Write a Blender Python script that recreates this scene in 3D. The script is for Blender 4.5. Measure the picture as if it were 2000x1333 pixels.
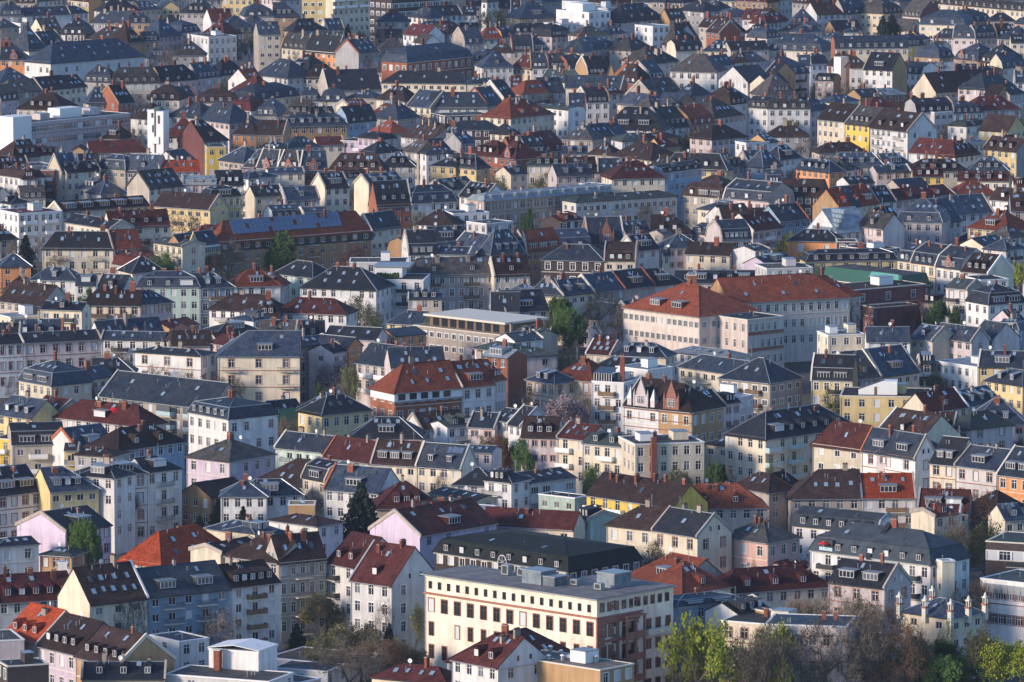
import bpy, math, random, re
from mathutils import Vector, Matrix
R=math.radians
for o in list(bpy.data.objects): bpy.data.objects.remove(o)
S=bpy.context.scene; C=S.collection
# ---------------- camera, sky, sun, exposure ----------------
cd=bpy.data.cameras.new('camera'); cam=bpy.data.objects.new('camera',cd); C.objects.link(cam)
cam.location=(0,0,225); cam.rotation_euler=(R(90-7.09),0,0)
cd.lens=234; cd.sensor_width=36; cd.clip_start=1; cd.clip_end=9000; S.camera=cam
SUN_EL=17; SUN_DIR=(-0.86,-0.50)      # towards the sun, on the plan
w=bpy.data.worlds.new('World'); S.world=w; w.use_nodes=True
nt=w.node_tree; bg=nt.nodes['Background']; sky=nt.nodes.new('ShaderNodeTexSky'); sky.sky_type='NISHITA'; sky.sun_disc=False
sky.sun_elevation=R(SUN_EL); sky.sun_rotation=math.atan2(SUN_DIR[0],SUN_DIR[1]); sky.altitude=100; sky.air_density=1.0; sky.dust_density=0.6; sky.ozone_density=4.5
nt.links.new(sky.outputs[0],bg.inputs[0]); bg.inputs[1].default_value=0.15
sd=bpy.data.lights.new('sun','SUN'); sd.energy=2.7; sd.angle=R(11); sd.color=(1.0,0.80,0.60)
sun=bpy.data.objects.new('sun',sd); C.objects.link(sun)
_d=Vector((SUN_DIR[0]*math.cos(R(SUN_EL)),SUN_DIR[1]*math.cos(R(SUN_EL)),math.sin(R(SUN_EL))))
sun.rotation_euler=_d.to_track_quat('Z','Y').to_euler(); sun.location=(-300,900,300)
S.view_settings.view_transform='Standard'; S.view_settings.look='None'; S.view_settings.exposure=0.74; S.view_settings.gamma=1
S.view_settings.use_curve_mapping=False
S.render.engine='CYCLES'
S.cycles.max_bounces=4; S.cycles.diffuse_bounces=2; S.cycles.glossy_bounces=2; S.cycles.transmission_bounces=2; S.cycles.volume_bounces=0

# ---------------- materials ----------------
def nodes(m):
    m.use_nodes=True; n=m.node_tree; b=n.nodes['Principled BSDF']; return n,b
def N(n,t,**k):
    x=n.nodes.new(t)
    for a,v in k.items(): setattr(x,a,v)
    return x
def plain(name,col,rough=.8,metal=0,ior=1.45):
    m=bpy.data.materials.new(name); n,b=nodes(m)
    b.inputs['Base Color'].default_value=(*col,1); b.inputs['Roughness'].default_value=rough; b.inputs['Metallic'].default_value=metal; b.inputs['IOR'].default_value=ior
    return m
def noisy(name,col,amt=.25,scale=.35,rough=.85,rnd=.25,metal=0,streak=0,tint=None,tamt=0.5):
    """colour * (object random) * (noise); streak = vertical dirt runs; tint = second colour in patches"""
    m=bpy.data.materials.new(name); n,b=nodes(m); L=n.links
    tc=N(n,'ShaderNodeTexCoord'); oi=N(n,'ShaderNodeObjectInfo')
    nz=N(n,'ShaderNodeTexNoise'); nz.inputs['Scale'].default_value=scale; nz.inputs['Detail'].default_value=5; nz.inputs['Roughness'].default_value=.65
    ad=N(n,'ShaderNodeVectorMath',operation='ADD'); L.new(tc.outputs['Object'],ad.inputs[0])
    cx=N(n,'ShaderNodeCombineXYZ'); 
    mu=N(n,'ShaderNodeMath',operation='MULTIPLY'); L.new(oi.outputs['Random'],mu.inputs[0]); mu.inputs[1].default_value=97
    L.new(mu.outputs[0],cx.inputs[0]); L.new(cx.outputs[0],ad.inputs[1])
    if streak:
        mp=N(n,'ShaderNodeMapping'); mp.inputs['Scale'].default_value=(1.6,1.6,.16); L.new(ad.outputs[0],mp.inputs[0]); L.new(mp.outputs[0],nz.inputs['Vector'])
    else: L.new(ad.outputs[0],nz.inputs['Vector'])
    mr=N(n,'ShaderNodeMapRange'); mr.inputs[1].default_value=.3; mr.inputs[2].default_value=.7; mr.inputs[3].default_value=1-amt; mr.inputs[4].default_value=1+amt*.5
    L.new(nz.outputs[0],mr.inputs[0])
    mr2=N(n,'ShaderNodeMapRange'); mr2.inputs[3].default_value=1-rnd; mr2.inputs[4].default_value=1+rnd*.35; L.new(oi.outputs['Random'],mr2.inputs[0])
    ml=N(n,'ShaderNodeMath',operation='MULTIPLY'); L.new(mr.outputs[0],ml.inputs[0]); L.new(mr2.outputs[0],ml.inputs[1])
    sc=N(n,'ShaderNodeVectorMath',operation='SCALE')
    src=None
    if tint:
        mx=N(n,'ShaderNodeMix',data_type='RGBA'); mx.inputs[6].default_value=(*col,1); mx.inputs[7].default_value=(*tint,1)
        n2=N(n,'ShaderNodeTexNoise'); n2.inputs['Scale'].default_value=scale*.5; n2.inputs['Detail'].default_value=3; L.new(ad.outputs[0],n2.inputs['Vector'])
        m3=N(n,'ShaderNodeMapRange'); m3.inputs[1].default_value=.42; m3.inputs[2].default_value=.7; m3.inputs[4].default_value=tamt; L.new(n2.outputs[0],m3.inputs[0]); L.new(m3.outputs[0],mx.inputs[0])
        L.new(mx.outputs[2],sc.inputs[0])
    else: sc.inputs[0].default_value=col
    L.new(ml.outputs[0],sc.inputs['Scale']); L.new(sc.outputs[0],b.inputs['Base Color'])
    b.inputs['Roughness'].default_value=rough; b.inputs['Metallic'].default_value=metal
    return m,n,b,sc,tc,oi
def roofmat(name,col,kind,rough=.75,tint=None,amt=.3,metal=0,rnd=.45,spec=.5):
    m,n,b,sc,tc,oi=noisy(name,col,amt,.5,rough,rnd,metal,0,tint,.7); L=n.links
    uv=N(n,'ShaderNodeUVMap'); br=N(n,'ShaderNodeTexBrick')
    L.new(uv.outputs[0],br.inputs['Vector'])
    br.inputs['Scale'].default_value=1
    if kind=='tile': wd,ht,mo,ofs=.36,.44,.06,.0
    elif kind=='slate': wd,ht,mo,ofs=.5,.42,.035,.5
    elif kind=='seam': wd,ht,mo,ofs=.62,40.,.03,.0
    else: wd,ht,mo,ofs=4.,1.1,.02,.5
    br.offset=ofs
    br.inputs['Brick Width'].default_value=wd; br.inputs['Row Height'].default_value=ht; br.inputs['Mortar Size'].default_value=mo; br.inputs['Mortar Smooth'].default_value=.6
    v={'tile':.30,'slate':.32,'seam':.10,'felt':.15}[kind]
    br.inputs['Color1'].default_value=(1-v,1-v,1-v,1); br.inputs['Color2'].default_value=(1+v*.6,1+v*.6,1+v*.6,1)
    k=.28 if kind!='seam' else 1.35
    br.inputs['Mortar'].default_value=(k,k,k,1)
    mu=N(n,'ShaderNodeVectorMath',operation='MULTIPLY'); L.new(sc.outputs[0],mu.inputs[0]); L.new(br.outputs['Color'],mu.inputs[1])
    L.new(mu.outputs[0],b.inputs['Base Color'])
    bp=N(n,'ShaderNodeBump'); bp.inputs['Strength'].default_value=.55; bp.inputs['Distance'].default_value=.05
    inv=N(n,'ShaderNodeMath',operation='SUBTRACT'); inv.inputs[0].default_value=1; L.new(br.outputs['Fac'],inv.inputs[1])
    if kind=='tile':   # pantile rolls
        wv=N(n,'ShaderNodeTexWave'); wv.inputs['Scale'].default_value=.87; L.new(uv.outputs[0],wv.inputs['Vector'])
        a2=N(n,'ShaderNodeMath',operation='ADD'); L.new(inv.outputs[0],a2.inputs[0]); L.new(wv.outputs[1],a2.inputs[1]); L.new(a2.outputs[0],bp.inputs['Height'])
    else: L.new(inv.outputs[0],bp.inputs['Height'])
    L.new(bp.outputs[0],b.inputs['Normal']); b.inputs['Specular IOR Level'].default_value=.25
    return m
WALLC=dict(W=(.74,.73,.73),C=(.74,.65,.51),Y=(.72,.56,.28),P=(.63,.55,.56),B=(.46,.40,.35),G=(.38,.37,.38),T=(.46,.29,.15),R=(.33,.115,.065),O=(.75,.32,.13),I=(.60,.50,.63),M=(.48,.60,.54),K=(.06,.045,.045),U=(.27,.37,.50),S=(.74,.63,.57),A=(.66,.42,.38),L=(.80,.72,.60),N=(.75,.52,.10),r=(.20,.075,.075),t=(.02,.14,.10))
WNAME=dict(W='white',C='cream',Y='yellow',P='pale rose',B='beige',G='grey',T='ochre',R='brick red',O='peach coloured',I='pink',M='mint green',K='dark clad',U='grey blue',S='pale pink',A='salmon pink',L='cream white',N='golden yellow',r='dark brick',t='green')
WM={k:noisy('plaster_'+WNAME[k].replace(' ','_'),c,.24,.5,.9,.22,0,1,tuple(x*.66 for x in c),.5)[0] for k,c in WALLC.items()}
ROOF=dict(s=((.042,.066,.115),'slate'),d=((.024,.028,.042),'slate'),b=((.060,.034,.031),'tile'),r=((.125,.030,.027),'tile'),c=((.34,.085,.042),'tile'),o=((.50,.075,.022),'tile'),g=((.085,.080,.082),'slate'),t=((.055,.075,.078),'felt'),m=((.24,.29,.34),'seam'),L=((.36,.34,.35),'seam'),f=((.085,.08,.085),'felt'),z=((.014,.02,.02),'seam'),R=((.2,.07,.05),'felt'),W=((.5,.5,.5),'felt'),T=((.3,.22,.15),'felt'),B=((.2,.17,.15),'felt'),U=((.05,.065,.085),'seam'))
RNAME=dict(s='blue grey slate',d='dark slate',b='brown tiled',r='dark red tiled',o='orange tiled',g='weathered grey',t='greenish grey',m='pale metal')
TINT=dict(s=(.085,.09,.10),g=(.13,.115,.10),b=(.09,.055,.045),r=(.16,.05,.04),c=(.26,.085,.05),o=(.42,.09,.035),t=(.075,.085,.08),d=(.04,.04,.045),m=(.30,.33,.36),f=(.18,.16,.15))
RM={k:roofmat('roofing_'+k,c,t,.62 if k in 'sd' else .8,TINT.get(k),.42) for k,(c,t) in ROOF.items()}
m_frame=plain('white_frame',(.72,.72,.74),.5); m_bframe=plain('brown_frame',(.12,.06,.04),.6)
m_stone,_a,_b,_c,_d2,_e=noisy('red_sandstone',(.34,.14,.10),.3,1.5,.9,.2); m_lstone=plain('pale_stone',(.62,.58,.50),.9)
m_glass=plain('dark_glass',(.022,.026,.034),.08,0,1.6); m_glass2=plain('curtained_glass',(.12,.13,.15),.12,0,1.6); m_blind=plain('white_blind',(.56,.58,.60),.6)
m_sky=plain('skylight_glass',(.50,.60,.68),.15,.6); m_sky2=plain('skylight_glass_dark',(.06,.09,.12),.1,.3,1.8); m_sframe=plain('skylight_frame',(.07,.08,.09),.5)
m_brick,_a,_b,_c,_d2,_e=noisy('chimney_brick',(.24,.075,.045),.35,2.,.9,.4); m_chim2=noisy('chimney_plaster',(.36,.30,.25),.3,2.,.9,.3)[0]
m_metal=plain('zinc',(.30,.33,.37),.45,.5); m_dark=plain('dark_metal',(.03,.032,.036),.6); m_white=plain('white_paint',(.75,.75,.76),.6)
m_orange=noisy('brick_capping',(.42,.13,.06),.3,1.5,.9,.2)[0]; m_glassrail=plain('green_glass_panel',(.42,.58,.62),.25,0)
m_solar=plain('solar_glass',(.14,.19,.28),.15,.4); m_wood=noisy('weathered_wood',(.20,.13,.08),.3,1.,.9,.2)[0]; m_red=plain('red_fabric',(.65,.02,.03),.8)
m_green=noisy('copper_green_metal',(.006,.085,.055),.2,.4,.5,.1)[0]; m_hedge=noisy('hedge_green',(.05,.075,.02),.5,1.5,.95,.1)[0]

# ---------------- mesh helpers ----------------
class MB:
    """collects polygons with material slots and UVs, builds one mesh"""
    def __init__(s): s.v=[];s.f=[];s.m=[];s.uv=[];s.mats=[]
    def mi(s,m):
        if m not in s.mats: s.mats.append(m)
        return s.mats.index(m)
    def poly(s,pts,m):
        k=len(s.v); pts=[Vector(p) for p in pts]; s.v+=pts; s.f.append(tuple(range(k,k+len(pts)))); s.m.append(s.mi(m))
        nn=Vector((0,0,0))
        for i in range(len(pts)):
            a=pts[i];b=pts[(i+1)%len(pts)]; nn+=Vector(((a.y-b.y)*(a.z+b.z),(a.z-b.z)*(a.x+b.x),(a.x-b.x)*(a.y+b.y)))
        if nn.length<1e-9: nn=Vector((0,0,1))
        nn.normalize()
        t=Vector((-nn.y,nn.x,0))
        if t.length<.05: t=Vector((1,0,0))
        t.normalize(); b2=nn.cross(t)
        s.uv+=[(p.dot(t)+50,p.dot(b2)+50) for p in pts]
    def box(s,x0,x1,y0,y1,z0,z1,m,faces='xXyYzZ'):
        a=(x0,y0,z0);b=(x1,y0,z0);c=(x1,y1,z0);d=(x0,y1,z0);e=(x0,y0,z1);f=(x1,y0,z1);g=(x1,y1,z1);h=(x0,y1,z1)
        for k,q in dict(y=(a,b,f,e),X=(b,c,g,f),Y=(c,d,h,g),x=(d,a,e,h),Z=(e,f,g,h),z=(d,c,b,a)).items():
            if k in faces: s.poly(q,m)
    def prism(s,top,th,m,m2=None):
        """top polygon (ccw from above) extruded straight down"""
        s.poly(top,m); lo=[Vector(p)-Vector((0,0,th)) for p in top]; s.poly(lo[::-1],m2 or m)
        for i in range(len(top)):
            j=(i+1)%len(top); s.poly([top[i],lo[i],lo[j],top[j]],m2 or m)
    def bar(s,p,q,r,m,n=4,r2=None):
        p=Vector(p);q=Vector(q);d=(q-p)
        if d.length<1e-6: return
        d.normalize(); a=d.orthogonal().normalized(); b=d.cross(a); r2=r if r2 is None else r2
        P=[p+(a*math.cos(2*math.pi*i/n)+b*math.sin(2*math.pi*i/n))*r for i in range(n)]
        Q=[q+(a*math.cos(2*math.pi*i/n)+b*math.sin(2*math.pi*i/n))*r2 for i in range(n)]
        for i in range(n): s.poly([P[i],P[(i+1)%n],Q[(i+1)%n],Q[i]],m)
        s.poly(P[::-1],m); s.poly(Q,m)
    def mesh(s,name):
        me=bpy.data.meshes.new(name); me.from_pydata([tuple(p) for p in s.v],[],s.f)
        for m in s.mats: me.materials.append(m)
        me.polygons.foreach_set('material_index',s.m)
        u=me.uv_layers.new(name='UVMap'); u.data.foreach_set('uv',[c for p in s.uv for c in p]); me.update()
        return me
    def obj(s,name,parent=None,**kw): return put(name,s.mesh(name),parent,**kw)
def put(name,me,parent=None,loc=None,rz=0,sc=None,rx=0,label=None):
    o=bpy.data.objects.new(name,me); C.objects.link(o); o.parent=parent
    if loc is not None: o.location=loc
    if rz or rx: o.rotation_euler=(rx,0,rz)
    if sc is not None: o.scale=sc
    if label: o['label']=label
    return o
def empty(name,loc,rz=0):
    o=bpy.data.objects.new(name,None); o.empty_display_size=1; o.location=loc; o.rotation_euler=(0,0,rz); C.objects.link(o); return o
def tag(o,label,cat,group=None,kind=None):
    if kind: o['kind']=kind
    if label: o['label']=label
    if cat: o['category']=cat
    if group: o['group']=group
    return o
# ---------------- shared small meshes ----------------
CACHE={}
def win_mesh(w,h,style,trim,mull,glass,depth):
    """window unit; x centred, z from 0, wall plane y=0, outwards -y"""
    key=('w',round(w,1),round(h,1),style,trim,mull,glass,depth)
    if key in CACHE: return CACHE[key]
    w,h=key[1],key[2]
    fm=m_frame if style!='b' else m_bframe; gm={0:m_glass,1:m_glass2,2:m_blind}[glass]
    b=MB(); d=.14 if depth else -.03
    g=MB(); tgt=g if depth==2 else b
    tgt.poly([(-w/2,d,0),(w/2,d,0),(w/2,d,h),(-w/2,d,h)],gm)
    t=.075
    for (x0,x1,z0,z1) in ((-w/2,-w/2+t,0,h),(w/2-t,w/2,0,h),(-w/2,w/2,0,t),(-w/2,w/2,h-t,h)): b.box(x0,x1,d-.05,d,z0,z1,fm,'xXyzZ')
    if glass!=2:
        for i in range(1,mull): x=-w/2+w*i/mull; b.box(x-.045,x+.045,d-.05,d,t,h-t,fm,'xXy')
        if h>1.7: b.box(-w/2+t,w/2-t,d-.045,d,h*.68,h*.68+.08,fm,'yzZ')
    if depth:
        b.box(-w/2-.08,w/2+.08,-.10,.02,-.10,0,m_lstone if trim!='r' else m_stone,'xXyzZ')
    if trim:
        tm={'r':m_stone,'w':m_white,'l':m_lstone}[trim]; q=.17
        b.box(-w/2-q,-w/2,-.05,0,0,h+q,tm,'xXyZ'); b.box(w/2,w/2+q,-.05,0,0,h+q,tm,'xXyZ'); b.box(-w/2,w/2,-.05,0,h,h+q,tm,'yzZ')
    CACHE[key]=(b.mesh('window'),g.mesh('pane') if depth==2 else None); return CACHE[key]
def add_window(par,x,y,z,rz,w,h,style='w',trim='',mull=2,glass=None,depth=1,name='window'):
    if glass is None: glass=random.choices((0,1,2),(.60,.24,.16))[0]
    me,pm=win_mesh(w,h,style,trim,mull,glass,depth)
    o=put(name,me,par,(x,y,z),rz)
    if pm: put('pane',pm,o)
    return o
def skylight_mesh(w,h,k):
    key=('s',w,h,k)
    if key not in CACHE:
        b=MB(); b.box(-w/2,w/2,0,h,-.05,.12,m_sframe,'xXyYZ'); t=.08
        b.poly([(-w/2+t,t,.125),(w/2-t,t,.125),(w/2-t,h-t,.125),(-w/2+t,h-t,.125)],[m_sky,m_sky2,m_sky][k]); CACHE[key]=b.mesh('skylight')
    return CACHE[key]
def chimney_mesh(w,h,k):
    key=('c',w,h,k)
    if key not in CACHE:
        b=MB(); m=m_brick if k==0 else m_chim2
        b.box(-w/2,w/2,-.28,.28,-2.2,h,m,'xXyY'); b.box(-w/2-.06,w/2+.06,-.34,.34,h,h+.12,m_chim2 if k==0 else m_dark)
        n=max(1,int(w/.45))
        for i in range(n): x=-w/2+w*(i+.5)/n; b.box(x-.12,x+.12,-.12,.12,h+.12,h+.38,m_brick,'xXyYZ')
        CACHE[key]=b.mesh('chimney')
    return CACHE[key]
def dish_mesh():
    if 'dish' not in CACHE:
        b=MB(); n=10; c=Vector((0,0,.8))
        P=[Vector((.45*math.cos(6.283*i/n),-.12,.8+.45*math.sin(6.283*i/n))) for i in range(n)]
        for i in range(n): b.poly([P[i],P[(i+1)%n],(0,0,.8)],m_white)
        b.bar((0,0,-.6),(0,0,.8),.04,m_metal); CACHE['dish']=b.mesh('satellite_dish')
    return CACHE['dish']
def pipe_mesh():
    if 'pipe' not in CACHE:
        b=MB(); b.bar((0,0,-.5),(0,0,.7),.08,m_metal,6); b.bar((0,0,.7),(0,0,.8),.14,m_metal,6); CACHE['pipe']=b.mesh('vent_pipe')
    return CACHE['pipe']
def balcony_meshes(w,d,k):
    key=('b',w,d,k)
    if key not in CACHE:
        b=MB(); b.box(-w/2,w/2,-d,0,-.16,0,m_lstone)
        r=MB()
        if k=='rail':
            n=int(w/.16)
            for i in range(n+1): x=-w/2+.03+(w-.06)*i/n; r.box(x-.012,x+.012,-d+.02,-d+.05,0,1,m_dark,'xXy')
            for yy in (-d+.35,-.4): r.box(-w/2+.01,-w/2+.04,yy-.01,yy+.01,0,1,m_dark); r.box(w/2-.04,w/2-.01,yy-.01,yy+.01,0,1,m_dark)
            r.box(-w/2,w/2,-d,-d+.07,1,1.06,m_dark); r.box(-w/2,-w/2+.05,-d,0,1,1.06,m_dark); r.box(w/2-.05,w/2,-d,0,1,1.06,m_dark)
        else:
            m={'white':m_white,'glass':m_glassrail,'dark':m_dark,'wood':m_wood,'stone':m_lstone}[k]
            r.box(-w/2,w/2,-d,-d+.08,.06,1.05,m); r.box(-w/2,-w/2+.08,-d+.09,0,.06,1.05,m); r.box(w/2-.08,w/2,-d+.09,0,.06,1.05,m)
        CACHE[key]=(b.mesh('balcony'),r.mesh('railing'))
    return CACHE[key]
def add_balcony(par,x,y,z,rz,w=3.,d=1.3,k='rail'):
    a,b=balcony_meshes(round(w,1),d,k); o=put('balcony',a,par,(x,y,z),rz); put('railing',b,o); return o

# ---------------- walls ----------------
def facade(b,P,t,n,ln,z0,z1,wm,rows,cols,f,ww,wh,sill,hole,mar=.0):
    """wall with real openings. P start (x,y), t along, n outward. Returns window base positions"""
    def p(a,z,dd=0): return (P[0]+t[0]*a-n[0]*dd,P[1]+t[1]*a-n[1]*dd,z)
    def quad(a0,a1,b0,b1): b.poly([p(a0,b0),p(a1,b0),p(a1,b1),p(a0,b1)],wm)
    out=[]
    if rows==0 or cols==0: quad(0,ln,z0,z1); return out
    sp=(ln-2*mar)/cols; xs=[mar+sp*(i+.5) for i in range(cols)]
    ztop=z1
    for k in range(rows):
        zb=z1-f*(k+1); ws=zb+sill; wt=ws+wh
        for x in xs: out.append((k,x,ws))
        if not hole: continue
        quad(0,ln,wt,ztop)
        last=0
        for x in xs:
            quad(last,x-ww/2,ws,wt); last=x+ww/2
            D=.16
            b.poly([p(x-ww/2,ws),p(x-ww/2,ws,D),p(x-ww/2,wt,D),p(x-ww/2,wt)],wm)
            b.poly([p(x+ww/2,ws,D),p(x+ww/2,ws),p(x+ww/2,wt),p(x+ww/2,wt,D)],wm)
            b.poly([p(x-ww/2,wt,D),p(x+ww/2,wt,D),p(x+ww/2,wt),p(x-ww/2,wt)],wm)
            b.poly([p(x-ww/2,ws),p(x+ww/2,ws),p(x+ww/2,ws,D),p(x-ww/2,ws,D)],wm)
        quad(last,ln,ws,wt); ztop=ws
    if hole: quad(0,ln,z0,ztop)
    else: quad(0,ln,z0,z1)
    return out
class H: pass
def opt(op,k,d):
    for o in op:
        m=re.fullmatch(k+r'([\d.]+)',o)
        if m: return float(m[1])
    return d
HOUSES=[]; NAMED={}
KN=dict(g='gabled_house',G='gabled_house',h='hip_roofed_house',m='mansard_house',M='mansard_house',f='flat_roofed_building')
def roof_z(h,x,y):
    """height of the roof surface at local x,y"""
    Z,D,r=h.Z,h.D,h.rise
    if h.T=='f': return Z
    if h.T=='G': return Z+r*(1-abs(x)/(h.L/2))
    e=min(y,D-y)
    if h.T in 'gh': z=Z+r*e/(D/2)
    else: z=Z+h.lz*e/h.ins if e<h.ins else Z+h.lz+(r-h.lz)*(e-h.ins)/(D/2-h.ins)
    if h.T in 'hM':
        for sgn,on in ((-1,h.hl),(1,h.hr)):
            if on:
                ex=h.L/2-sgn*x
                if h.T=='h': z=min(z,Z+r*ex/h.hd)
                else: z=min(z,Z+h.lz*ex/h.ins if ex<h.ins else Z+h.lz+(r-h.lz)*(ex-h.ins)/max(.1,h.hd-h.ins))
    return max(z,Z)
def build(row):
    p=row.split('|'); cx,cy,ang,L,D,Z,rise=map(float,p[0].split()); ty,rc,wc=p[1].split()[:3]; op=p[1].split()[3:]
    vis=p[2]; zone=int(p[3]); label=p[4]; 
    h=H(); h.L=L-.04;h.D=D;h.Z=Z;h.rise=rise;h.T=ty[0];h.op=op;h.rc=rc;h.wc=wc; L=h.L
    random.seed(int(abs(cx*31+cy*17)))
    kind=KN[h.T]; h.hand=p[5]=='1'
    if 'R'==label[:1] and False: pass
    root=empty(kind,(cx,cy,0),R(ang)); tag(root,label,{'f':'building'}.get(h.T,'house'),None)
    h.root=root; h.label=label
    wm=WM[wc]; rm=RM[rc]; V=[(int(vis[i]),vis[i+1]=='1') for i in (0,2,4)]
    hole=zone>=1; depth=0 if zone==0 else (1 if zone==1 else 2)
    f=opt(op,'f',3.4); wst=int(opt(op,'W',0))
    trim=''
    if f>=3.8: trim='r' if wc in 'WPCOIBT' and random.random()<.6 else 'l'
    elif wc in 'RTPI' and random.random()<.6: trim='r'
    elif random.random()<.15: trim='w'
    if wc in 'KRU': trim='w' if wc=='K' else trim
    if any(o.startswith('q') for o in op): trim=[o[1:] for o in op if o[0]=='q'][0]
    style='b' if ('x' in op) else 'w'
    cols=int(opt(op,'w',max(1,round(L/2.9)))); sp=L/max(1,cols)
    if wst==0: ww,wh,mull=min(1.35,sp*.48),min(2.1,f*.57),2
    elif wst==2: ww,wh,mull=min(2.1,sp*.7),min(1.6,f*.46),3
    elif wst==1: ww,wh,mull=min(1.5,sp*.6),min(1.5,f*.5),2
    else: ww,wh,mull=sp*.86,min(1.9,f*.5),3
    if wc in 'PYMUBC' and f<3.5 and wst==0 and random.random()<.4: ww,wh=min(1.5,sp*.52),1.45
    sill=.8+(f-3.4)*.25
    b=MB()
    # front, left, right, back
    h.win=[]
    h.r=V
    dbal=int(opt(op,'b',0)); balc=set()
    if not dbal and zone>=1 and not h.hand and cols>=3 and V[0][0]>1 and random.random()<.28: dbal=2
    if V[0][0] and L>26 and wc in 'KW' and not dbal: pass
    if dbal and V[0][0]:
        n=1 if L<14 else (2 if L<26 else 4)
        balc={round((i+.5)*cols/n-.5) for i in range(n)} if cols>1 else {0}
    h.balc=balc
    F0=facade(b,(-L/2,0),(1,0),(0,-1),L,0,Z,wm,V[0][0],cols,f,ww,wh,sill,hole)
    for k,x,z in F0:
        ci=int(x/sp)
        add_window(root,-L/2+x,0,z,0,round(ww,1),round(wh,1),style,trim,mull,None,depth)
    sc_=max(1,round(D/3.4))
    blindL=(h.T in 'gm' or (h.T in 'hM' and len(ty)>1 and 'l' not in ty)); blindR=(h.T in 'gm' or (h.T in 'hM' and len(ty)>1 and 'r' not in ty))
    ends=random.random()<.3 or 'e' in op
    em=wm if (zone==2 or 'gable' in label or wc in 'RTOUKr') else random.choice((wm,WM['B'],WM['T'],WM['G'],WM['R'],WM['B'],WM['T'],WM['r']) if zone==0 else (wm,wm,WM['B'],WM['T'],WM['G'],WM['B']))
    for side,P,t,n,bl,rz in ((1,(-L/2,D),(0,-1),(-1,0),blindL,-math.pi/2),(2,(L/2,0),(0,1),(1,0),blindR,math.pi/2)):
        rows,free=V[side]
        nc=sc_
        if not free: rows=0
        if bl:
            if not ends: rows=0
            else: nc=max(1,round(D/6))
        ww2=min(ww,D/nc*.5)
        for k,x,z in facade(b,P,t,n,D,0,Z,em if bl else wm,rows,nc,f,ww2,wh,sill,hole):
            add_window(root,P[0]+t[0]*x,P[1]+t[1]*x,z,rz,round(ww2,1),round(wh,1),style,trim,mull if ww2>.8 else 1,None,depth)
    b.poly([(L/2,D,0),(-L/2,D,0),(-L/2,D,Z),(L/2,D,Z)],wm)
    # roof
    r=MB(); oh=.5; eo=.12; th=.22
    h.hl=h.hr=False; h.ins=.9; h.lz=0; h.hd=0
    r_=h.rise; T=h.T
    if T in 'gm' : profile=[(0,Z),(D/2,Z+r_),(D,Z)]
    if T in 'mM':
        h.lz=min(2.9,r_*.66); h.ins=min(1.1,D*.12); profile=[(0,Z),(h.ins,Z+h.lz),(D/2,Z+r_),(D-h.ins,Z+h.lz),(D,Z)]
    if T in 'hM':
        suf=ty[1:]; h.hl=suf in('','l'); h.hr=suf in('','r'); h.hd=min(D/2*1.05,L/2*(.92 if suf=='' else 1.6))
    ridges=[]
    if T=='g':
        s=r_/(D/2); z0=Z-s*oh
        r.prism([(-L/2-eo,-oh,z0),(L/2+eo,-oh,z0),(L/2+eo,D/2,Z+r_),(-L/2-eo,D/2,Z+r_)],th,rm)
        r.prism([(L/2+eo,D+oh,z0),(-L/2-eo,D+oh,z0),(-L/2-eo,D/2,Z+r_),(L/2+eo,D/2,Z+r_)],th,rm)
        ridges=[((-L/2-eo,D/2,Z+r_),(L/2+eo,D/2,Z+r_))]
    elif T=='G':
        s=r_/(L/2); z0=Z-s*oh
        r.prism([(-L/2-oh,-.15,z0),(0,-.15,Z+r_),(0,D+.15,Z+r_),(-L/2-oh,D+.15,z0)][::1],th,rm)
        r.prism([(0,-.15,Z+r_),(L/2+oh,-.15,z0),(L/2+oh,D+.15,z0),(0,D+.15,Z+r_)],th,rm)
        ridges=[((0,-.15,Z+r_),(0,D+.15,Z+r_))]
        for yy,o_ in ((0.0,1),(D,-1)):
            pts=[(-L/2,yy,Z),(L/2,yy,Z),(0,yy,Z+r_-.05)]; b.poly(pts if o_>0 else pts[::-1],wm)
    elif T=='h':
        s=r_/(D/2); zo=Z-s*oh; xl=-L/2+h.hd if h.hl else -L/2-eo; xr=L/2-h.hd if h.hr else L/2+eo
        lx=-L/2-oh if h.hl else -L/2-eo; rx=L/2+oh if h.hr else L/2+eo
        A=(xl,D/2,Z+r_);B_=(xr,D/2,Z+r_); c0=(lx,-oh,zo);c1=(rx,-oh,zo);c2=(rx,D+oh,zo);c3=(lx,D+oh,zo)
        r.prism([c0,c1,B_,A] if xr-xl>.05 else [c0,c1,A],th,rm); r.prism([c2,c3,A,B_] if xr-xl>.05 else [c2,c3,A],th,rm)
        if h.hl: r.prism([c3,c0,A],th,rm); ridges+=[(c0,A),(c3,A)]
        if h.hr: r.prism([c1,c2,B_],th,rm); ridges+=[(c1,B_),(c2,B_)]
        ridges.append((A,B_))
    elif T in 'mM':
        i=h.ins; z1=Z+h.lz; zr=Z+r_; o2=.35
        lx=(-L/2-o2 if h.hl else -L/2-eo); rx=(L/2+o2 if h.hr else L/2+eo)
        li=(-L/2+i if h.hl else -L/2-eo); ri=(L/2-i if h.hr else L/2+eo)
        hd=max(h.hd,i+.5); xl=(-L/2+hd if h.hl else -L/2-eo); xr=(L/2-hd if h.hr else L/2+eo)
        if xl>xr: xl=xr=0
        c0=(lx,-o2,Z-.1);c1=(rx,-o2,Z-.1);c2=(rx,D+o2,Z-.1);c3=(lx,D+o2,Z-.1)
        d0=(li,i,z1);d1=(ri,i,z1);d2=(ri,D-i,z1);d3=(li,D-i,z1); A=(xl,D/2,zr);B_=(xr,D/2,zr)
        r.prism([c0,c1,d1,d0],.12,rm); r.prism([c2,c3,d3,d2],.12,rm)
        low=MB()
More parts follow.
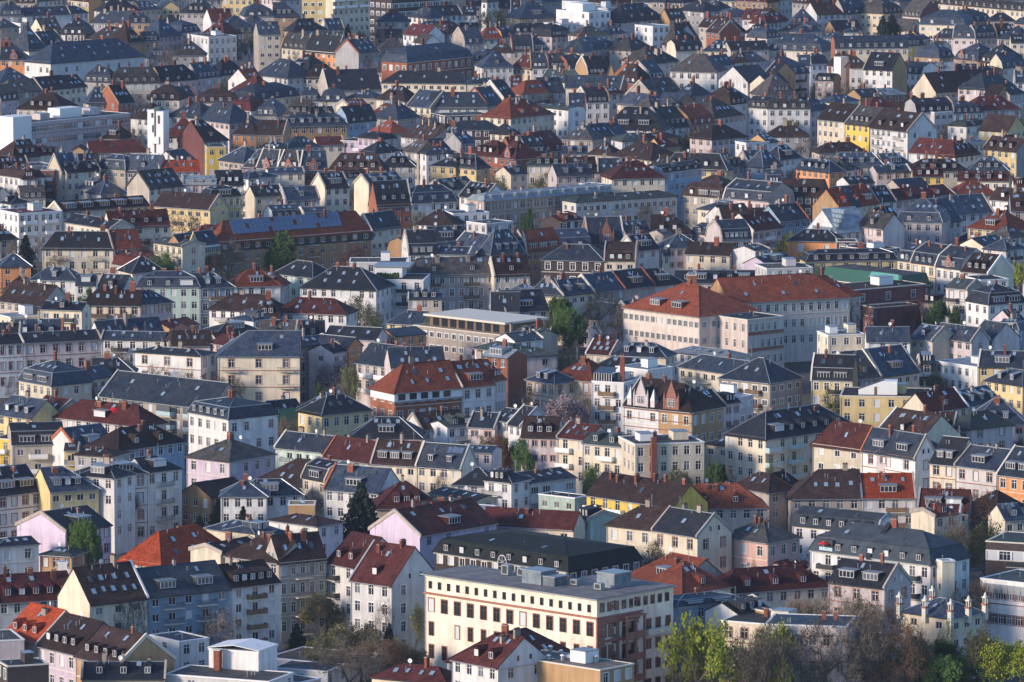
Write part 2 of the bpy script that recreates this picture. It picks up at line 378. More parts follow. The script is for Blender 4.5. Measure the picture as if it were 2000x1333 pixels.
        r.prism([d0,d1,B_,A] if xr-xl>.05 else [d0,d1,A],.12,rm); r.prism([d2,d3,A,B_] if xr-xl>.05 else [d2,d3,A],.12,rm)
        if h.hl: r.prism([c3,c0,d0,d3],.12,rm); r.prism([d3,d0,A],.12,rm)
        if h.hr: r.prism([c1,c2,d2,d1],.12,rm); r.prism([d1,d2,B_],.12,rm)
        ridges=[(A,B_),(d0,d1)]
        if h.hl: ridges+=[(c0,d0),(d0,A),(d0,d3)]
        if h.hr: ridges+=[(c1,d1),(d1,B_),(d1,d2)]
    else:
        pp=.45; mm=rm
        r.poly([(-L/2+.3,.3,Z+.02),(L/2-.3,.3,Z+.02),(L/2-.3,D-.3,Z+.02),(-L/2+.3,D-.3,Z+.02)],rm)
        par=MB(); e_=.12
        for (x0,x1,y0,y1) in ((-L/2-e_,L/2+e_,-e_,.3),(-L/2-e_,L/2+e_,D-.3,D+e_),(-L/2-e_,-L/2+.3,.3,D-.3),(L/2-.3,L/2+e_,.3,D-.3)): par.box(x0,x1,y0,y1,Z-.12,Z+pp*.3,m_white if wc in 'WPMUC' else m_lstone)
        par.obj('parapet',root)
    # gable ends
    if T in 'gmhM' :
        for sx,bl in ((-1,blindL),(1,blindR)):
            if not bl: continue
            x=sx*L/2
            pr=[(0,Z),(D/2,Z+r_-.05),(D,Z)] if T in 'gh' else [(0,Z),(h.ins,Z+h.lz-.05),(D/2,Z+r_-.05),(D-h.ins,Z+h.lz-.05),(D,Z)]
            pts=[(x,y,z) for y,z in pr]
            b.poly(pts if sx<0 else pts[::-1],em)
            if ends and V[1 if sx<0 else 2][1] and r_>3.5 and zone>0:
                for yy in (D*.38,D*.62): add_window(root,x,yy,Z+.4,-math.pi/2 if sx<0 else math.pi/2,.8,1.2,style,'',1,None,0)
            # fire wall
            code=[o for o in op if o[0]=='v' and o[:2] in (('vL','v') if sx<0 else ('vR','v'))]
            force0='v0' in op
            if T in 'gm' and not force0 and (code or random.random()<(.55 if not V[1 if sx<0 else 2][1] else .25)):
                col=code[0].split(':')[1] if code and ':' in code[0] else random.choice('BBGTRBlG' if zone==0 else 'llbBBG')
                fm={'O':m_orange,'R':m_brick,'r':m_orange,'K':m_dark,'W':m_white,'m':m_metal,'l':m_lstone,'G':WM['G'],'T':WM['T'],'b':WM['B'],'B':WM['B']}.get(col,WM['B'])
                w_=MB(); n_=len(pr); o_=.42
                pr2=list(pr); s0=(pr[1][1]-pr[0][1])/max(.1,pr[1][0]); 
                pr2[0]=(-o_,pr[0][1]-s0*o_ if T=='g' else pr[0][1]); pr2[-1]=(D+o_,pr2[0][1])
                for k in range(n_-1):
                    (ya,za),(yb,zb)=pr2[k],pr2[k+1]
                    w_.prism([(x-.2,ya,za+.42),(x+.2,ya,za+.42),(x+.2,yb,zb+.42),(x-.2,yb,zb+.42)],.8,fm)
                w_.obj('fire_wall',root)
    b.obj('wall',root); ro=r.obj('roof',root)
    if zone>=1 and ridges and T!='f':
        q=MB(); rmat=rm if rc in 'roc' else (m_metal if rc in 'sdm' else rm)
        for a,c in ridges: q.bar(Vector(a)+Vector((0,0,.02)),Vector(c)+Vector((0,0,.02)),.11,rmat,4)
        q.obj('ridge',ro)
    # gutter / cornice
    g=MB()
    if T!='f':
        s=(r_/(D/2)*oh if T in 'gh' else .1); gy=-oh if T in 'gh' else -.35
        if T!='G':
            g.box(-L/2,L/2,gy-.14,gy-.01,Z-s-.16,Z-s+.0,m_metal if random.random()<.7 else m_dark)
            g.box(-L/2,L/2,-.22,-.001,Z-.42,Z-.24,m_lstone if trim!='r' else m_stone)
    if f>=3.8 and V[0][0]>1:
        for k in range(1,V[0][0]): g.box(-L/2,L/2,-.10,-.001,Z-f*k+.15,Z-f*k+.33,m_stone if trim=='r' else m_lstone)
    if V[2][1]: 
        if T=='h' : g.box(L/2+oh,L/2+oh+.13,-oh,D+oh,Z-r_/(D/2)*oh-.16,Z-r_/(D/2)*oh,m_metal)
        g.box(L/2-.0+.002,L/2+.11,.15,.26,Z-f*max(1,V[2][0])-2,Z-.2,m_metal)
    if g.f: g.obj('cornice',root)
    if V[0][0]>1 and zone>=1 and L>8:
        dp=MB(); dp.bar((-L/2+.25,-.12,Z-f*V[0][0]-1),(-L/2+.25,-.12,Z-.4),.06,m_metal,5); dp.obj('downpipe',root)
    # dormers etc
    def slope_y(t): 
        if T in 'mM': return h.ins*t
        return D/2*t
    if T in 'ghmM':
        x0=-L/2+(h.hd*.55 if h.hl and T=='h' else 1.); x1=L/2-(h.hd*.55 if h.hr and T=='h' else 1.)
        if x1-x0<3: x0,x1=-L/2+.8,L/2-.8
        nd=int(opt(op,'d',0)); nD=int(opt(op,'D',0)); ns=opt(op,'s',None); nchim=opt(op,'c',None); tot=nd+nD
        if ns is None: ns=random.choice((0,1,2)) if nd+nD>1 else random.choice((1,2,3,4,5))
        if nchim is None: nchim=random.choice((1,1,2,3)) if zone==0 else random.choice((0,1,1,2)) if zone<2 else random.choice((0,1))
        if tot==0 and zone>=1 and not h.hand and random.random()<.45: nd=random.choice((1,2,3)) if L<16 else 4; tot=nd
        items=(['D']*nD+['d']*nd)
        if nD and nd: random.shuffle(items)
        kindd=random.choice('sgf')
        dm=rm if rc!='m' else m_metal
        slots=[x0+(x1-x0)*(i+.5)/tot for i in range(tot)] if tot else []
        for it,x in zip(items,slots):
            wd=min(3.8 if it=='D' else 1.35,(x1-x0)/tot*.8) ; hh=1.75 if it=='D' else 1.6
            if T in 'mM': hh=min(hh,h.lz-.3)
            yb=slope_y(.10) if T in 'mM' else slope_y(.16)
            zb=roof_z(h,0,yb) if T!='h' else Z+r_*yb/(D/2)
            zt=zb+hh
            if T in 'mM': yk=h.ins+.5
            else: yk=yb+hh/(r_/(D/2)); yk=min(yk+.3,D/2+.5)
            d_=MB(); ck=dm
            d_.poly([(x-wd/2,yb,zb),(x+wd/2,yb,zb),(x+wd/2,yb,zt),(x-wd/2,yb,zt)],ck)
            for sx in (-1,1):
                xx=x+sx*wd/2; pts=[(xx,yb,zb-.2),(xx,yk,zb-.2),(xx,yk,zt),(xx,yb,zt)]; d_.poly(pts if sx>0 else pts[::-1],ck)
            o_=.16; up=.35
            kk=kindd if it=='d' else 'f'
            if kk=='g':
                zz=zt+wd*.42
                d_.prism([(x-wd/2-o_,yb-o_,zt-.05),(x,yb-o_,zz),(x,yk+.5,zz),(x-wd/2-o_,yk+.5,zt-.05)],.1,dm)
                d_.prism([(x,yb-o_,zz),(x+wd/2+o_,yb-o_,zt-.05),(x+wd/2+o_,yk+.5,zt-.05),(x,yk+.5,zz)],.1,dm)
                d_.poly([(x-wd/2,yb,zt),(x+wd/2,yb,zt),(x,yb,zz-.1)],ck)
            else:
                u_=.12 if kk=='f' else .5
                d_.prism([(x-wd/2-o_,yb-o_*1.6,zt+.02),(x+wd/2+o_,yb-o_*1.6,zt+.02),(x+wd/2+o_,yk+.3,zt+u_),(x-wd/2-o_,yk+.3,zt+u_)],.12,m_metal if rc in 'sm' or it=='D' else dm)
            do=d_.obj('dormer',root)
            add_window(do,x,yb-.06,zb+.25,0,round(wd-.3,1),round(hh-.45,1),'w','',4 if it=='D' else 2,None,0)
        # skylights
        if ns:
            if T in 'mM': ta=.42; sl=math.atan2(r_-h.lz,D/2-h.ins); base=lambda t:(h.ins+(D/2-h.ins)*t)
            else: sl=math.atan2(r_,D/2); base=lambda t:D/2*t
            ns=int(ns); rows_=1 if (ns<5 or T in 'mM') else 2
            tt=[.3] if T in 'mM' else ([.38] if rows_==1 else [.22,.58])
            if tot and T in 'gh': tt=[.66]*rows_
            k=0
            for ri,t in enumerate(tt):
                n=ns//rows_+(ns%rows_ if ri==0 else 0)
                for i in range(n):
                    xx0,xx1=x0+t*(h.hd*.3 if h.hl else 0),x1-t*(h.hd*.3 if h.hr else 0)
                    x=xx0+(xx1-xx0)*(i+.5+random.uniform(-.12,.12))/n; y=base(t+random.uniform(-.03,.03)); z=roof_z(h,0 if T=='h' or T=='M' else x,y) if T!='h' else Z+r_*y/(D/2)
                    if T=='M': z=Z+h.lz+(r_-h.lz)*(y-h.ins)/(D/2-h.ins)
                    kk=random.choice((0,0,1,2)); sw=random.choice((.8,1.0))
                    put('skylight',skylight_mesh(sw,1.35,kk),ro,(x,y,z+.03),0,None,sl)
        nchim=int(nchim)
        ck=0 if (random.random()<.72 and wc!='G') else 1
        for i in range(nchim):
            t=(i+.5+random.uniform(-.25,.25))/nchim; xa,xb=(-L/2+h.hd if h.hl else -L/2+.6),(L/2-h.hd if h.hr else L/2-.6)
            if xb<xa: xa=xb=0
            x=xa+(xb-xa)*t; y=D/2+random.choice((-1,0,0,1))*D*.12
            cw=random.choice((.6,.8,1.1,1.4)); chh=random.choice((.9,1.2,1.6,2.2) if zone<2 else (.9,1.2,1.6))
            put('chimney',chimney_mesh(cw,chh,ck),ro,(x,y,Z+r_-abs(y-D/2)*.7),random.choice((0,math.pi/2)) if cw>1 else 0)
        if zone and random.random()<.3:
            put('satellite_dish',dish_mesh(),ro,(random.uniform(-.3,.3)*L,D/2-.5,Z+r_),random.uniform(-.6,.6))
        for i in range(random.choice((1,2,3,4)) if zone else 0):
            y=D/2*random.uniform(.55,.9); put('vent_pipe',pipe_mesh(),ro,(random.uniform(-.25,.25)*L,y,(Z+r_*y/(D/2)) if T in 'gh' else Z+h.lz),0)
        # solar panels
        if int(opt(op,'S',0)) in (1,3,4):
            nS=int(opt(op,'S',0)); sl=math.atan2(r_,D/2); 
            sp_=MB(); pm=m_solar if nS!=4 else m_sky
            if nS==1: n1,n2,xx0,t0,pw=30,3,-L*.40,.28,1.0
            elif nS==3: n1,n2,xx0,t0,pw=4,1,L*.08,.6,1.0
            else: n1,n2,xx0,t0,pw=8,2,-L*.2,.3,1.0
            if nS==1: pw=L*.72/n1
            ph=1.55
            if 'panel' not in CACHE or True:
                q=MB(); q.box(-pw/2+.03,pw/2-.03,0,ph-.05,.08,.14,m_metal,'xXyY'); q.poly([(-pw/2+.03,0,.14),(pw/2-.03,0,.14),(pw/2-.03,ph-.05,.14),(-pw/2+.03,ph-.05,.14)],pm); pme=q.mesh('solar_panel')
            for j in range(n2):
                for i in range(n1):
                    if nS==1 and ((i*7+j*3)%13==5): continue
                    d=t0*math.hypot(D/2,r_)+j*ph; y=d*math.cos(sl); put('solar_panel' if nS!=4 else 'roof_glazing',pme,ro,(xx0+pw*(i+.5),y,Z+d*math.sin(sl)+.02),0,None,sl)
    elif T=='f':
        nb=int(opt(op,'n',0))
        for i in range(min(nb,2)):
            x=L*(-.25+.5*i/max(1,nb-1)) if nb>1 else L*.12; bw=min(L*.22,random.uniform(2.5,5)); q=MB(); hh=random.uniform(1.4,2.4)
            q.box(x-bw/2,x+bw/2,D*.35,D*.35+min(D*.4,4),Z,Z+hh,wm if random.random()<.6 else m_white); q.box(x-bw/2-.1,x+bw/2+.1,D*.35-.1,D*.35+min(D*.4,4)+.1,Z+hh,Z+hh+.12,m_metal); q.obj('roof_hut',root)
        for i in range(random.choice((1,2,3))): put('vent_pipe',pipe_mesh(),root,(random.uniform(-.35,.35)*L,random.uniform(.2,.8)*D,Z+.2))
        for i in range(random.choice((0,1,2))):
            put('skylight',skylight_mesh(1.0,1.35,0),root,(random.uniform(-.35,.35)*L,random.uniform(.2,.8)*D,Z+.05))
        for i in range(int(opt(op,'c',0))): put('chimney',chimney_mesh(.8,1.6,0),root,(random.uniform(-.35,.35)*L,D*.6,Z))
    # balconies
    if balc:
        bk=random.choice(('rail','white','dark','rail','wood')) if not any(o[0]=='k' for o in op) else {'w':'white','g':'glass','d':'dark','o':'wood','s':'stone','r':'rail'}[[o for o in op if o[0]=='k'][0][1]]
        for c in balc:
            for k in range(V[0][0]):
                x=-L/2+sp*(c+.5); bw=min(max(2.4,sp*1.7),4.2) 
                if abs(x)+bw/2>L/2: x=math.copysign(L/2-bw/2,x)
                add_balcony(root,x,-.01,Z-f*(k+1)+.1,0,bw,1.3,bk)
    if T!='f' and zone and random.random()<.35:
        an=MB(); ax=random.uniform(-.3,.3)*L; an.bar((ax,D/2,Z+r_-.3),(ax,D/2,Z+r_+2.6),.035,m_metal,4)
        for kk in range(4): an.bar((ax-.5+kk*.08,D/2,Z+r_+1.5+kk*.3),(ax+.5-kk*.08,D/2,Z+r_+1.5+kk*.3),.025,m_metal,3)
        an.obj('aerial',ro)
    HOUSES.append(h)
    for o in op:
        if o[0]=='X' or o=='x1' or o=='x2': EXTRA.setdefault(o,[]).append(h)
    return h
EXTRA={}
DATA="""
-181.8 2917.6 -52.0 15.7 8.5 13.5 3.6|M g C d4 c2|110101|0|cream house, weathered grey hipped mansard with four small dormers, behind the long white hall|
218.7 2916.5 18.2 14.9 6.5 13.5 3.6|M s B d3 c2|110101|0|beige house, slate hipped mansard, right of the sandstone bayed slate house|
231.8 2916.5 -21.4 12.8 6.5 13.5 3.4|g r T d2 c2|110101|0|ochre house, dark red tile gable roof, right of the sandstone bayed slate house|
-140.7 2916.0 17.3 10.4 8.8 13.5 4.0|M d G s3 c2|110101|0|grey house, dark hipped mansard with three skylights, behind and left of the tall cream house|
7.2 2915.2 42.8 16.0 6.5 13.5 3.9|Mr d C d2 c2|110001|0|cream house, dark hipped mansard, behind and left of the bright white cubic house|
-131.3 2912.2 20.8 8.7 8.8 14.0 3.5|h b C s3 c1|211101|0|cream house, brown tile hip roof, behind and left of the tall cream house|
-120.3 2912.2 -12.7 14.2 8.8 14.0 3.1|Ml b Y d4 c2|310110|0|yellow house, brown tile hipped mansard with four small dormers, left of the ochre high rise|
175.3 2911.4 51.2 15.9 9.5 13.5 4.1|m g T d2 c2|110001|0|ochre house, weathered grey mansard, behind and right of the sandstone bayed slate house|
80.6 2910.6 -28.3 9.8 8.5 13.8 3.5|Ml s C s3 c1|110100|0|cream house, slate hipped mansard with three skylights, right of the bright white cubic house|
117.2 2909.8 52.0 19.2 8.0 13.5 3.4|M g W d3 c1|210001|0|white house, weathered grey hipped mansard, behind and left of the sandstone bayed slate house|
-150.7 2909.8 42.6 13.7 8.8 13.5 3.4|M b B d2 c2|010101|0|beige house, brown tile hipped mansard, behind and right of the long white hall|
-221.8 2908.3 36.0 10.5 8.5 13.5 3.8|m r C d2 c2|113101|0|cream house, dark red tile mansard, behind and left of the long white hall|
-201.8 2907.4 52.0 19.4 11.0 13.9 4.0|h g W s3 c1|110101|0|white house, weathered grey hip roof with three skylights, behind the long white hall|
-106.4 2906.9 -52.0 20.0 10.0 14.5 4.0|h b P s3 c2|110111|0|rose grey house, brown tile hip roof with three skylights, left of the ochre high rise|
-189.8 2906.7 -52.0 16.5 8.0 13.5 3.4|m b Y d3 c2|110121|0|yellow house, brown tile mansard with three small dormers, behind the long white hall|
205.1 2906.4 49.5 20.3 6.5 13.5 4.1|hr r P d2 c2|010001|0|rose grey house, dark red tile hip roof, behind the maroon roofed white gable house|
91.3 2905.2 -25.5 14.3 8.5 13.8 3.3|h s C d3 c1|110000|0|mid sized cream house, slate hip roof with three small dormers, behind the white blank gable|
-14.9 2905.2 -52.0 12.9 8.0 13.5 3.4|Ml d G d3 c2|010100|0|grey house, dark hipped mansard with three small dormers, left of the bright white cubic house|
156.2 2902.9 -21.9 8.3 8.2 14.0 3.3|Ml b Y d2 c1|010100|0|yellow house, brown tile hipped mansard with two small dormers, behind the sandstone bayed slate house|
-4.8 2902.9 48.4 18.5 6.5 13.5 4.1|M g W d3 c2|313100|0|white house, weathered grey hipped mansard, left of the bright white cubic house|
145.1 2900.6 -14.7 12.1 8.0 13.5 2.9|m r T d2 c2|010101|0|ochre house, dark red tile mansard with two small dormers, behind the sandstone bayed slate house|
134.7 2899.1 42.0 13.8 8.0 14.5 3.4|h b C d3 c2|110101|0|cream house, brown tile hip roof with three small dormers, behind the low white gambrel house|
71.1 2899.0 -38.6 9.8 9.5 13.5 4.2|M r W d2 c2|010101|0|white house, dark red tile hipped mansard, right of the bright white cubic house|
27.1 2898.3 9.8 9.1 6.5 14.5 3.1|h s C s3 c2|010101|0|cream house, slate hip roof with three skylights, behind the bright white cubic house|
164.4 2898.3 -34.9 10.7 8.2 14.0 3.1|h s G s3 c2|010011|0|grey house, slate hip roof, behind and right of the sandstone bayed slate house|
104.4 2896.8 -39.3 16.9 8.5 13.8 2.9|Mr r T d2 c2|110011|0|ochre house, dark red tile hipped mansard, behind and left of the sandstone bayed slate house|
-169.9 2896.0 16.0 11.2 8.0 14.5 3.1|h d W s3 c2|011101|0|white house, dark hip roof with three skylights, behind and right of the long white hall|
193.8 2895.7 33.3 11.2 6.5 13.5 2.9|M s C d4 c2|010000|0|cream house, slate hipped mansard, behind and right of the sandstone bayed slate house|
184.3 2893.6 -42.2 13.7 9.5 14.0 3.5|h g T d2 c2|010101|0|ochre house, weathered grey hip roof, behind and right of the sandstone bayed slate house|
37.1 2893.0 -48.2 16.5 6.5 14.5 3.6|h b G d4 c2|110111|0|grey house, brown tile hip roof, behind and right of the bright white cubic house|
17.8 2891.5 51.5 15.7 6.5 14.5 4.1|h s G d3 c2|111101|0|grey house, slate hip roof, behind and left of the bright white cubic house|
60.0 2890.6 -7.8 12.7 6.5 14.5 3.3|hl s C s3 c1|110100|0|cream house, slate hip roof with three skylights, right of the bright white cubic house|
70.4 2889.8 1.3 8.3 6.5 14.5 3.1|g s Y w4|110001|0|yellow house, slate gable roof, right of the bright white cubic house|
47.7 2889.1 24.2 11.2 6.5 14.5 2.9|h r T d3 c1|111101|0|ochre house, dark red tile hip roof, behind and right of the bright white cubic house|
63.5 2889.0 -18.7 6.0 6.5 14.5 3.1|g s B |110010|0|beige house, slate gable roof, right of the bright white cubic house|
-211.3 2887.8 0.0 8.9 9.0 14.1 3.9|m b B d3 c2|110111|0|beige house, brown tile mansard, behind and left of the long white hall|
-158.7 2885.4 -52.0 15.3 10.0 14.5 4.0|g s P s3 c2|010101|0|rose grey house, slate gable roof, behind and right of the long white hall|
125.3 2882.3 -52.0 11.8 8.0 14.5 3.2|h b G d3 c2|110101|0|grey house, brown tile hip roof, behind and left of the sandstone bayed slate house|
-16.6 2867.1 0.0 6.6 10.0 14.5 4.1|g d P |310101|0|rose grey house, dark gable roof, left of the bright white cubic house|
-2.5 2865.7 0.0 6.1 9.5 13.5 4.1|m d T d1|310101|0|ochre house, dark mansard with one small dormer, left of the bright white cubic house|
201.3 2854.7 -52.0 56.1 8.0 14.5 3.1|m g C d12 w18|210111|0|cream house, weathered grey mansard, behind and right of the sandstone bayed slate house|
179.3 2852.2 0.0 7.1 8.0 14.5 2.5|g b C |010101|0|cream house, brown tile gable roof, behind and right of the sandstone bayed slate house|
-146.5 2851.4 11.5 7.5 10.0 14.5 2.7|G s Y c1|210101|0|yellow house, slate front gabled roof, behind and right of the long white hall|
85.3 2848.4 -47.1 10.2 8.0 14.5 3.1|h d P c1|010101|0|rose grey house, dark hip roof with one chimney, behind the white blank gable|
155.7 2845.8 0.0 6.6 11.0 14.1 4.0|h s O |010101|0|peach house, slate hip roof, behind and right of the sandstone bayed slate house|
-154.6 2844.7 34.2 10.5 8.8 14.5 3.1|hr s B c2|210001|0|beige house, slate hip roof with two chimneys, behind and right of the long white hall|
-142.5 2838.1 11.5 8.0 8.7 8.5 3.6|g d G s1 c1|010101|0|grey house, dark gable roof with one skylight, left of the tall cream house|
-166.8 2837.7 27.4 17.6 8.8 14.5 3.5|h d G c1|111100|0|grey house, dark hip roof with one chimney, behind and right of the long white hall|
76.5 2837.3 -52.0 17.1 10.0 14.5 3.6|h d G |210111|0|grey house, dark hip roof, right of the bright white cubic house|
162.1 2829.5 51.3 14.1 12.0 13.9 6.8|M g C d4|313101|0|cream house, weathered grey hipped mansard, behind and right of the sandstone bayed slate house|
146.6 2828.8 52.0 18.4 6.6 13.5 6.9|Mr s G d3 vL|110001|0|grey house, slate hipped mansard with three small dormers, behind the sandstone bayed slate house|
-55.9 2827.3 43.6 12.2 14.0 41.7 0.0|f m B w6 f2.9|017101|0|grey concrete slab block beside the ochre high rise|1
-184.0 2826.2 52.0 11.4 7.7 14.2 2.8|hr s W s2|110001|0|white house, slate hip roof with two skylights, behind the long white hall|
-134.6 2824.5 -14.9 14.2 13.0 14.5 5.5|h d G d3|310101|0|grey house, dark hip roof, behind and left of the tall cream house|
-38.0 2823.0 43.2 35.3 14.0 34.3 0.0|f d K w9 f3.6 W3|619101|0|dark glass office block at the top edge|1
169.6 2821.9 -52.0 11.3 12.0 12.8 6.8|m g C d4|110101|0|cream row house beside the dark conifers at the upper right|1
135.8 2819.0 28.6 15.2 11.0 14.5 4.5|g b W s1|210100|0|white house, brown tile gable roof with one skylight, behind the sandstone bayed slate house|
-197.0 2816.6 28.0 21.6 7.7 14.2 3.0|g s W c1|110000|0|white house, slate gable roof with one chimney, behind and left of the long white hall|
-18.1 2815.4 0.0 5.8 8.2 14.5 3.0|g d W |110101|0|white house, dark gable roof, behind and right of the brick school|
1.6 2815.4 0.0 4.3 11.0 14.5 6.1|g b T |010101|0|ochre house, brown tile gable roof, left of the bright white cubic house|
-28.1 2811.0 31.6 16.6 8.2 14.5 3.5|g d W vR c1|110001|0|white house, dark gable roof with one chimney, behind the brick school|
-95.1 2810.6 5.7 11.0 12.0 14.0 5.5|hr s T d3 c2|310001|0|ochre house, slate hip roof with three small dormers, left of the ochre high rise|
-211.5 2810.2 14.4 10.1 7.7 14.2 5.7|M s G d5|111100|0|grey house, slate hipped mansard, behind and left of the long white hall|
171.0 2810.1 51.3 10.9 9.3 8.4 4.3|G g C d1 c2|111101|0|cream house, weathered grey front gabled roof, right of the sandstone bayed slate house|
-106.8 2808.8 11.4 12.7 12.0 14.0 5.5|M s P d3|011100|0|rose grey house, slate hipped mansard with three small dormers, behind the tall cream house|
95.5 2808.8 21.1 10.0 9.5 13.5 4.0|M s U s2|110101|0|blue grey house, slate hipped mansard with two skylights, behind the white blank gable|
142.1 2808.4 28.6 13.4 8.1 8.5 3.7|g d T s1 c1|111101|0|ochre house, dark gable roof with one skylight, behind the sandstone bayed slate house|
43.5 2807.0 0.0 7.0 10.5 13.5 4.5|m s P d3|010101|0|rose grey house, slate mansard with three small dormers, right of the bright white cubic house|
-39.1 2801.0 -52.0 15.5 8.5 14.5 3.6|h s W vL|110111|0|white house, slate hip roof, behind the brick school|
-18.3 2800.3 0.0 8.0 8.5 8.2 3.5|g b W d3 c1|010101|0|white house, brown tile gable roof, behind and right of the brick school|
101.3 2798.1 -22.8 9.2 10.0 13.5 4.2|m r P d2|110101|0|rose grey house, dark red tile mansard with two small dormers, behind the white blank gable|
11.1 2797.3 24.6 17.2 14.0 14.5 6.6|h s T D1|112101|0|ochre house, slate hip roof with one wide dormer, left of the bright white cubic house|
105.1 2790.2 -51.6 9.1 10.0 14.5 4.1|hr b C |010001|0|cream house, brown tile hip roof, behind and left of the sandstone bayed slate house|
69.6 2788.4 26.7 7.9 9.5 14.5 4.0|g d T |111101|0|ochre house, dark gable roof, right of the bright white cubic house|
35.4 2788.3 -32.7 10.8 10.0 19.0 0.0|f m W b1 n1|010100|0|white building, pale metal flat roof, behind and right of the bright white cubic house|
195.3 2785.6 50.4 18.4 12.0 13.5 5.1|M s B d3 vL|110101|0|beige house, slate hipped mansard with three small dormers, right of the sandstone bayed slate house|
24.7 2785.1 -26.2 8.3 8.0 22.0 0.0|f m W w5 n0|110111|0|white building, pale metal flat roof, behind the bright white cubic house|
55.3 2784.9 52.0 28.7 13.0 14.5 6.4|h d P d3 s4|211101|0|rose grey house, dark hip roof, right of the bright white cubic house|
204.8 2779.5 0.0 11.2 8.0 14.5 2.9|h d B c1|111101|0|beige house, dark hip roof with one chimney, right of the sandstone bayed slate house|
-120.9 2777.7 20.5 10.1 11.5 14.5 4.7|g r W c2|011101|0|white house, dark red tile gable roof, behind and left of the tall cream house|
-49.7 2776.0 0.0 13.9 9.0 14.5 3.4|h s B s1|110101|0|beige house, slate hip roof with one skylight, behind and left of the brick school|
212.2 2775.0 -52.0 6.1 8.0 13.5 3.0|M s P |110111|0|rose grey house, slate hipped mansard, right of the sandstone bayed slate house|
-168.1 2774.8 -18.4 17.8 8.8 14.0 4.8|hl s G c5|110100|0|grey house, slate hip roof with five chimneys, behind and right of the long white hall|
111.1 2772.5 52.0 17.4 8.5 14.5 3.5|h r W d1|110101|0|white house, dark red tile hip roof, behind and left of the sandstone bayed slate house|
-155.4 2772.0 0.0 8.5 8.8 14.0 3.7|Mr s T d2 c2|110001|0|ochre house, slate hipped mansard, behind and right of the long white hall|
25.2 2770.2 -49.6 20.8 12.0 19.0 0.0|f m W w3|210121|0|bright white cubic house with a raised roof block near the top|1
179.2 2768.0 -20.5 20.0 14.0 13.5 5.9|M s C d2 w6|210111|0|cream house, slate hipped mansard with two small dormers, right of the sandstone bayed slate house|
-200.1 2763.0 31.0 9.5 11.0 14.5 0.0|f g W n1 c1|110101|0|white building, weathered grey flat roof, behind and left of the long white hall|
-51.1 2762.6 0.0 10.7 7.6 8.8 3.1|g d P s1 c1|110101|0|rose grey house, dark gable roof with one skylight, behind and left of the brick school|
16.7 2761.9 -52.0 11.0 9.0 14.5 0.0|f m W n1|010111|0|white building, pale metal flat roof, in front and left of the bright white cubic house|
120.9 2758.4 0.0 12.2 13.0 14.5 5.9|h s K d2 c1|010101|0|dark clad house, slate hip roof, behind and left of the sandstone bayed slate house|
-66.6 2754.7 38.9 19.1 14.0 42.0 0.0|f m C X2|918001|0|cream building, pale metal flat roof, behind and right of the ochre high rise|
-80.9 2752.6 0.0 12.4 16.5 42.0 0.0|f m Y X1|810100|0|ochre high rise with balcony stacks at the top edge|1
81.0 2748.0 -43.8 10.0 9.5 14.5 4.0|g b B |210101|0|beige house, brown tile gable roof, behind the white blank gable|
-102.6 2746.3 52.0 11.4 11.0 14.5 4.5|h s G c1|010101|0|grey house, slate hip roof with one chimney, behind the tall cream house|
-207.5 2743.8 36.3 9.3 8.0 14.5 2.9|h s B c1|214101|0|beige house, slate hip roof with one chimney, behind and left of the long white hall|
-72.5 2735.9 26.9 7.6 8.0 14.5 4.0|g s C s3 vL|210101|0|cream house, slate gable roof, in front and right of the ochre high rise|
-189.2 2731.8 32.3 9.0 10.5 14.5 4.3|g g C |111101|0|cream house, weathered grey gable roof, behind and left of the long white hall|
-78.0 2731.6 49.9 6.7 8.0 14.5 3.0|hr s G |110001|0|grey house, slate hip roof, in front of the ochre high rise|
8.4 2728.4 11.4 17.2 8.5 13.5 3.6|M d I d5|110101|0|pink house with a dark mansard and five small dormers in the upper middle|1
-24.2 2728.2 48.9 15.8 9.0 14.5 3.5|hr r G c1|010001|0|grey house, dark red tile hip roof, behind and right of the brick school|
-85.0 2726.5 28.1 10.8 8.0 14.5 4.5|hl d G vL c1|111100|0|grey house, dark hip roof, in front and left of the ochre high rise|
90.9 2725.7 19.6 10.2 12.0 14.5 5.4|h b B c2|210101|0|beige house, brown tile hip roof with two chimneys, behind the white blank gable|
-111.9 2724.3 19.8 14.0 12.0 13.5 6.7|M s P d4 s3|310101|0|rose grey house, slate hipped mansard, behind and left of the tall cream house|
114.7 2724.0 0.0 10.0 8.0 14.5 2.3|hl d B s2|110100|0|beige house, dark hip roof with two skylights, left of the sandstone bayed slate house|
-131.5 2722.6 52.0 11.4 11.5 14.0 4.7|M s W d3|110101|0|white house, slate hipped mansard with three small dormers, left of the tall cream house|
122.9 2720.6 39.7 10.6 8.0 14.5 2.9|h s C d1|111101|0|cream house, slate hip roof, behind and left of the sandstone bayed slate house|
-33.3 2719.7 33.1 9.3 9.0 14.5 3.9|hl s G c1|010100|0|grey house, slate hip roof with one chimney, behind the brick school|
82.2 2717.6 -52.0 8.6 11.0 14.5 4.4|g b R vL|110111|0|red brick house, brown tile gable roof, behind the white blank gable|
139.8 2717.2 0.0 7.3 8.0 14.5 1.8|h s W |111101|0|white house, slate hip roof, behind the sandstone bayed slate house|
53.9 2717.1 -52.0 11.6 9.0 17.0 0.0|f m W D1|210131|0|white building, pale metal flat roof, right of the bright white cubic house|
-179.7 2716.5 -14.5 10.7 13.0 13.5 6.6|M d K d3|110101|0|dark clad house, dark hipped mansard with three small dormers, behind the long white hall|
100.2 2715.5 -19.0 10.4 10.5 14.5 4.3|h d P d4 c1|010101|0|rose grey house, dark hip roof, behind and right of the white blank gable|
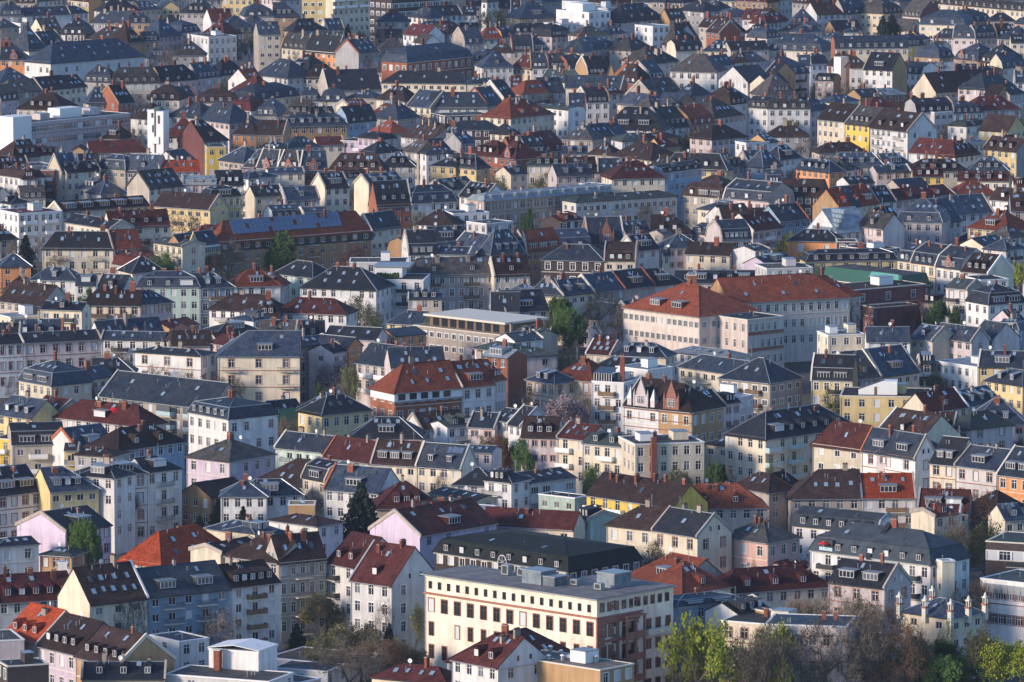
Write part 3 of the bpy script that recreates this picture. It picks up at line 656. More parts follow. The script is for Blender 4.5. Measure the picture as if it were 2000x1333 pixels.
-30.2 2713.1 -44.7 11.5 9.0 14.5 3.4|hr b B c1|210021|0|beige house, brown tile hip roof with one chimney, behind the brick school|
43.1 2710.4 52.0 11.4 9.8 14.5 4.0|h s C d2|110001|0|cream house, slate hip roof, in front and right of the bright white cubic house|
20.1 2709.8 52.0 12.9 11.0 13.5 5.0|M d P d6|313101|0|rose grey house, dark hipped mansard, in front and left of the bright white cubic house|
-139.2 2706.5 52.0 13.6 11.5 14.0 6.5|h s P s2|310101|0|rose grey house, slate hip roof with two skylights, right of the long white hall|
-122.0 2705.7 -34.7 11.8 12.0 14.5 5.4|h r R c2 d2|010141|0|red brick house, dark red tile hip roof, left of the tall cream house|
-39.6 2702.4 -52.0 15.5 9.5 14.5 3.9|g r W c2|210111|0|white house, dark red tile gable roof with two chimneys, behind the brick school|
33.6 2700.4 29.0 13.8 9.8 14.5 3.3|h g C |111100|0|cream house, weathered grey hip roof, in front and right of the bright white cubic house|
106.4 2699.8 48.0 8.9 10.5 13.5 4.4|M s P d3|111101|0|rose grey house, slate hipped mansard, left of the sandstone bayed slate house|
-1.2 2696.8 50.0 8.7 6.8 14.0 4.0|Mr s O d1 c1|110001|0|peach house, slate hipped mansard, in front and left of the bright white cubic house|
201.3 2695.9 10.5 9.1 6.5 14.0 5.5|hr d W vL|010001|0|white house, dark hip roof, behind and right of the long house with cream gable|
174.9 2695.1 -23.0 8.5 6.5 14.0 3.4|hl d P s3|110100|0|rose grey house, dark hip roof with three skylights, right of the sandstone bayed slate house|
192.2 2692.6 28.5 10.4 6.5 14.0 5.0|m s P d4 vL|110000|0|rose grey house, slate mansard with four small dormers, right of the sandstone bayed slate house|
-8.2 2691.8 21.5 9.0 6.8 14.0 4.2|hl c M s4|210100|0|mint green house, terracotta tile hip roof, behind and right of the brick school|
183.2 2691.8 -20.5 9.5 6.5 14.0 5.0|m s P d2 vL|110000|0|rose grey house, slate mansard with two small dormers, right of the sandstone bayed slate house|
-117.0 2686.0 30.9 12.9 18.0 15.0 0.0|f g W D0 w5 f3.8 n1|311101|0|white modernist block with a strip of square windows and a planted roof terrace|1
201.4 2680.4 -31.2 12.7 11.5 14.5 4.8|h s G s1 c1|110141|0|grey house, slate hip roof, behind and right of the long house with cream gable|
-163.4 2679.8 -16.9 18.1 12.5 14.5 4.6|h g B |110101|0|beige house, weathered grey hip roof, behind and right of the long white hall|
-97.7 2675.9 12.9 8.9 11.0 17.0 4.5|g s C s3|414101|0|tall cream house with a slate roof above bare street trees|1
-145.2 2675.8 20.3 6.6 10.2 14.0 3.5|m s T d3|110101|0|ochre house, slate mansard with three small dormers, right of the long white hall|
-151.3 2670.9 51.9 9.5 10.2 14.0 7.8|h b T d3 vL|010101|0|ochre house, brown tile hip roof, behind and right of the long white hall|
63.0 2670.6 -52.0 8.4 12.0 14.5 6.4|hl s I vL c2|110100|0|pink house, slate hip roof with two chimneys, behind and left of the white blank gable|
70.7 2669.0 52.0 16.6 6.6 14.5 7.6|h g I vL s3 c3|011101|0|pink house, weathered grey hip roof, behind and left of the white blank gable|
-15.3 2668.6 23.6 8.1 13.0 13.5 6.2|m s B d2 vL|111101|0|beige blank gabled house with a slate roof in the upper middle|1
126.6 2668.6 -27.4 7.1 10.0 13.5 4.3|M s Y d3|010101|0|yellow house, slate hipped mansard with three small dormers, left of the sandstone bayed slate house|
203.0 2664.1 0.0 5.6 8.0 14.5 2.8|g d C |211101|0|cream house, dark gable roof, behind and right of the long house with cream gable|
-141.8 2663.5 20.3 8.0 8.1 8.5 3.9|h s G d3 c3|212101|0|grey house, slate hip roof with three small dormers, right of the long white hall|
-31.8 2662.4 28.0 6.9 10.0 14.5 3.1|G g W c3|111101|0|white house, weathered grey front gabled roof with three chimneys, behind the brick school|
166.5 2662.1 33.9 5.8 11.5 13.5 5.3|Mr s N d3 vL|010001|0|narrow golden yellow house, slate hipped mansard, right of the sandstone bayed slate house|
161.0 2658.8 27.9 6.9 11.5 13.5 4.7|Ml s N d3|210100|0|golden yellow house, slate hipped mansard, right of the sandstone bayed slate house|
46.5 2648.0 52.0 12.5 8.0 14.5 2.9|h s W |010101|0|white house, slate hip roof, in front and right of the bright white cubic house|
-181.2 2644.1 52.0 11.3 12.5 14.5 5.8|g s G s4 d2|010101|0|grey house, slate gable roof, behind and left of the long white hall|
-86.8 2639.9 -47.6 14.7 6.6 13.8 5.9|m g C d4 c1|210100|0|cream house, weathered grey mansard with four small dormers, right of the tall cream house|
34.6 2639.6 52.0 20.2 11.0 13.5 4.8|M s G d2|210101|0|grey house, slate hipped mansard, in front of the bright white cubic house|
-47.0 2636.0 10.2 10.8 8.5 14.5 3.2|h g B s1|112101|0|beige house, weathered grey hip roof with one skylight, behind and left of the brick school|
112.1 2633.3 -24.4 23.0 13.0 13.5 6.4|M s C d5 s4 c1|110111|0|cream house, slate hipped mansard with five small dormers, left of the sandstone bayed slate house|
51.5 2632.0 52.0 14.8 10.5 14.5 4.3|h g B c2|012101|0|beige house, weathered grey hip roof, in front and right of the bright white cubic house|
11.3 2631.5 39.1 7.5 6.9 13.8 5.4|M s B d4 vL|110001|0|beige house, slate hipped mansard, in front and left of the bright white cubic house|
-187.9 2630.6 44.6 9.0 12.5 14.5 9.1|h s C s8 vR c1|010101|0|cream house, slate hip roof with eight skylights, left of the long white hall|
80.8 2629.4 -8.5 10.7 9.2 14.0 3.7|hl s C d3|110100|0|cream house, slate hip roof with three small dormers, behind the white blank gable|
94.2 2628.7 22.3 16.7 8.0 14.5 3.0|g d B c2 s2|111101|0|beige house, dark gable roof with two skylights, behind and right of the white blank gable|
4.3 2628.3 11.0 8.3 6.9 13.8 6.3|m s B d4 vL|110000|0|beige house, slate mansard, in front and left of the bright white cubic house|
-75.5 2628.2 -44.7 18.0 6.6 13.8 6.2|g d O s2 c3|210000|0|peach house, dark gable roof with two skylights, right of the tall cream house|
70.2 2627.8 23.8 11.8 9.2 14.0 4.2|m d C d3|110101|0|cream house, dark mansard with three small dormers, behind and left of the white blank gable|
-4.2 2627.5 0.0 8.9 6.9 13.8 3.3|h b B |110100|0|beige house, brown tile hip roof, right of the brick school|
-64.8 2620.0 -23.8 9.3 6.6 13.8 5.6|m s C d3|010000|0|cream house, slate mansard with three small dormers, right of the tall cream house|
24.0 2617.7 -20.2 9.1 12.0 14.5 5.1|h s C vL|110111|0|cream house, slate hip roof, in front of the bright white cubic house|
141.6 2614.7 6.2 29.1 11.0 16.0 4.6|m s C d8 x2 w10|111101|0|long curved slate mansard house with red sandstone bays|1
-56.4 2614.5 50.5 12.2 12.0 14.5 5.0|g s G s6|313101|0|grey house, slate gable roof with six skylights, left of the brick school|
165.2 2614.4 -27.1 6.9 12.0 13.5 5.1|m g C d2|010101|0|cream house, weathered grey mansard, behind and right of the long house with cream gable|
-45.4 2604.8 50.5 9.9 8.7 8.0 3.8|h b B d2 c2|011101|0|beige house, brown tile hip roof with two small dormers, left of the brick school|
170.3 2602.0 52.0 9.9 12.0 13.5 5.7|M s T d2|111101|0|ochre house, slate hipped mansard, behind and right of the long house with cream gable|
-126.6 2601.7 0.0 12.5 12.0 14.5 5.2|h g G |210121|0|grey house, weathered grey hip roof, left of the tall cream house|
177.3 2590.5 -52.0 14.0 12.0 13.5 6.2|M s T x1 d3|110101|0|ochre house, slate hipped mansard with three small dormers, right of the sandstone bayed slate house|
-13.5 2585.1 -41.1 9.3 10.5 13.5 4.4|M s N d1 c1|210101|0|golden yellow house, slate hipped mansard with one small dormer, right of the brick school|
-161.0 2581.5 45.9 49.4 15.0 14.5 6.8|h s W s10 c3 f5.5 w9|111101|0|long white hall with a slate hip roof and brown framed windows|1
-193.7 2580.8 0.0 10.7 13.0 14.5 6.0|hr s O x1|110101|0|ochre brick house with a white edged front gable below the upper left corner|1
57.9 2575.9 43.8 17.6 13.0 14.5 5.1|h g B c1|011101|0|beige house, weathered grey hip roof with one chimney, left of the white blank gable|
95.2 2574.4 22.6 7.9 8.0 14.5 3.2|hr s W vL|110001|0|white house, slate hip roof, behind and right of the white blank gable|
185.6 2573.7 -52.0 12.9 12.0 13.5 7.2|M d C d4 s3 vR|110101|0|cream house, dark hipped mansard, right of the long house with cream gable|
88.6 2571.3 27.6 6.5 8.0 14.5 3.2|hl b C vL|110100|0|cream house, brown tile hip roof, behind and right of the white blank gable|
59.9 2566.8 52.0 15.1 8.0 14.5 2.8|h d C |210101|0|cream house, dark hip roof, left of the white blank gable|
118.9 2565.3 24.2 7.3 7.3 14.0 4.2|M s W s2|310001|0|white house, slate hipped mansard with two skylights, behind the low white gambrel house|
113.1 2563.8 0.0 4.8 7.3 14.0 3.2|g s W |310100|0|white house, slate gable roof, behind and left of the low white gambrel house|
-27.8 2560.7 50.7 39.2 13.0 16.0 5.6|M s R w10 f4.6 c1 X3|211101|0|brick school building with a pavilion slate mansard and sandstone corners|1
82.1 2557.8 52.0 11.7 8.0 14.5 3.3|g s U s3 vL|110101|0|blue grey house, slate gable roof with three skylights, behind the white blank gable|
25.4 2553.4 50.1 11.7 6.5 13.5 5.0|Mr g P s1|110001|0|rose grey house, weathered grey hipped mansard, in front of the bright white cubic house|
3.6 2552.1 -52.0 11.8 6.5 13.8 4.5|h r C s2|210100|0|cream house, dark red tile hip roof, behind the cream villa with red pyramid roof|
17.8 2549.4 21.3 8.2 6.5 13.8 5.2|m g P d4 vL|110000|0|rose grey house, weathered grey mansard, in front of the bright white cubic house|
10.6 2547.6 5.0 6.8 6.5 13.8 5.6|m s W d3 s1 vL|210000|0|white house, slate mansard with three small dormers, behind the cream villa with red pyramid roof|
-5.5 2547.3 13.9 12.4 12.0 14.5 4.9|h s W d1 w5|212101|0|white house, slate hip roof with one small dormer, right of the brick school|
192.4 2543.9 51.4 15.2 6.5 14.2 5.7|Mr s C d3 vL|110001|0|cream house, slate hipped mansard, right of the long house with cream gable|
182.5 2532.1 48.6 15.7 6.5 14.2 1.3|h b R |110000|0|red brick house, brown tile hip roof, right of the long house with cream gable|
-82.4 2531.3 -52.0 15.8 12.0 14.5 5.5|h d W D1 vL|010101|0|white house, dark hip roof, in front and right of the tall cream house|
171.9 2526.2 0.0 10.7 6.5 14.2 2.7|g d R |010000|0|red brick house, dark gable roof, right of the long house with cream gable|
69.0 2525.1 -18.4 18.6 14.0 14.5 6.3|h g W d0 c3 s2 f4|210121|0|white polygonal corner house under a large weathered slate hip roof|1
32.4 2523.9 21.6 7.9 12.0 13.5 6.4|m d P d4 vL|111101|0|rose grey house, dark mansard, behind the slate house with two wide dormers|
-99.5 2523.9 52.0 8.3 12.0 14.1 4.1|G s W |010101|0|white house, slate front gabled roof, in front and left of the tall cream house|
106.1 2522.5 39.5 18.3 13.0 13.5 6.4|M s W d4 b1 vL c1|310101|0|white house, slate hipped mansard, behind and left of the low white gambrel house|
161.9 2522.2 0.0 12.6 8.0 14.5 3.3|g m N D1|110100|0|house with pale metal roof and yellow trim|1
123.2 2521.5 -52.0 10.9 9.5 17.0 3.9|g b W s1|310130|0|white stepped house with a small stair tower and brown roof|1
-106.1 2514.4 52.0 11.6 6.7 13.9 5.7|M d C d4 vL|210101|0|cream house, dark hipped mansard, in front and left of the tall cream house|
97.7 2513.5 -52.0 6.0 10.0 14.5 4.1|g d T vL|010011|0|ochre house, dark gable roof, right of the white blank gable|
131.5 2512.6 0.0 7.3 9.5 17.0 4.0|hr b W s2|313001|0|white house, brown tile hip roof, in front of the sandstone bayed slate house|
150.4 2508.9 -46.7 11.9 9.5 15.0 4.1|m s W d3|310101|0|white house, slate mansard, behind and right of the long house with cream gable|
37.3 2504.8 0.0 2.7 9.0 14.5 4.6|G g T |010101|0|ochre house, weathered grey front gabled roof, behind the slate house with two wide dormers|
-90.8 2503.5 -52.0 21.0 13.0 14.5 6.0|h s W s6 vL|110121|0|white house, slate hip roof with six skylights, in front of the tall cream house|
54.9 2501.6 52.0 8.7 12.0 13.5 6.7|m s P d3 vL|010101|0|rose grey house, slate mansard with three small dormers, left of the white blank gable|
-114.1 2500.7 52.0 14.3 6.7 13.9 5.9|Mr s P d5 vL|210001|0|rose grey house, slate hipped mansard, in front and left of the tall cream house|
-72.0 2499.0 0.0 11.1 6.6 14.5 4.6|h b C s2|210001|0|cream house, brown tile hip roof, in front and right of the tall cream house|
16.6 2496.2 -29.6 11.6 8.0 14.5 2.6|g t C vL|010101|0|cream house, greenish grey gable roof, in front of the bright white cubic house|
117.3 2492.3 -23.3 7.2 8.0 13.5 2.6|m d P d3|210121|0|low white gambrel house with three dormers beside a bare tree|1
137.3 2491.8 -28.9 12.0 13.0 18.0 5.8|g d W D1 s2 c1 vL|210141|0|white house with a glazed dormer and black flue in the upper right|1
49.7 2491.6 52.0 8.0 12.0 13.5 6.7|Mr s R d3 vL|010001|0|red brick house, slate hipped mansard with three small dormers, left of the white blank gable|
-125.0 2486.5 44.4 18.2 6.7 13.9 5.8|Mr d P d3 s2 c2|110001|0|rose grey house, dark hipped mansard with three small dormers, behind the white concrete tower|
42.6 2483.8 -44.9 12.0 8.1 13.5 7.0|M b R d4 vL|010101|0|red brick house, brown tile hipped mansard, behind the slate house with two wide dormers|
15.3 2482.1 -52.0 13.7 8.0 14.5 2.2|h t C |010101|0|cream house, greenish grey hip roof, in front of the bright white cubic house|
82.7 2482.0 -47.4 15.4 13.0 14.5 5.3|G s W c1|110111|0|white blank gable of a long house in the upper right of centre|1
-185.1 2479.7 29.6 13.7 13.0 14.5 4.7|h s T c1|010101|0|ochre house, slate hip roof, in front and left of the long white hall|
-33.0 2479.4 -10.1 32.1 10.5 14.0 3.9|h d C s3 c2|210101|0|cream house, dark hip roof with three skylights, in front of the brick school|
-95.6 2479.1 45.6 7.9 11.0 14.5 4.5|g c W |011101|0|white house, terracotta tile gable roof, in front and left of the tall cream house|
-154.9 2479.0 -27.4 12.2 6.7 13.9 5.7|M s G d4|110100|0|grey house, slate hipped mansard, in front and right of the long white hall|
-140.5 2478.1 12.4 18.4 6.7 13.9 5.7|M g C d5|310000|0|cream house, weathered grey hipped mansard, in front and right of the long white hall|
189.6 2476.3 0.0 3.8 9.5 14.5 3.9|g s W s2 vL|110101|0|white house, slate gable roof, behind and right of the maroon roofed white gable house|
92.1 2467.9 -38.9 8.9 12.0 14.5 3.3|G s C |010101|0|cream house, slate front gabled roof, right of the white blank gable|
-7.6 2459.5 52.0 7.6 8.0 14.5 2.6|g s C |010101|0|cream house, slate gable roof, behind and left of the cream villa with red pyramid roof|
168.2 2459.0 39.3 30.5 13.0 13.0 6.7|g b C s5 w12 b3 kg v0|211101|0|long house with green balcony panels, brown roof and big cream gable end|1
-160.5 2457.7 52.0 8.8 10.0 14.5 3.9|g d C vL|310101|0|cream house, dark gable roof, in front of the long white hall|
180.6 2454.0 52.0 20.3 12.0 14.5 5.4|h s P c2|011101|0|rose grey house, slate hip roof, behind and right of the maroon roofed white gable house|
30.0 2451.2 -15.2 21.0 10.0 14.5 4.1|g s C s6|110111|0|narrow slate roof with a row of six skylights over a pale facade|1
1.7 2448.4 0.0 4.3 10.5 14.5 4.3|g r B |010101|0|beige house, dark red tile gable roof, behind the cream villa with red pyramid roof|
-168.0 2446.7 44.8 13.7 10.0 14.5 4.4|g d C s4 vL|110001|0|cream house, dark gable roof, in front and left of the long white hall|
-58.0 2445.7 15.6 20.4 15.0 14.5 6.7|g d B c3 s2|010101|0|beige house, dark gable roof with two skylights, in front and left of the brick school|
-13.4 2441.3 0.0 6.1 8.0 17.0 2.5|h s Y |110101|0|yellow house, slate hip roof, in front and right of the brick school|
-98.6 2437.8 -38.1 13.3 13.0 14.5 5.1|h r C s1|010101|0|cream house, dark red tile hip roof, in front and left of the tall cream house|
-179.3 2436.4 40.4 16.8 10.0 14.5 4.0|hl g B |110100|0|beige house, weathered grey hip roof, behind and left of the long pale office block|
14.7 2436.1 16.5 9.6 11.5 14.5 4.7|g s G s3 vL|210001|0|grey house, slate gable roof, behind and right of the cream villa with red pyramid roof|
8.8 2430.7 41.6 12.3 10.0 14.5 4.1|hl c B s4 vL|111100|0|beige house, terracotta tile hip roof with four skylights, right of the brick school|
37.5 2429.3 35.6 9.3 8.0 14.5 2.5|h r W |210101|0|white house, dark red tile hip roof, behind the slate house with two wide dormers|
184.9 2426.6 52.0 10.4 8.5 14.5 3.5|hr d B |310001|0|beige house, dark hip roof, behind and right of the maroon roofed white gable house|
56.9 2424.0 52.0 18.9 12.0 14.5 5.3|g g B s5|010101|0|beige house, weathered grey gable roof with five skylights, left of the white blank gable|
98.7 2423.9 25.3 12.6 13.0 14.5 7.0|h g B d4|111101|0|beige house, weathered grey hip roof, left of the low white gambrel house|
139.5 2423.9 29.8 10.9 8.0 14.5 2.0|hr m R |110001|0|red brick house, pale metal hip roof, right of the long house with cream gable|
180.0 2423.9 46.8 7.4 6.5 14.5 3.3|G b T |011100|0|ochre house, brown tile front gabled roof, right of the long house with cream gable|
-118.5 2422.7 42.8 7.9 8.0 13.9 3.4|g s C |110101|0|cream house, slate gable roof, behind and right of the white concrete tower|
62.1 2421.2 -52.0 9.7 10.5 14.5 4.4|h s B s4|010111|0|beige house, slate hip roof, in front and left of the white blank gable|
-85.6 2419.3 52.0 25.0 12.0 13.5 5.1|M s Y d3 X4 c1|110101|0|yellow house, slate hipped mansard with three small dormers, in front of the tall cream house|
130.8 2418.5 34.0 9.6 8.0 14.5 2.1|g s T |010100|0|ochre house, slate gable roof, right of the low white gambrel house|
-0.9 2413.2 52.0 7.6 12.0 14.5 5.8|g d W s3 vL|110101|0|white house, dark gable roof, behind and left of the cream villa with red pyramid roof|
-182.5 2410.2 52.0 10.0 12.0 13.5 5.3|m g P d3|213101|0|rose grey house, weathered grey mansard, left of the long pale office block|
-54.9 2408.5 -20.0 11.7 9.5 14.5 2.4|h s B c3|110101|0|beige house, slate hip roof with three chimneys, behind the pink cubic house|
-73.5 2405.9 0.0 7.7 11.2 13.5 4.9|M s P d3|110100|0|rose grey house, slate hipped mansard, behind and left of the pink cubic house|
-65.0 2405.9 0.0 9.3 11.2 13.5 4.6|M s C d2|110000|0|cream house, slate hipped mansard, behind and left of the pink cubic house|
74.0 2405.0 -52.0 14.8 11.5 14.0 4.8|h s C s3 vL|010131|0|cream house, slate hip roof with three skylights, in front of the white blank gable|
-126.3 2404.7 -13.0 11.8 12.0 14.1 5.2|M b C d3 c2|110111|0|cream house with a flat topped dark brown mansard|1
30.9 2402.0 17.1 9.0 11.5 13.5 4.9|m d W d4 c2|310101|0|white narrow house with a black mansard of four dormers|1
-44.1 2401.8 -41.2 14.1 9.5 14.5 4.7|h b C s4 d1 v|110101|0|cream house, brown tile hip roof, in front and left of the brick school|
-106.9 2399.6 0.0 14.8 10.5 13.5 4.6|M b P c2 d4 vL|110101|0|rose grey house, brown tile hipped mansard, behind and right of the white concrete tower|
62.9 2397.5 52.0 11.0 10.0 14.2 2.8|G s T |110101|0|ochre house, slate front gabled roof, in front and left of the white blank gable|
120.8 2394.6 48.6 14.1 8.0 14.5 2.1|h s C |110101|0|cream house, slate hip roof, in front and right of the low white gambrel house|
44.1 2394.2 -52.0 19.7 6.5 13.3 4.0|hl s T vR c2|110100|0|ochre house, slate hip roof, behind and right of the slate house with two wide dormers|
-149.0 2392.2 20.3 7.6 6.6 14.5 5.2|hl s B s5 c2 vL|111100|0|beige house, slate hip roof, behind and right of the long pale office block|
-139.0 2390.9 43.9 7.6 11.8 14.5 5.9|g d R s4 vL c2|311101|0|red brick house, dark gable roof, behind and left of the white concrete tower|
81.5 2387.7 52.0 9.8 12.0 14.0 6.6|M b P d3|310101|0|rose grey house, brown tile hipped mansard, in front of the white blank gable|
-6.0 2385.4 52.0 8.9 12.0 14.5 5.7|g s G s3 vL|010101|0|grey house, slate gable roof, left of the cream villa with red pyramid roof|
57.0 2384.1 52.0 7.9 11.0 14.5 2.8|G s B |010001|0|beige house, slate front gabled roof, right of the slate house with two wide dormers|
52.4 2381.5 52.0 9.5 6.5 14.5 2.6|hl g B |111100|0|beige house, weathered grey hip roof, in front and left of the white blank gable|
-54.8 2376.2 37.5 8.5 8.0 14.5 2.0|g c C |111101|0|cream house, terracotta tile gable roof, behind the pink cubic house|
-33.3 2373.7 -44.0 11.9 13.0 14.5 5.3|g s C s4 vL|210110|0|cream left half of the corner pair with six skylights|1
132.2 2371.1 28.7 10.8 8.0 14.5 3.4|h r B c2 vL|110101|0|beige house, dark red tile hip roof, in front of the long house with cream gable|
-18.9 2371.1 0.0 20.4 7.2 14.5 5.0|hr s W s6 c1|110001|0|white house, slate hip roof, left of the cream villa with red pyramid roof|
-97.3 2368.4 -31.3 9.9 11.5 13.5 5.0|M r W d1 c1|010101|0|white house, dark red tile hipped mansard, right of the white concrete tower|
-168.3 2363.8 -23.0 18.4 14.0 14.5 5.4|h b B d3 c2|110111|0|beige house, brown tile hip roof, left of the long pale office block|
172.3 2361.6 23.3 19.5 10.5 14.5 4.4|h r P c2|110101|0|rose grey house, dark red tile hip roof, right of the long house with cream gable|
110.4 2360.8 50.5 13.3 8.5 14.5 3.4|h s P vR|410101|0|rose grey house, slate hip roof, in front of the low white gambrel house|
23.1 2360.8 0.0 6.1 12.0 14.5 5.4|g s B vL|010101|0|beige house, slate gable roof, behind and left of the slate house with two wide dormers|
13.4 2360.3 -49.6 20.2 8.0 15.0 1.0|m t W |310121|0|white house, greenish grey mansard, right of the cream villa with red pyramid roof|
60.2 2355.7 52.0 10.2 8.0 14.5 2.5|g r G c1|010101|0|grey house, dark red tile gable roof, in front and left of the white blank gable|
140.4 2355.6 -22.3 13.4 12.0 14.5 5.0|h b P s2 vL c1|010101|0|rose grey house, brown tile hip roof, behind and right of the bright yellow row house|
161.8 2351.6 25.2 11.9 9.0 14.0 4.0|M s W d4|110101|0|white house, slate hipped mansard with four small dormers, behind the maroon roofed white gable house|
-87.2 2347.8 -17.9 8.2 12.0 13.5 5.9|M s G d3|110111|0|grey house, slate hipped mansard, behind and left of the pink cubic house|
-44.6 2345.5 -25.7 11.7 11.0 14.5 4.6|h c T s4 d4|010101|0|ochre house, terracotta tile hip roof, behind and right of the pink cubic house|
87.0 2343.4 -37.7 8.3 6.5 16.5 3.9|m d W d3 c1|310100|0|white long house with black roof and two dormers at upper right|1
-66.9 2341.1 23.0 9.7 6.5 14.5 2.5|g g B c2 d2|010001|0|beige house, weathered grey gable roof, behind and left of the pink cubic house|
97.8 2340.9 0.0 14.9 6.5 16.5 3.3|M g W d4 s3|210001|0|white corner house with a low slate mansard in the upper right|1
-76.1 2339.8 -7.5 9.6 6.5 14.5 5.2|hl g G d3|010100|0|grey house, weathered grey hip roof, behind and left of the pink cubic house|
-15.1 2336.7 24.4 18.3 12.0 14.5 0.0|f g K w6|111101|0|dark green clad penthouse with a band of white windows|1
76.4 2335.4 52.0 17.6 13.0 14.5 5.5|h g P c3 vL|110101|0|rose grey house, weathered grey hip roof, in front of the white blank gable|
-4.3 2332.9 -27.9 10.7 12.0 14.5 6.1|h c C c1|010000|0|cream house, terracotta tile hip roof, left of the cream villa with red pyramid roof|
-115.4 2331.2 -42.2 17.1 12.5 14.5 5.0|h s P c3|110101|0|rose grey house, slate hip roof, behind and right of the white concrete tower|
-36.1 2329.2 52.0 12.5 12.0 14.5 5.1|h s G s1|111101|0|grey house, slate hip roof with one skylight, behind and right of the pink cubic house|
-130.6 2327.7 -38.8 8.7 13.0 14.5 5.0|h b W s2 c1|310141|0|white house, brown tile hip roof, behind and left of the white concrete tower|
148.1 2322.6 20.7 14.2 10.5 17.0 4.5|m d W d4 c2|111101|0|tall lilac grey house with a black mansard and four slim dormers|1
151.3 2322.6 35.5 8.7 6.5 17.0 0.0|f g P |311001|0|rose grey building, weathered grey flat roof, behind the maroon roofed white gable house|
-151.1 2320.3 48.7 49.5 14.0 15.0 0.0|f g P w17 f4.3 n2 W3|212101|0|long pale office block with three rows of wide dark windows|1
7.2 2320.0 48.8 23.2 14.0 16.0 5.2|h c C c3 d2 s2|211101|0|large cream villa with a red tile pyramid roof and dormers|1
-140.1 2318.7 -38.8 8.1 8.4 8.5 3.7|h b B D1 c1|110111|0|beige house, brown tile hip roof, in front and right of the long pale office block|
-103.8 2316.3 -52.0 17.4 12.5 14.5 5.9|hr s P s3 c1|110131|0|rose grey house, slate hip roof with three skylights, right of the white concrete tower|
171.0 2314.8 50.3 9.6 8.0 14.0 1.6|hr s W |010001|0|white house, slate hip roof, behind and right of the maroon roofed white gable house|
66.2 2308.1 51.4 14.1 12.5 14.0 6.4|m c R d3 c2 vL|110001|0|red roofed row house with zinc dormers and red walls|1
162.7 2305.1 49.5 16.0 8.0 14.0 2.0|M t W d2 b1|112100|0|white house, greenish grey hipped mansard, behind and right of the maroon roofed white gable house|
-52.1 2304.5 48.5 14.7 6.5 15.0 5.8|m d U d3|210001|0|pale blue house with a glazed roof terrace|1
110.8 2303.3 -50.9 14.3 13.3 16.0 5.4|g b C s3|310101|0|cream house at the left end of a colourful row of four|1
57.2 2298.4 43.1 12.4 12.5 14.0 6.7|g t W d4 vL c2|310000|0|white house, greenish grey gable roof, right of the slate house with two wide dormers|
-68.0 2295.9 15.5 22.8 6.5 15.0 3.5|h s T d6 c3 f4 w8|110100|0|tan corner house with white windows and a low slate roof|1
119.1 2287.5 -52.0 12.5 13.3 16.0 5.8|g g N d4 c2 vL|210101|0|bright yellow row house with slate roof|1
41.7 2286.3 -12.6 22.1 13.4 14.5 6.9|h d W D2 s6|110111|0|dark slate hipped house with two wide white framed dormers|1
-13.2 2283.9 0.0 17.6 8.0 14.5 2.7|h s K s1|210101|0|dark clad house, slate hip roof, behind and left of the long metal mansard block|
173.7 2281.5 52.0 11.1 12.0 14.5 4.9|G b Y vL|111101|0|yellow house, brown tile front gabled roof, right of the maroon roofed white gable house|
-45.3 2275.5 -52.0 11.9 8.5 14.5 3.5|h c C |010111|0|cream house, terracotta tile hip roof, behind and right of the pink cubic house|
37.0 2271.0 52.0 8.0 8.5 14.3 3.3|g s C s1 vL|010001|0|cream house, slate gable roof, right of the cream villa with red pyramid roof|
1.1 2268.4 52.0 5.0 9.0 14.5 3.3|h d C |111101|0|cream house, dark hip roof, in front of the cream villa with red pyramid roof|
128.9 2268.1 -52.0 19.3 13.3 16.0 5.8|g b W d3 s6 b2 vR|310111|0|white row house with rows of open skylights and blank gable|1
-91.5 2267.7 -13.4 8.2 11.2 14.5 4.4|h b O s1|210100|0|peach house, brown tile hip roof with one skylight, right of the white concrete tower|
-82.8 2265.8 -11.3 9.7 11.2 14.5 4.3|g b T s2|110011|0|ochre house, brown tile gable roof with two skylights, left of the pink cubic house|
30.6 2262.7 49.7 12.3 8.5 14.3 3.7|hl s C s3 vL|110100|0|cream house, slate hip roof, in front of the slate house with two wide dormers|
94.0 2260.1 0.0 14.4 8.5 14.5 3.1|h b G c2|310101|0|grey house, brown tile hip roof with two chimneys, left of the bright yellow row house|
-112.1 2259.2 0.0 11.3 12.0 14.5 5.6|h r W c2|210101|0|white house, dark red tile hip roof, in front and right of the white concrete tower|
-61.6 2255.3 14.3 9.4 8.0 12.0 2.3|g r C s1|110100|0|cream house, dark red tile gable roof with one skylight, left of the pink cubic house|
-51.8 2255.1 -19.4 14.0 11.0 13.0 0.0|f d I n1 b1 w5|210101|0|pink cubic house with a terrace and a curved dark roof piece|1
73.9 2254.3 43.5 17.0 10.5 14.5 3.8|h b P s1 c1|212101|0|rose grey house, brown tile hip roof, in front of the white blank gable|
-32.4 2253.7 -49.3 17.0 9.0 14.5 4.5|hl b G s6|110100|0|grey house, brown tile hip roof with six skylights, right of the pink cubic house|
51.3 2253.1 52.0 17.5 7.7 14.5 1.5|hr b T |010001|0|ochre house, brown tile hip roof, right of the slate house with two wide dormers|
21.9 2245.8 -23.3 11.8 11.5 14.7 4.3|h g B |110111|0|beige house, weathered grey hip roof, behind and right of the long metal mansard block|
-100.3 2245.2 49.9 12.1 12.0 14.5 6.6|hr b W d1|114101|0|white house, brown tile hip roof with one small dormer, right of the white concrete tower|
-22.1 2244.4 -31.2 11.2 9.0 14.5 4.4|h s K d1|010011|0|dark clad house, slate hip roof with one small dormer, right of the pink cubic house|
41.6 2243.8 27.9 9.9 7.7 14.5 2.1|hl t W |111100|0|white house, greenish grey hip roof, behind and right of the long white terrace block|
88.0 2239.1 48.6 6.2 8.0 14.5 2.4|hr s W |110001|0|white house, slate hip roof, left of the bright yellow row house|
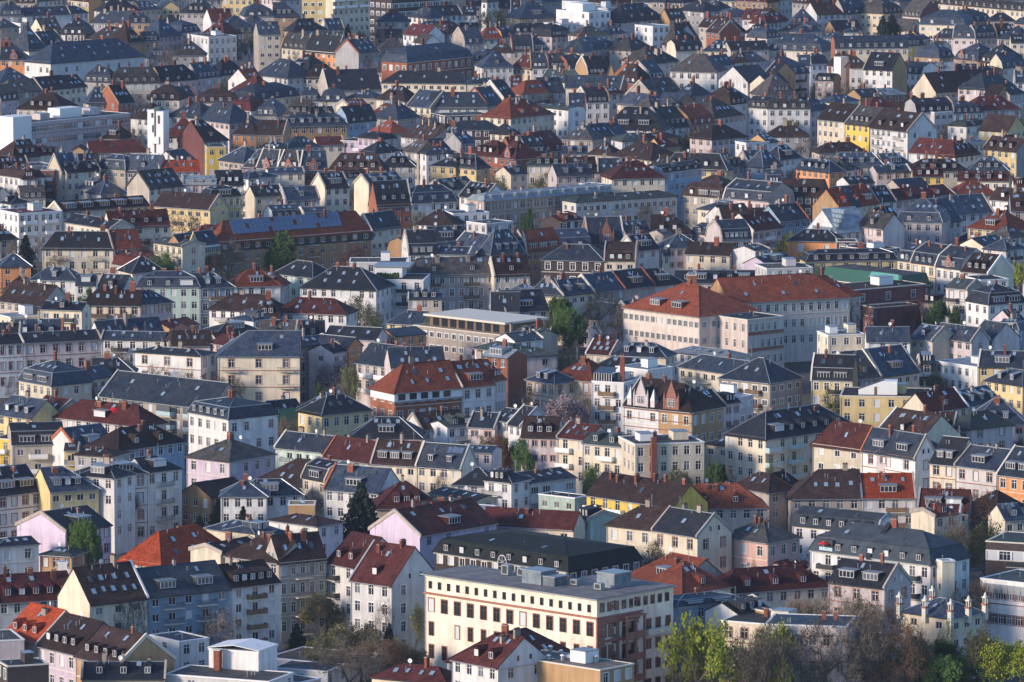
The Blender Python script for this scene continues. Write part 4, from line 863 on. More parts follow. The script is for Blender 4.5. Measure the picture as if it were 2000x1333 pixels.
-15.1 2234.5 47.0 6.3 8.0 14.5 3.2|g s G s4|111101|0|grey house, slate gable roof, behind and left of the long metal mansard block|
82.8 2234.5 30.1 9.2 6.9 14.5 0.0|f g W |111100|0|white building, weathered grey flat roof, left of the bright yellow row house|
-99.6 2233.9 8.1 6.5 12.0 13.0 0.0|f t N w2|313101|0|bright yellow annex with a flat green roof beside the green tree|1
-48.3 2233.6 -42.9 10.2 8.0 16.0 2.1|M d I |210111|0|pink house, dark hipped mansard, behind and right of the pink cubic house|
157.3 2232.3 50.6 11.9 8.0 14.5 1.5|h m C |210101|0|cream house, pale metal hip roof, right of the maroon roofed white gable house|
-69.7 2220.8 23.2 11.5 8.0 14.5 3.1|h s W vL|110101|0|white house, slate hip roof, left of the pink cubic house|
53.2 2220.8 33.1 8.3 8.0 14.5 2.7|hr r T |010001|0|ochre house, dark red tile hip roof, in front and left of the white blank gable|
13.7 2219.4 52.0 12.6 12.0 13.0 6.5|m r R d2 vL|110101|0|crimson mansard with two round dormers between grey roofs|1
45.1 2214.4 -15.7 8.4 8.9 15.0 0.0|f g W b1|010101|0|white building, weathered grey flat roof, behind and right of the long white terrace block|
-80.5 2212.9 -11.8 11.0 8.0 14.5 2.2|h d G |110111|0|grey house, dark hip roof, left of the pink cubic house|
-29.9 2211.8 -36.7 7.5 10.0 14.5 3.0|G s W |010101|0|white house, slate front gabled roof, right of the pink cubic house|
169.4 2207.3 47.1 6.1 11.5 14.5 4.8|g b B d1|010101|0|beige house, brown tile gable roof, right of the maroon roofed white gable house|
-34.1 2205.1 -52.0 10.1 8.5 14.5 3.6|hl g B vR|410100|0|beige house, weathered grey hip roof, right of the pink cubic house|
-41.3 2203.9 38.7 10.7 8.0 14.5 3.1|h d W c1|111101|0|white house, dark hip roof with one chimney, right of the pink cubic house|
110.0 2202.8 15.6 16.6 8.0 14.5 2.8|h b B c3|111101|0|beige house, brown tile hip roof, in front of the bright yellow row house|
8.0 2202.2 25.4 7.8 6.6 14.0 5.7|Mr s W d3 vL|110001|0|white house, slate hipped mansard with three small dormers, behind the long metal mansard block|
-130.3 2201.9 12.8 20.2 8.5 14.5 3.5|hr r B c1|110001|0|beige house, dark red tile hip roof, in front and left of the white concrete tower|
139.4 2201.4 -42.7 19.7 10.5 14.0 4.3|g r W s4|110100|1|white house with a maroon gable roof and three gable windows|1
2.0 2198.8 34.3 5.9 6.6 14.0 5.7|m r R d2|010000|1|red brick house, dark red tile mansard, behind the long metal mansard block|
-23.1 2198.3 22.8 11.5 8.0 14.5 1.8|h s W |314101|0|white house, slate hip roof, right of the pink cubic house|
-143.8 2198.3 0.0 6.6 11.0 14.5 2.1|G b T |110110|0|ochre house, brown tile front gabled roof, in front of the long pale office block|
20.8 2196.1 0.0 8.5 8.2 14.5 2.2|g s W d2 c2|110101|1|white house, slate gable roof, behind and right of the long metal mansard block|
-9.6 2196.0 -43.2 14.6 11.8 14.2 4.3|h r R d3|310101|1|red roofed villa with small blue dormers and a stepped gable|1
-151.8 2195.6 31.5 10.6 9.8 14.5 2.2|hr r C c2|110001|1|cream house, dark red tile hip roof with two chimneys, left of the white concrete tower|
150.7 2195.0 51.6 14.2 6.5 14.5 4.1|h r W |111101|1|white house, dark red tile hip roof, right of the maroon roofed white gable house|
161.5 2194.9 -47.6 15.1 9.0 16.0 3.8|g b Y d3|310141|0|cream yellow house with brown roof and three zinc dormers at right edge|1
29.2 2193.9 -27.8 9.5 8.2 14.5 3.5|h b C c2 s2|110101|1|cream house, brown tile hip roof, in front of the slate house with two wide dormers|
-160.5 2188.9 43.3 11.3 9.8 14.5 4.8|hl b G s3 vL|111100|1|grey house, brown tile hip roof, in front and left of the long pale office block|
-114.2 2186.6 -27.9 9.3 11.0 13.0 3.2|G s W |010101|1|white house, slate front gabled roof, in front of the white concrete tower|
-1.5 2186.0 -52.0 8.9 11.8 14.2 5.2|hr r R x1|110111|1|red brick house, dark red tile hip roof, behind the long metal mansard block|
39.2 2182.9 -52.0 21.2 13.0 14.5 4.7|h b C s2 c1|110101|1|cream house, brown tile hip roof, behind and right of the long white terrace block|
91.6 2181.8 52.0 11.9 7.1 14.5 4.0|h d W D1 s2 vL|310101|1|white house, dark hip roof, in front and left of the bright yellow row house|
-92.1 2172.8 -52.0 13.8 11.5 14.5 4.3|h s B s2|110101|1|beige house, slate hip roof with two skylights, behind the yellow house with glazed attic|
80.7 2162.2 26.1 7.3 9.8 14.2 4.2|g s B s3 vL|010101|1|beige house, slate gable roof, in front and left of the bright yellow row house|
125.9 2159.0 24.5 10.4 7.4 14.5 3.4|hr s T D1|010001|1|ochre house, slate hip roof, in front and left of the maroon roofed white gable house|
84.7 2158.0 52.0 10.2 7.1 14.5 4.8|h s U s2 vL|212101|1|blue grey house, slate hip roof, in front and left of the bright yellow row house|
-37.1 2156.8 0.0 10.8 9.0 14.5 3.8|h d C |310101|1|cream house, dark hip roof, in front and right of the pink cubic house|
11.5 2156.8 0.0 12.9 8.0 14.5 1.9|h t C c2|210101|1|cream house, greenish grey hip roof, behind and right of the long metal mansard block|
112.1 2156.8 0.0 18.3 7.4 14.5 3.8|h s C d4 c1|110100|1|cream house, slate hip roof, in front of the bright yellow row house|
72.8 2155.8 46.1 13.4 9.8 14.2 3.9|h g B s2 vL|210101|1|beige house, weathered grey hip roof, behind and left of the white glass roofed house|
-22.5 2154.7 -27.1 9.4 8.0 14.5 2.2|hl d Y |210110|1|yellow house, dark hip roof, behind and left of the long metal mansard block|
-152.1 2153.8 29.3 8.7 12.0 14.5 0.0|f g C b1|010101|1|cream building, weathered grey flat roof, in front and left of the long pale office block|
-16.2 2152.6 -42.8 12.6 6.5 14.5 3.9|hr d Y s2 c2|110021|1|mid sized yellow house, dark hip roof, behind and left of the long metal mansard block|
-85.2 2150.4 -44.6 6.1 7.1 14.5 5.6|hl s R d2|110100|1|red brick house, slate hip roof, behind and right of the yellow house with glazed attic|
46.5 2148.8 -52.0 7.2 6.5 14.8 3.6|hl b B s2|010100|1|beige house, brown tile hip roof, behind and right of the long white terrace block|
-129.7 2148.6 -35.3 11.0 6.5 14.1 4.4|M s B d2 s1|110130|1|beige house, slate hipped mansard, in front and left of the white concrete tower|
-136.7 2146.5 17.4 7.1 6.5 14.1 4.8|g g B d2 c2 s1 vL|010001|1|beige house, weathered grey gable roof, in front of the long pale office block|
154.3 2146.5 -4.7 13.0 9.3 13.9 4.1|h s C c1|010101|1|cream house, slate hip roof, in front and right of the maroon roofed white gable house|
138.4 2145.2 10.8 19.2 9.3 13.9 3.3|h b C c3|110001|1|cream house, brown tile hip roof, in front of the maroon roofed white gable house|
-79.5 2145.1 -42.4 9.4 7.1 14.5 6.0|g s R x1 d2|010000|1|red brick house, slate gable roof, behind and right of the yellow house with glazed attic|
101.7 2144.1 -34.3 15.1 8.0 14.5 3.0|h g P d2 c1|010111|1|rose grey house, weathered grey hip roof, behind the white glass roofed house|
-119.5 2143.7 -24.0 12.0 6.5 14.1 4.9|g s G d1 c1|110000|1|grey house, slate gable roof with one small dormer, in front of the white concrete tower|
-138.6 2142.8 35.4 12.8 6.5 14.1 2.7|g d C w5|313000|1|cream house, dark gable roof, in front of the long pale office block|
59.1 2142.5 -17.0 21.7 6.5 14.8 4.7|h d Y d5 c3|110011|1|yellow house, dark hip roof, behind and right of the long white terrace block|
-142.8 2142.3 49.9 8.3 6.5 14.1 5.6|g s C s1 vL|313000|1|cream house, slate gable roof with one skylight, in front of the long pale office block|
-107.5 2142.3 9.2 13.2 6.5 14.1 3.2|g o W c3|110001|1|house with a glowing orange tile roof below the white tower|1
123.4 2142.1 12.8 11.4 9.3 13.9 1.6|g s P |112100|1|rose grey house, slate gable roof, in front and right of the bright yellow row house|
97.2 2142.0 -51.2 16.3 6.5 14.5 3.1|hr s O s3|110121|1|peach house, slate hip roof, in front and left of the bright yellow row house|
-72.3 2140.9 -15.9 7.7 7.1 14.5 5.9|g g B x1 d3|010000|1|beige house, weathered grey gable roof, in front and left of the pink cubic house|
-64.1 2140.9 13.2 9.3 6.9 14.5 5.9|g s R x1 s4 d2|210001|1|red brick house, slate gable roof, in front and left of the pink cubic house|
-50.4 2139.8 -13.0 18.8 6.9 14.5 5.1|h b B s5 c1|110111|1|beige house, brown tile hip roof with five skylights, in front of the pink cubic house|
-149.9 2139.0 0.0 4.4 12.0 14.5 0.0|f m R b2 w2|410130|1|red brick building, pale metal flat roof with balconies, behind the white balconied block|
40.3 2138.8 16.6 7.4 9.0 14.5 2.1|g r C c1|010001|1|cream house, dark red tile gable roof, behind and right of the long white terrace block|
32.2 2137.7 0.0 9.1 9.0 14.5 3.7|g s G vL|110000|1|grey house, slate gable roof, behind and right of the long white terrace block|
-160.2 2136.9 23.7 10.5 10.0 14.5 4.2|g b B c1|012101|1|beige house, brown tile gable roof with one chimney, behind the white balconied block|
22.7 2136.7 12.0 10.1 9.0 14.5 4.1|g b C s2 vL|110100|1|cream house, brown tile gable roof with two skylights, behind the long white terrace block|
-136.6 2134.4 -35.3 8.0 8.3 9.3 3.2|h s C d3 c1|110100|1|cream house, slate hip roof, behind and right of the white balconied block|
-72.5 2131.6 10.4 11.6 8.0 14.5 1.3|g s C |210101|1|cream house, slate gable roof, behind and right of the yellow house with glazed attic|
133.7 2129.2 0.0 9.9 8.0 13.6 2.1|g r N |111101|1|golden yellow house, dark red tile gable roof, behind the pale corner house with slate hips|
-160.9 2128.8 -51.7 14.3 8.0 13.5 3.1|M b W s3 f3.4|210011|1|white house, brown tile hipped mansard with three skylights, behind the white balconied block|
2.3 2128.5 38.0 6.8 8.0 14.5 2.2|g s C |212101|1|cream house, slate gable roof, behind the long metal mansard block|
-128.0 2127.0 35.4 9.6 8.5 8.6 3.7|h s P s2 c2|111101|1|rose grey house, slate hip roof, behind and right of the white balconied block|
-49.3 2126.1 27.1 9.1 8.0 13.5 2.1|m b C d4|310101|1|cream house, brown tile mansard with four small dormers, in front of the pink cubic house|
19.9 2124.3 20.5 11.9 8.0 14.5 3.3|g s P d2|111101|1|rose grey house, slate gable roof with two small dormers, behind the long white terrace block|
150.9 2121.8 -7.2 16.4 8.0 13.0 2.5|g r C s4|110111|1|cream house, dark red tile gable roof, behind the cream row with white dormers|
54.7 2121.0 52.0 20.3 8.0 16.3 2.2|m d U d4|410001|1|pale blue white house with tall windows|1
-170.2 2118.3 -51.7 13.7 8.2 8.0 3.4|g s W s2 c1|010121|1|white house, slate gable roof with two skylights, behind and left of the white balconied block|
-79.8 2118.1 43.6 12.0 8.0 14.5 1.8|h s W |114101|1|white house, slate hip roof, behind and right of the yellow house with glazed attic|
-154.0 2113.6 12.2 3.9 8.0 14.5 2.5|h b W s2|111101|1|white house, brown tile hip roof with two skylights, behind the white balconied block|
40.1 2103.8 13.6 17.4 13.0 15.7 4.7|h r C s3 w6|111101|1|cream house with a red pyramid roof behind the long white terrace block|1
83.1 2102.6 0.0 4.5 9.5 14.0 4.0|m s G d3|011101|1|grey house, slate mansard, behind and left of the white glass roofed house|
-151.9 2099.9 12.2 8.0 8.4 9.5 3.6|m g C d3 c1|110101|1|cream house, weathered grey mansard with three small dormers, behind the white balconied block|
110.8 2099.6 26.0 9.3 8.0 14.5 1.7|g d W |111101|1|white house, dark gable roof, behind and right of the white glass roofed house|
-39.9 2097.6 36.9 13.5 8.0 14.5 2.9|g s C vL c3|113101|1|cream house, slate gable roof, in front and right of the pink cubic house|
-89.1 2091.8 6.8 8.5 10.0 14.8 4.0|g d C d3|410001|1|cream house, dark gable roof, behind and right of the yellow house with glazed attic|
29.9 2091.5 50.8 5.2 9.0 14.5 0.0|f m C b1|110101|1|cream building, pale metal flat roof, behind and right of the long white terrace block|
-98.6 2091.3 0.0 10.5 10.0 14.8 2.3|m m P D3|110100|1|rose grey house, pale metal mansard, behind and left of the yellow house with glazed attic|
160.1 2089.5 0.0 3.6 8.0 14.5 2.0|g r W |111101|1|white house, dark red tile gable roof, right of the pale corner house with slate hips|
-108.9 2085.7 47.5 15.0 10.0 14.8 4.9|g g C s7 vL:K|211101|1|cream house with clusters of blue skylights beside a low terrace|1
-16.1 2081.5 52.0 15.5 8.0 14.5 3.0|g t C s5 vL|210101|1|cream house, greenish grey gable roof with five skylights, left of the long metal mansard block|
119.1 2074.6 -52.0 12.9 12.0 14.0 4.0|G s B c2|010101|1|beige house, slate front gabled roof, behind and right of the white glass roofed house|
-54.7 2072.6 28.0 8.5 9.5 16.0 4.0|g d C D1 vL|312101|1|cream house with a big blank gable and a black roof at the upper middle|1
145.0 2069.0 12.6 13.5 10.1 14.0 3.7|h c Y w6|110101|1|yellowish house with a red orange hip roof behind the slate roofs|1
59.5 2061.7 -38.3 15.8 13.0 14.0 6.1|M b B D2 s3 d1|310100|1|dark brown tiled mansard house with wide dormers behind a bush|1
-79.6 2061.7 0.0 3.8 8.0 14.5 3.2|g d W vL|010101|1|white house, dark gable roof, right of the yellow house with glazed attic|
-12.4 2060.7 -44.3 11.2 10.0 14.0 4.0|g d W s4 vL w4|110101|1|white house, dark gable roof with four skylights, left of the long metal mansard block|
128.7 2058.7 41.9 26.3 10.1 14.0 2.8|g r P d2|110001|1|rose grey house, dark red tile gable roof, behind the pale corner house with slate hips|
35.6 2054.9 31.5 37.2 8.0 14.0 1.4|h t W w16 b2 n0 f4 W1|211101|1|long white terrace block with a green grey low roof and balconies|1
-65.0 2054.9 20.5 11.1 8.0 14.0 3.4|g s P |111001|1|rose grey house, slate gable roof, behind the solar panelled roof|
-75.3 2054.9 23.5 9.8 8.0 15.0 2.8|g d C c2|313100|1|cream house, dark gable roof with two chimneys, right of the yellow house with glazed attic|
89.3 2054.9 -17.3 13.1 11.5 15.0 4.6|g b K d4 c1|310101|1|house with a dark clad upper floor and white ground wall|1
10.9 2053.0 38.6 50.0 8.0 15.0 2.1|M m B d10 w18 f4|311101|1|long pale block with a grey metal mansard and slim windows|1
151.7 2052.0 -39.3 9.2 8.0 14.0 3.3|g b W b2 s1|110121|1|white house, brown tile gable roof, right of the pale corner house with slate hips|
72.6 2051.0 -40.2 18.0 13.0 14.0 5.5|m s P d3 s4 vL|110011|1|slate house with green window dormers and two brick chimneys|1
116.0 2048.0 33.9 6.9 10.1 14.0 4.3|g d W s4 vL|110100|1|white house, dark gable roof, left of the pale corner house with slate hips|
-60.2 2042.0 20.5 8.0 8.3 8.2 4.1|m s G s1 c1|010001|1|grey house, slate mansard with one skylight, behind the solar panelled roof|
-69.5 2041.2 23.5 8.9 8.4 9.3 3.7|m s W s3 c1|011100|1|white house, slate mansard with three skylights, behind and left of the solar panelled roof|
-24.1 2040.8 26.4 15.1 6.5 14.5 4.9|M s W d3 c2 vL|110001|1|white house with arched windows and a slate mansard with three dormers|1
-156.0 2037.5 -52.0 6.3 8.0 14.5 1.3|h d W |110111|1|white house, dark hip roof, behind and left of the white balconied block|
106.7 2037.0 52.0 20.7 10.1 14.0 5.2|g o C d2 D1 c2|111101|1|house with a bright orange tile roof and small balcony in it|1
98.6 2036.6 -52.0 11.1 6.6 14.0 5.5|G s W |010111|1|sharp cream white gable with one small window|1
-124.9 2035.8 36.1 32.2 8.0 13.0 2.6|g b C D5 w12|110101|1|long low terrace with five wide flat dormers|1
-88.1 2035.7 22.6 10.1 8.0 16.8 3.0|M d Y D1 w5 f4|210101|1|yellow house with a glazed attic and dark red framed windows|1
-36.2 2035.1 24.4 11.6 6.5 14.5 6.8|g d R d3 vR|311100|1|red brick house with a dark steep roof and three dormers|1
-101.1 2027.6 -32.6 21.1 9.5 14.2 3.9|g b Y |310121|1|yellow gabled house with a brown roof behind a bare tree|1
66.8 2021.3 52.0 12.0 8.0 14.5 1.7|h s C D1|012101|1|cream house, slate hip roof with one wide dormer, left of the white glass roofed house|
-155.2 2019.4 0.0 2.0 8.0 14.5 0.0|f r W |010101|1|white building, dark red tile flat roof, behind and left of the white balconied block|
154.1 2015.7 0.0 4.3 12.0 14.5 4.9|g b G d1|111101|1|grey house, brown tile gable roof, right of the pale corner house with slate hips|
140.1 2013.0 29.9 15.0 12.0 14.0 4.9|g s P s7 c2|210101|1|rose grey house, slate gable roof, right of the pale corner house with slate hips|
-12.4 2012.0 18.9 11.5 9.0 13.9 0.0|f s W n1|210101|1|white building, slate flat roof, in front and left of the long metal mansard block|
79.1 2005.9 -52.0 7.0 9.5 13.5 4.0|g r P s1|010101|1|rose grey house, dark red tile gable roof, left of the white glass roofed house|
-88.2 2004.9 52.0 12.2 8.0 9.0 1.5|g r R |010101|1|red brick house, dark red tile gable roof, left of the solar panelled roof|
-142.8 2003.4 30.8 14.5 14.0 15.0 0.0|f r W b2 n1 w6|412101|1|white terraced block with long balconies at the left edge of the middle|1
61.6 2003.0 -52.0 10.4 11.0 13.7 3.5|G g W |110101|1|white house, weathered grey front gabled roof, behind and left of the orange painted building|
-23.6 2000.7 -17.4 12.2 11.0 11.6 4.1|h b R |110111|1|red brick house, brown tile hip roof, right of the solar panelled roof|
-128.0 1997.0 -52.0 25.0 8.0 12.0 2.1|g d C |110111|1|cream house, dark gable roof, behind the cream house with orange panels|
-112.1 1995.1 22.3 19.2 6.5 12.0 4.3|g r C s1|310001|1|cream house, dark red tile gable roof with one skylight, right of the white balconied block|
70.3 1990.7 14.2 14.8 8.5 13.8 3.4|g b W s2 vL|011100|1|white house, brown tile gable roof, behind and left of the orange painted building|
84.8 1989.6 39.8 11.4 10.5 14.5 4.2|g s U vR:O w4|310101|1|grey blue plastered house with a slate roof left of the white glass house|1
132.0 1987.1 49.4 9.6 12.0 14.4 6.2|g s P s3 vL c1|310101|1|rose grey house, slate gable roof with three skylights, behind the cream row with white dormers|
18.1 1986.1 46.2 10.1 8.0 14.5 1.3|g r K d2|111101|1|dark clad house, dark red tile gable roof, in front of the long white terrace block|
142.5 1979.7 49.4 9.1 8.2 9.5 3.1|h s G s1 c2|011101|1|grey house, slate hip roof, behind and right of the cream row with white dormers|
-3.6 1978.9 42.0 10.8 9.0 14.5 0.0|f t W |111101|1|white building, greenish grey flat roof, in front of the long metal mansard block|
113.8 1974.0 52.0 11.3 6.6 14.6 5.2|hr d P D1|010001|1|rose grey house, dark hip roof, right of the white glass roofed house|
121.1 1970.3 -15.0 14.0 13.0 15.6 6.6|M s P s6 d2|210031|1|pale corner house with a broad slate hip roof and two tiny dormers|1
141.5 1967.4 -43.2 15.6 13.0 14.0 4.9|h c Y D1 s2 b1|110031|1|cream yellow house with a red hip roof and green balconies|1
-149.6 1966.8 35.8 6.0 8.5 11.0 3.1|h b B |213101|1|beige house, brown tile hip roof, in front and left of the white balconied block|
-37.4 1966.3 51.4 13.7 6.5 14.5 4.4|g s C vL|310001|1|cream house, slate gable roof, behind and left of the white house with three blinds|
75.6 1958.1 49.4 14.0 10.5 15.0 4.2|g r P s4 vL w5|210101|1|rose grey house, dark red tile gable roof, behind and left of the orange painted building|
47.1 1957.3 0.0 11.7 10.0 13.8 4.8|hr b K d2|010101|1|dark clad house with a white gabled dormer|1
-26.8 1956.7 51.4 11.8 8.3 9.0 3.7|m d G s3 c1|011101|1|grey house, dark mansard with three skylights, right of the white house with three blinds|
57.1 1956.1 -52.0 12.5 8.0 13.5 2.8|m s P s0|110101|1|rose grey house, slate mansard, left of the orange painted building|
37.3 1955.5 23.7 8.7 10.0 13.8 3.3|g s C d1|110101|1|cream house, slate gable roof with one small dormer, right of the ornate red gable|
91.6 1955.5 -52.0 13.2 13.0 14.9 6.1|G m W X5|010111|1|stepped white house with a steep glass roof|1
105.8 1954.3 -44.7 10.1 9.5 16.0 3.8|g g P s1 c1|210121|1|rose grey house, weathered grey gable roof, right of the white glass roofed house|
46.0 1947.7 29.8 3.5 8.0 14.5 1.0|g s B |011101|1|beige house, slate gable roof, right of the ornate red gable|
-18.8 1944.9 18.3 11.1 9.0 13.0 3.7|g s P s3 D1|010101|1|rose grey house, slate gable roof, right of the white house with three blinds|
-63.5 1944.8 36.6 54.2 6.5 14.5 5.4|h c T S1 b4 w14 f3.4 b3|310100|1|long dark clad block with solar panels on an orange tile roof|1
88.6 1944.0 -13.0 15.5 8.0 13.1 2.8|h d O c1 f4.5 w2|110101|1|orange painted building with red strips around its window|1
148.5 1943.3 52.0 8.2 8.0 14.5 2.8|h g C |110101|1|cream house, weathered grey hip roof, behind and right of the cream row with white dormers|
97.8 1930.6 0.0 6.0 8.0 14.0 0.0|f b K n0|111101|1|narrow dark clad building, brown tile flat roof, right of the orange painted building|
65.5 1930.0 21.6 9.4 11.5 15.0 5.1|m s P d5|111101|1|rose grey house, slate mansard with five small dormers, left of the orange painted building|
27.6 1929.7 9.3 10.6 13.0 14.0 6.8|g s R X6 vL s1|110101|1|slate house with an ornate red sandstone gable and turret pinnacles|1
140.1 1920.9 52.0 12.1 8.0 14.5 2.0|g s C c1|011101|1|cream house, slate gable roof, behind and right of the cream row with white dormers|
-90.3 1920.5 52.0 16.6 6.5 14.5 3.3|g s Y D0 b1 x1 f3.6 c1|310101|1|yellow house with a projecting glazed bay over a balcony|1
-111.6 1919.9 27.4 9.2 6.6 13.8 4.7|g c P d0 s2 vL|110001|1|rose grey house, terracotta tile gable roof, right of the cream house with orange panels|
17.6 1919.8 17.4 11.3 11.5 13.5 5.0|m s R d2 vL|010101|1|red brick house, slate mansard with two small dormers, behind the dark clad house|
-11.7 1919.5 -52.0 17.8 9.0 13.4 3.8|g s P s6|110101|1|mid sized rose grey house, slate gable roof, right of the white house with three blinds|
-17.3 1919.0 26.8 11.2 8.0 12.0 3.0|g s W s3 vL|010100|1|white house, slate gable roof with three skylights, right of the white house with three blinds|
50.0 1918.6 18.9 10.5 9.0 14.0 3.3|h s P s3 c2 w4|212101|1|rose grey house, slate hip roof with three skylights, right of the ornate red gable|
-125.9 1918.2 -2.4 20.6 6.6 13.8 4.3|hl d C s3 c2 b1 f3.6 w6|210100|1|cream apartment house with orange window panels and a dark hip roof|1
-99.7 1916.4 -52.0 14.7 8.0 15.0 1.2|g t C |310131|1|cream house, greenish grey gable roof, right of the cream house with orange panels|
39.2 1912.7 36.8 8.4 9.0 14.0 3.7|g d W D1 vL w2|210101|1|white house with a dark dormer and a large ochre side gable|1
-111.5 1912.0 -52.0 14.0 8.4 9.1 3.7|m r G s2 c2|110001|1|grey house, dark red tile mansard with two skylights, behind the plain white slate house|
145.3 1909.0 48.1 9.1 8.0 14.5 2.7|h s P |411101|1|rose grey house, slate hip roof, right of the cream row with white dormers|
56.3 1908.3 -21.4 13.7 8.0 13.0 2.9|g b C s1 w4|210120|1|small cream and white cubic house with brown roof near a tall brick wall|1
99.4 1906.6 -52.0 14.5 10.0 14.8 0.0|f b K n1 w2|010121|1|dark clad building, brown tile flat roof, right of the orange painted building|
72.1 1905.7 52.0 7.0 8.0 14.5 1.2|g s W |112101|1|white house, slate gable roof, left of the orange painted building|
9.0 1903.3 42.7 13.6 6.8 14.8 5.7|m c T D3 vL|310001|1|ochre brick house with a red tile mansard and three white windows|1
157.0 1900.7 48.1 9.4 9.2 8.5 4.4|G d W s3 c2|012101|1|white house, dark front gabled roof, right of the cream row with white dormers|
0.2 1897.5 18.0 8.1 6.8 14.8 5.2|m s W d1 s1|010100|1|white house, slate mansard with one small dormer, left of the dark clad house|
-104.3 1896.6 27.4 10.1 9.4 9.4 3.8|h d C s2 c1|111101|1|cream house, dark hip roof, in front and right of the cream house with orange panels|
77.1 1896.0 52.0 13.9 8.0 12.0 1.9|g s I D1|011101|1|violet side gabled house with roof plants|1
-1.1 1892.9 32.9 12.2 6.8 14.8 6.7|h s P d3|111100|1|rose grey house, slate hip roof with three small dormers, left of the dark clad house|
44.2 1892.3 0.0 2.0 8.0 14.5 1.4|g s C |110101|1|cream house, slate gable roof, in front and right of the ornate red gable|
97.2 1891.5 10.6 26.7 8.0 13.0 2.9|M d Y D1 d6 w8|210101|1|yellow apartment house with a black mansard and corner balcony|1
-25.5 1888.1 11.5 8.3 10.5 15.2 6.4|m d W D3 s1 vL|111101|1|tall white house with blank gable and three white shuttered dormers|1
-16.9 1888.1 -10.4 9.2 10.5 15.2 1.6|g s W |110111|1|white house, slate gable roof, right of the white house with three blinds|
-141.7 1887.6 10.7 8.8 8.0 12.0 3.1|h s O w2|213101|1|peach house, slate hip roof, in front and left of the cream house with orange panels|
17.3 1884.9 -12.9 18.3 10.8 14.0 3.8|h s K c2 f4 w5|210100|1|slate clad dark house with white framed windows and a pale slate roof|1
30.7 1882.4 -5.2 8.9 10.8 14.0 4.7|m b C d3 vL|110011|1|cream house with a brown mansard of three small dormers, orange firewall at its left|1
78.9 1878.5 13.7 13.6 13.0 12.2 0.0|f g W w5 b1 n1|111101|1|white building, weathered grey flat roof, in front and left of the orange painted building|
-138.3 1873.1 10.7 8.6 9.4 6.3 4.1|h r T d2 c2|010101|1|ochre house, dark red tile hip roof, behind and left of the plain white slate house|
110.9 1869.1 -47.3 5.5 11.5 15.4 4.3|m s C d2 c1|210101|1|cream house, slate mansard with two small dormers, left of the cream row with white dormers|
-37.8 1868.2 0.0 16.3 12.0 15.0 0.0|f g W n1 w4 D0|110101|1|white building, weathered grey flat roof, behind and right of the white villa|
99.7 1863.0 -47.3 8.0 9.4 10.2 3.5|G s C d3 c2|010101|1|cream house, slate front gabled roof with three small dormers, behind the green metal box|
115.8 1861.9 -52.0 10.1 11.5 15.4 5.2|m s C d3 c2 vL f4|210101|1|cream row house with three white dormers in the row above the white block|1
122.1 1851.0 -52.0 10.5 11.5 15.4 5.6|m s W x1 d2 c2 vL f4|210100|1|white row house with a small red sandstone gable|1
97.4 1849.0 -48.3 31.3 12.0 11.1 0.0|f t t X10 w0|010111|1|theatre like box with a green metal upper storey|1
-61.1 1847.5 -44.4 15.8 9.0 14.0 3.4|h d M s2|210101|1|pale green cube house with a dark pyramid roof|1
56.8 1846.9 0.0 22.2 8.0 12.0 2.8|g d P s2 D2 c2 d3|110101|1|rose grey house, dark gable roof, behind and right of the orange roofed school|
-127.9 1844.5 -13.3 13.6 8.0 13.0 3.0|h s W d0 c1|210101|1|white house, slate hip roof, in front and left of the cream house with orange panels|
128.9 1842.3 -41.8 9.5 11.5 15.4 4.5|g b C d3 vR:W|110021|1|cream row house with a brown roof and large lilac firewall gable|1
0.0 1842.1 17.5 10.5 6.5 14.9 4.3|g b C s3 vL|212001|1|cream house, brown tile gable roof, in front and left of the dark clad house|
-16.7 1840.5 14.6 25.0 6.5 14.9 4.3|hl g B s8 c2 d2 b3 f3.6|310100|1|beige tenement with tall windows and worn slate roof near the centre|1
-67.9 1836.8 -12.2 7.3 10.0 12.0 3.7|h c W D1|010111|1|white house, terracotta tile hip roof with one wide dormer, left of the white villa|
-111.4 1829.9 -21.9 8.2 9.0 12.0 3.6|g d W s3 vL|010111|1|white house, dark gable roof with three skylights, behind the plain white slate house|
133.5 1829.0 21.1 8.6 11.0 14.6 0.0|f d W b3|110101|1|white building, dark flat roof, in front and right of the cream row with white dormers|
4.6 1828.8 17.5 10.8 8.8 9.8 3.2|h s B D1 c1|010101|1|beige house, slate hip roof, in front and left of the dark clad house|
43.4 1826.5 37.3 10.2 9.9 14.0 3.8|hr d W D1|010001|1|white house, dark hip roof, behind and left of the orange roofed school|
114.7 1823.6 -52.0 6.5 8.0 9.0 1.5|g d B |210121|1|beige house, dark gable roof, right of the green metal box|
103.7 1822.7 35.0 26.7 14.0 13.2 0.0|f b r w3 f4.5 n1|210101|1|brick red windowless block below the green metal box|1
-31.6 1822.5 -6.1 14.6 15.0 15.3 0.0|f g W b3 n0 w4 f3.6 X7|310111|1|modern white block with hedge on its terrace and dark balconies|1
35.1 1819.2 44.9 11.9 9.9 14.0 4.2|g d B s1 D1 vR:O|010000|1|beige house, dark gable roof, behind and left of the orange roofed school|
-117.3 1819.1 0.0 5.6 8.0 14.5 2.4|g s W D1|210111|1|white house, slate gable roof, in front of the cream house with orange panels|
-70.1 1819.0 13.6 13.0 9.0 14.3 3.8|h c W D1 s1 b1|110001|1|white house with an orange hip roof and gabled bay|1
49.5 1818.9 0.0 2.5 4.0 17.0 0.0|f R R w0 n0|110101|1|red brick building, red felt flat roof, behind the orange roofed school|
-81.1 1815.9 18.1 9.8 9.0 14.3 3.4|hr s U c2 f3.8 vL|310000|1|blue grey house, slate hip roof, behind and right of the plain white slate house|
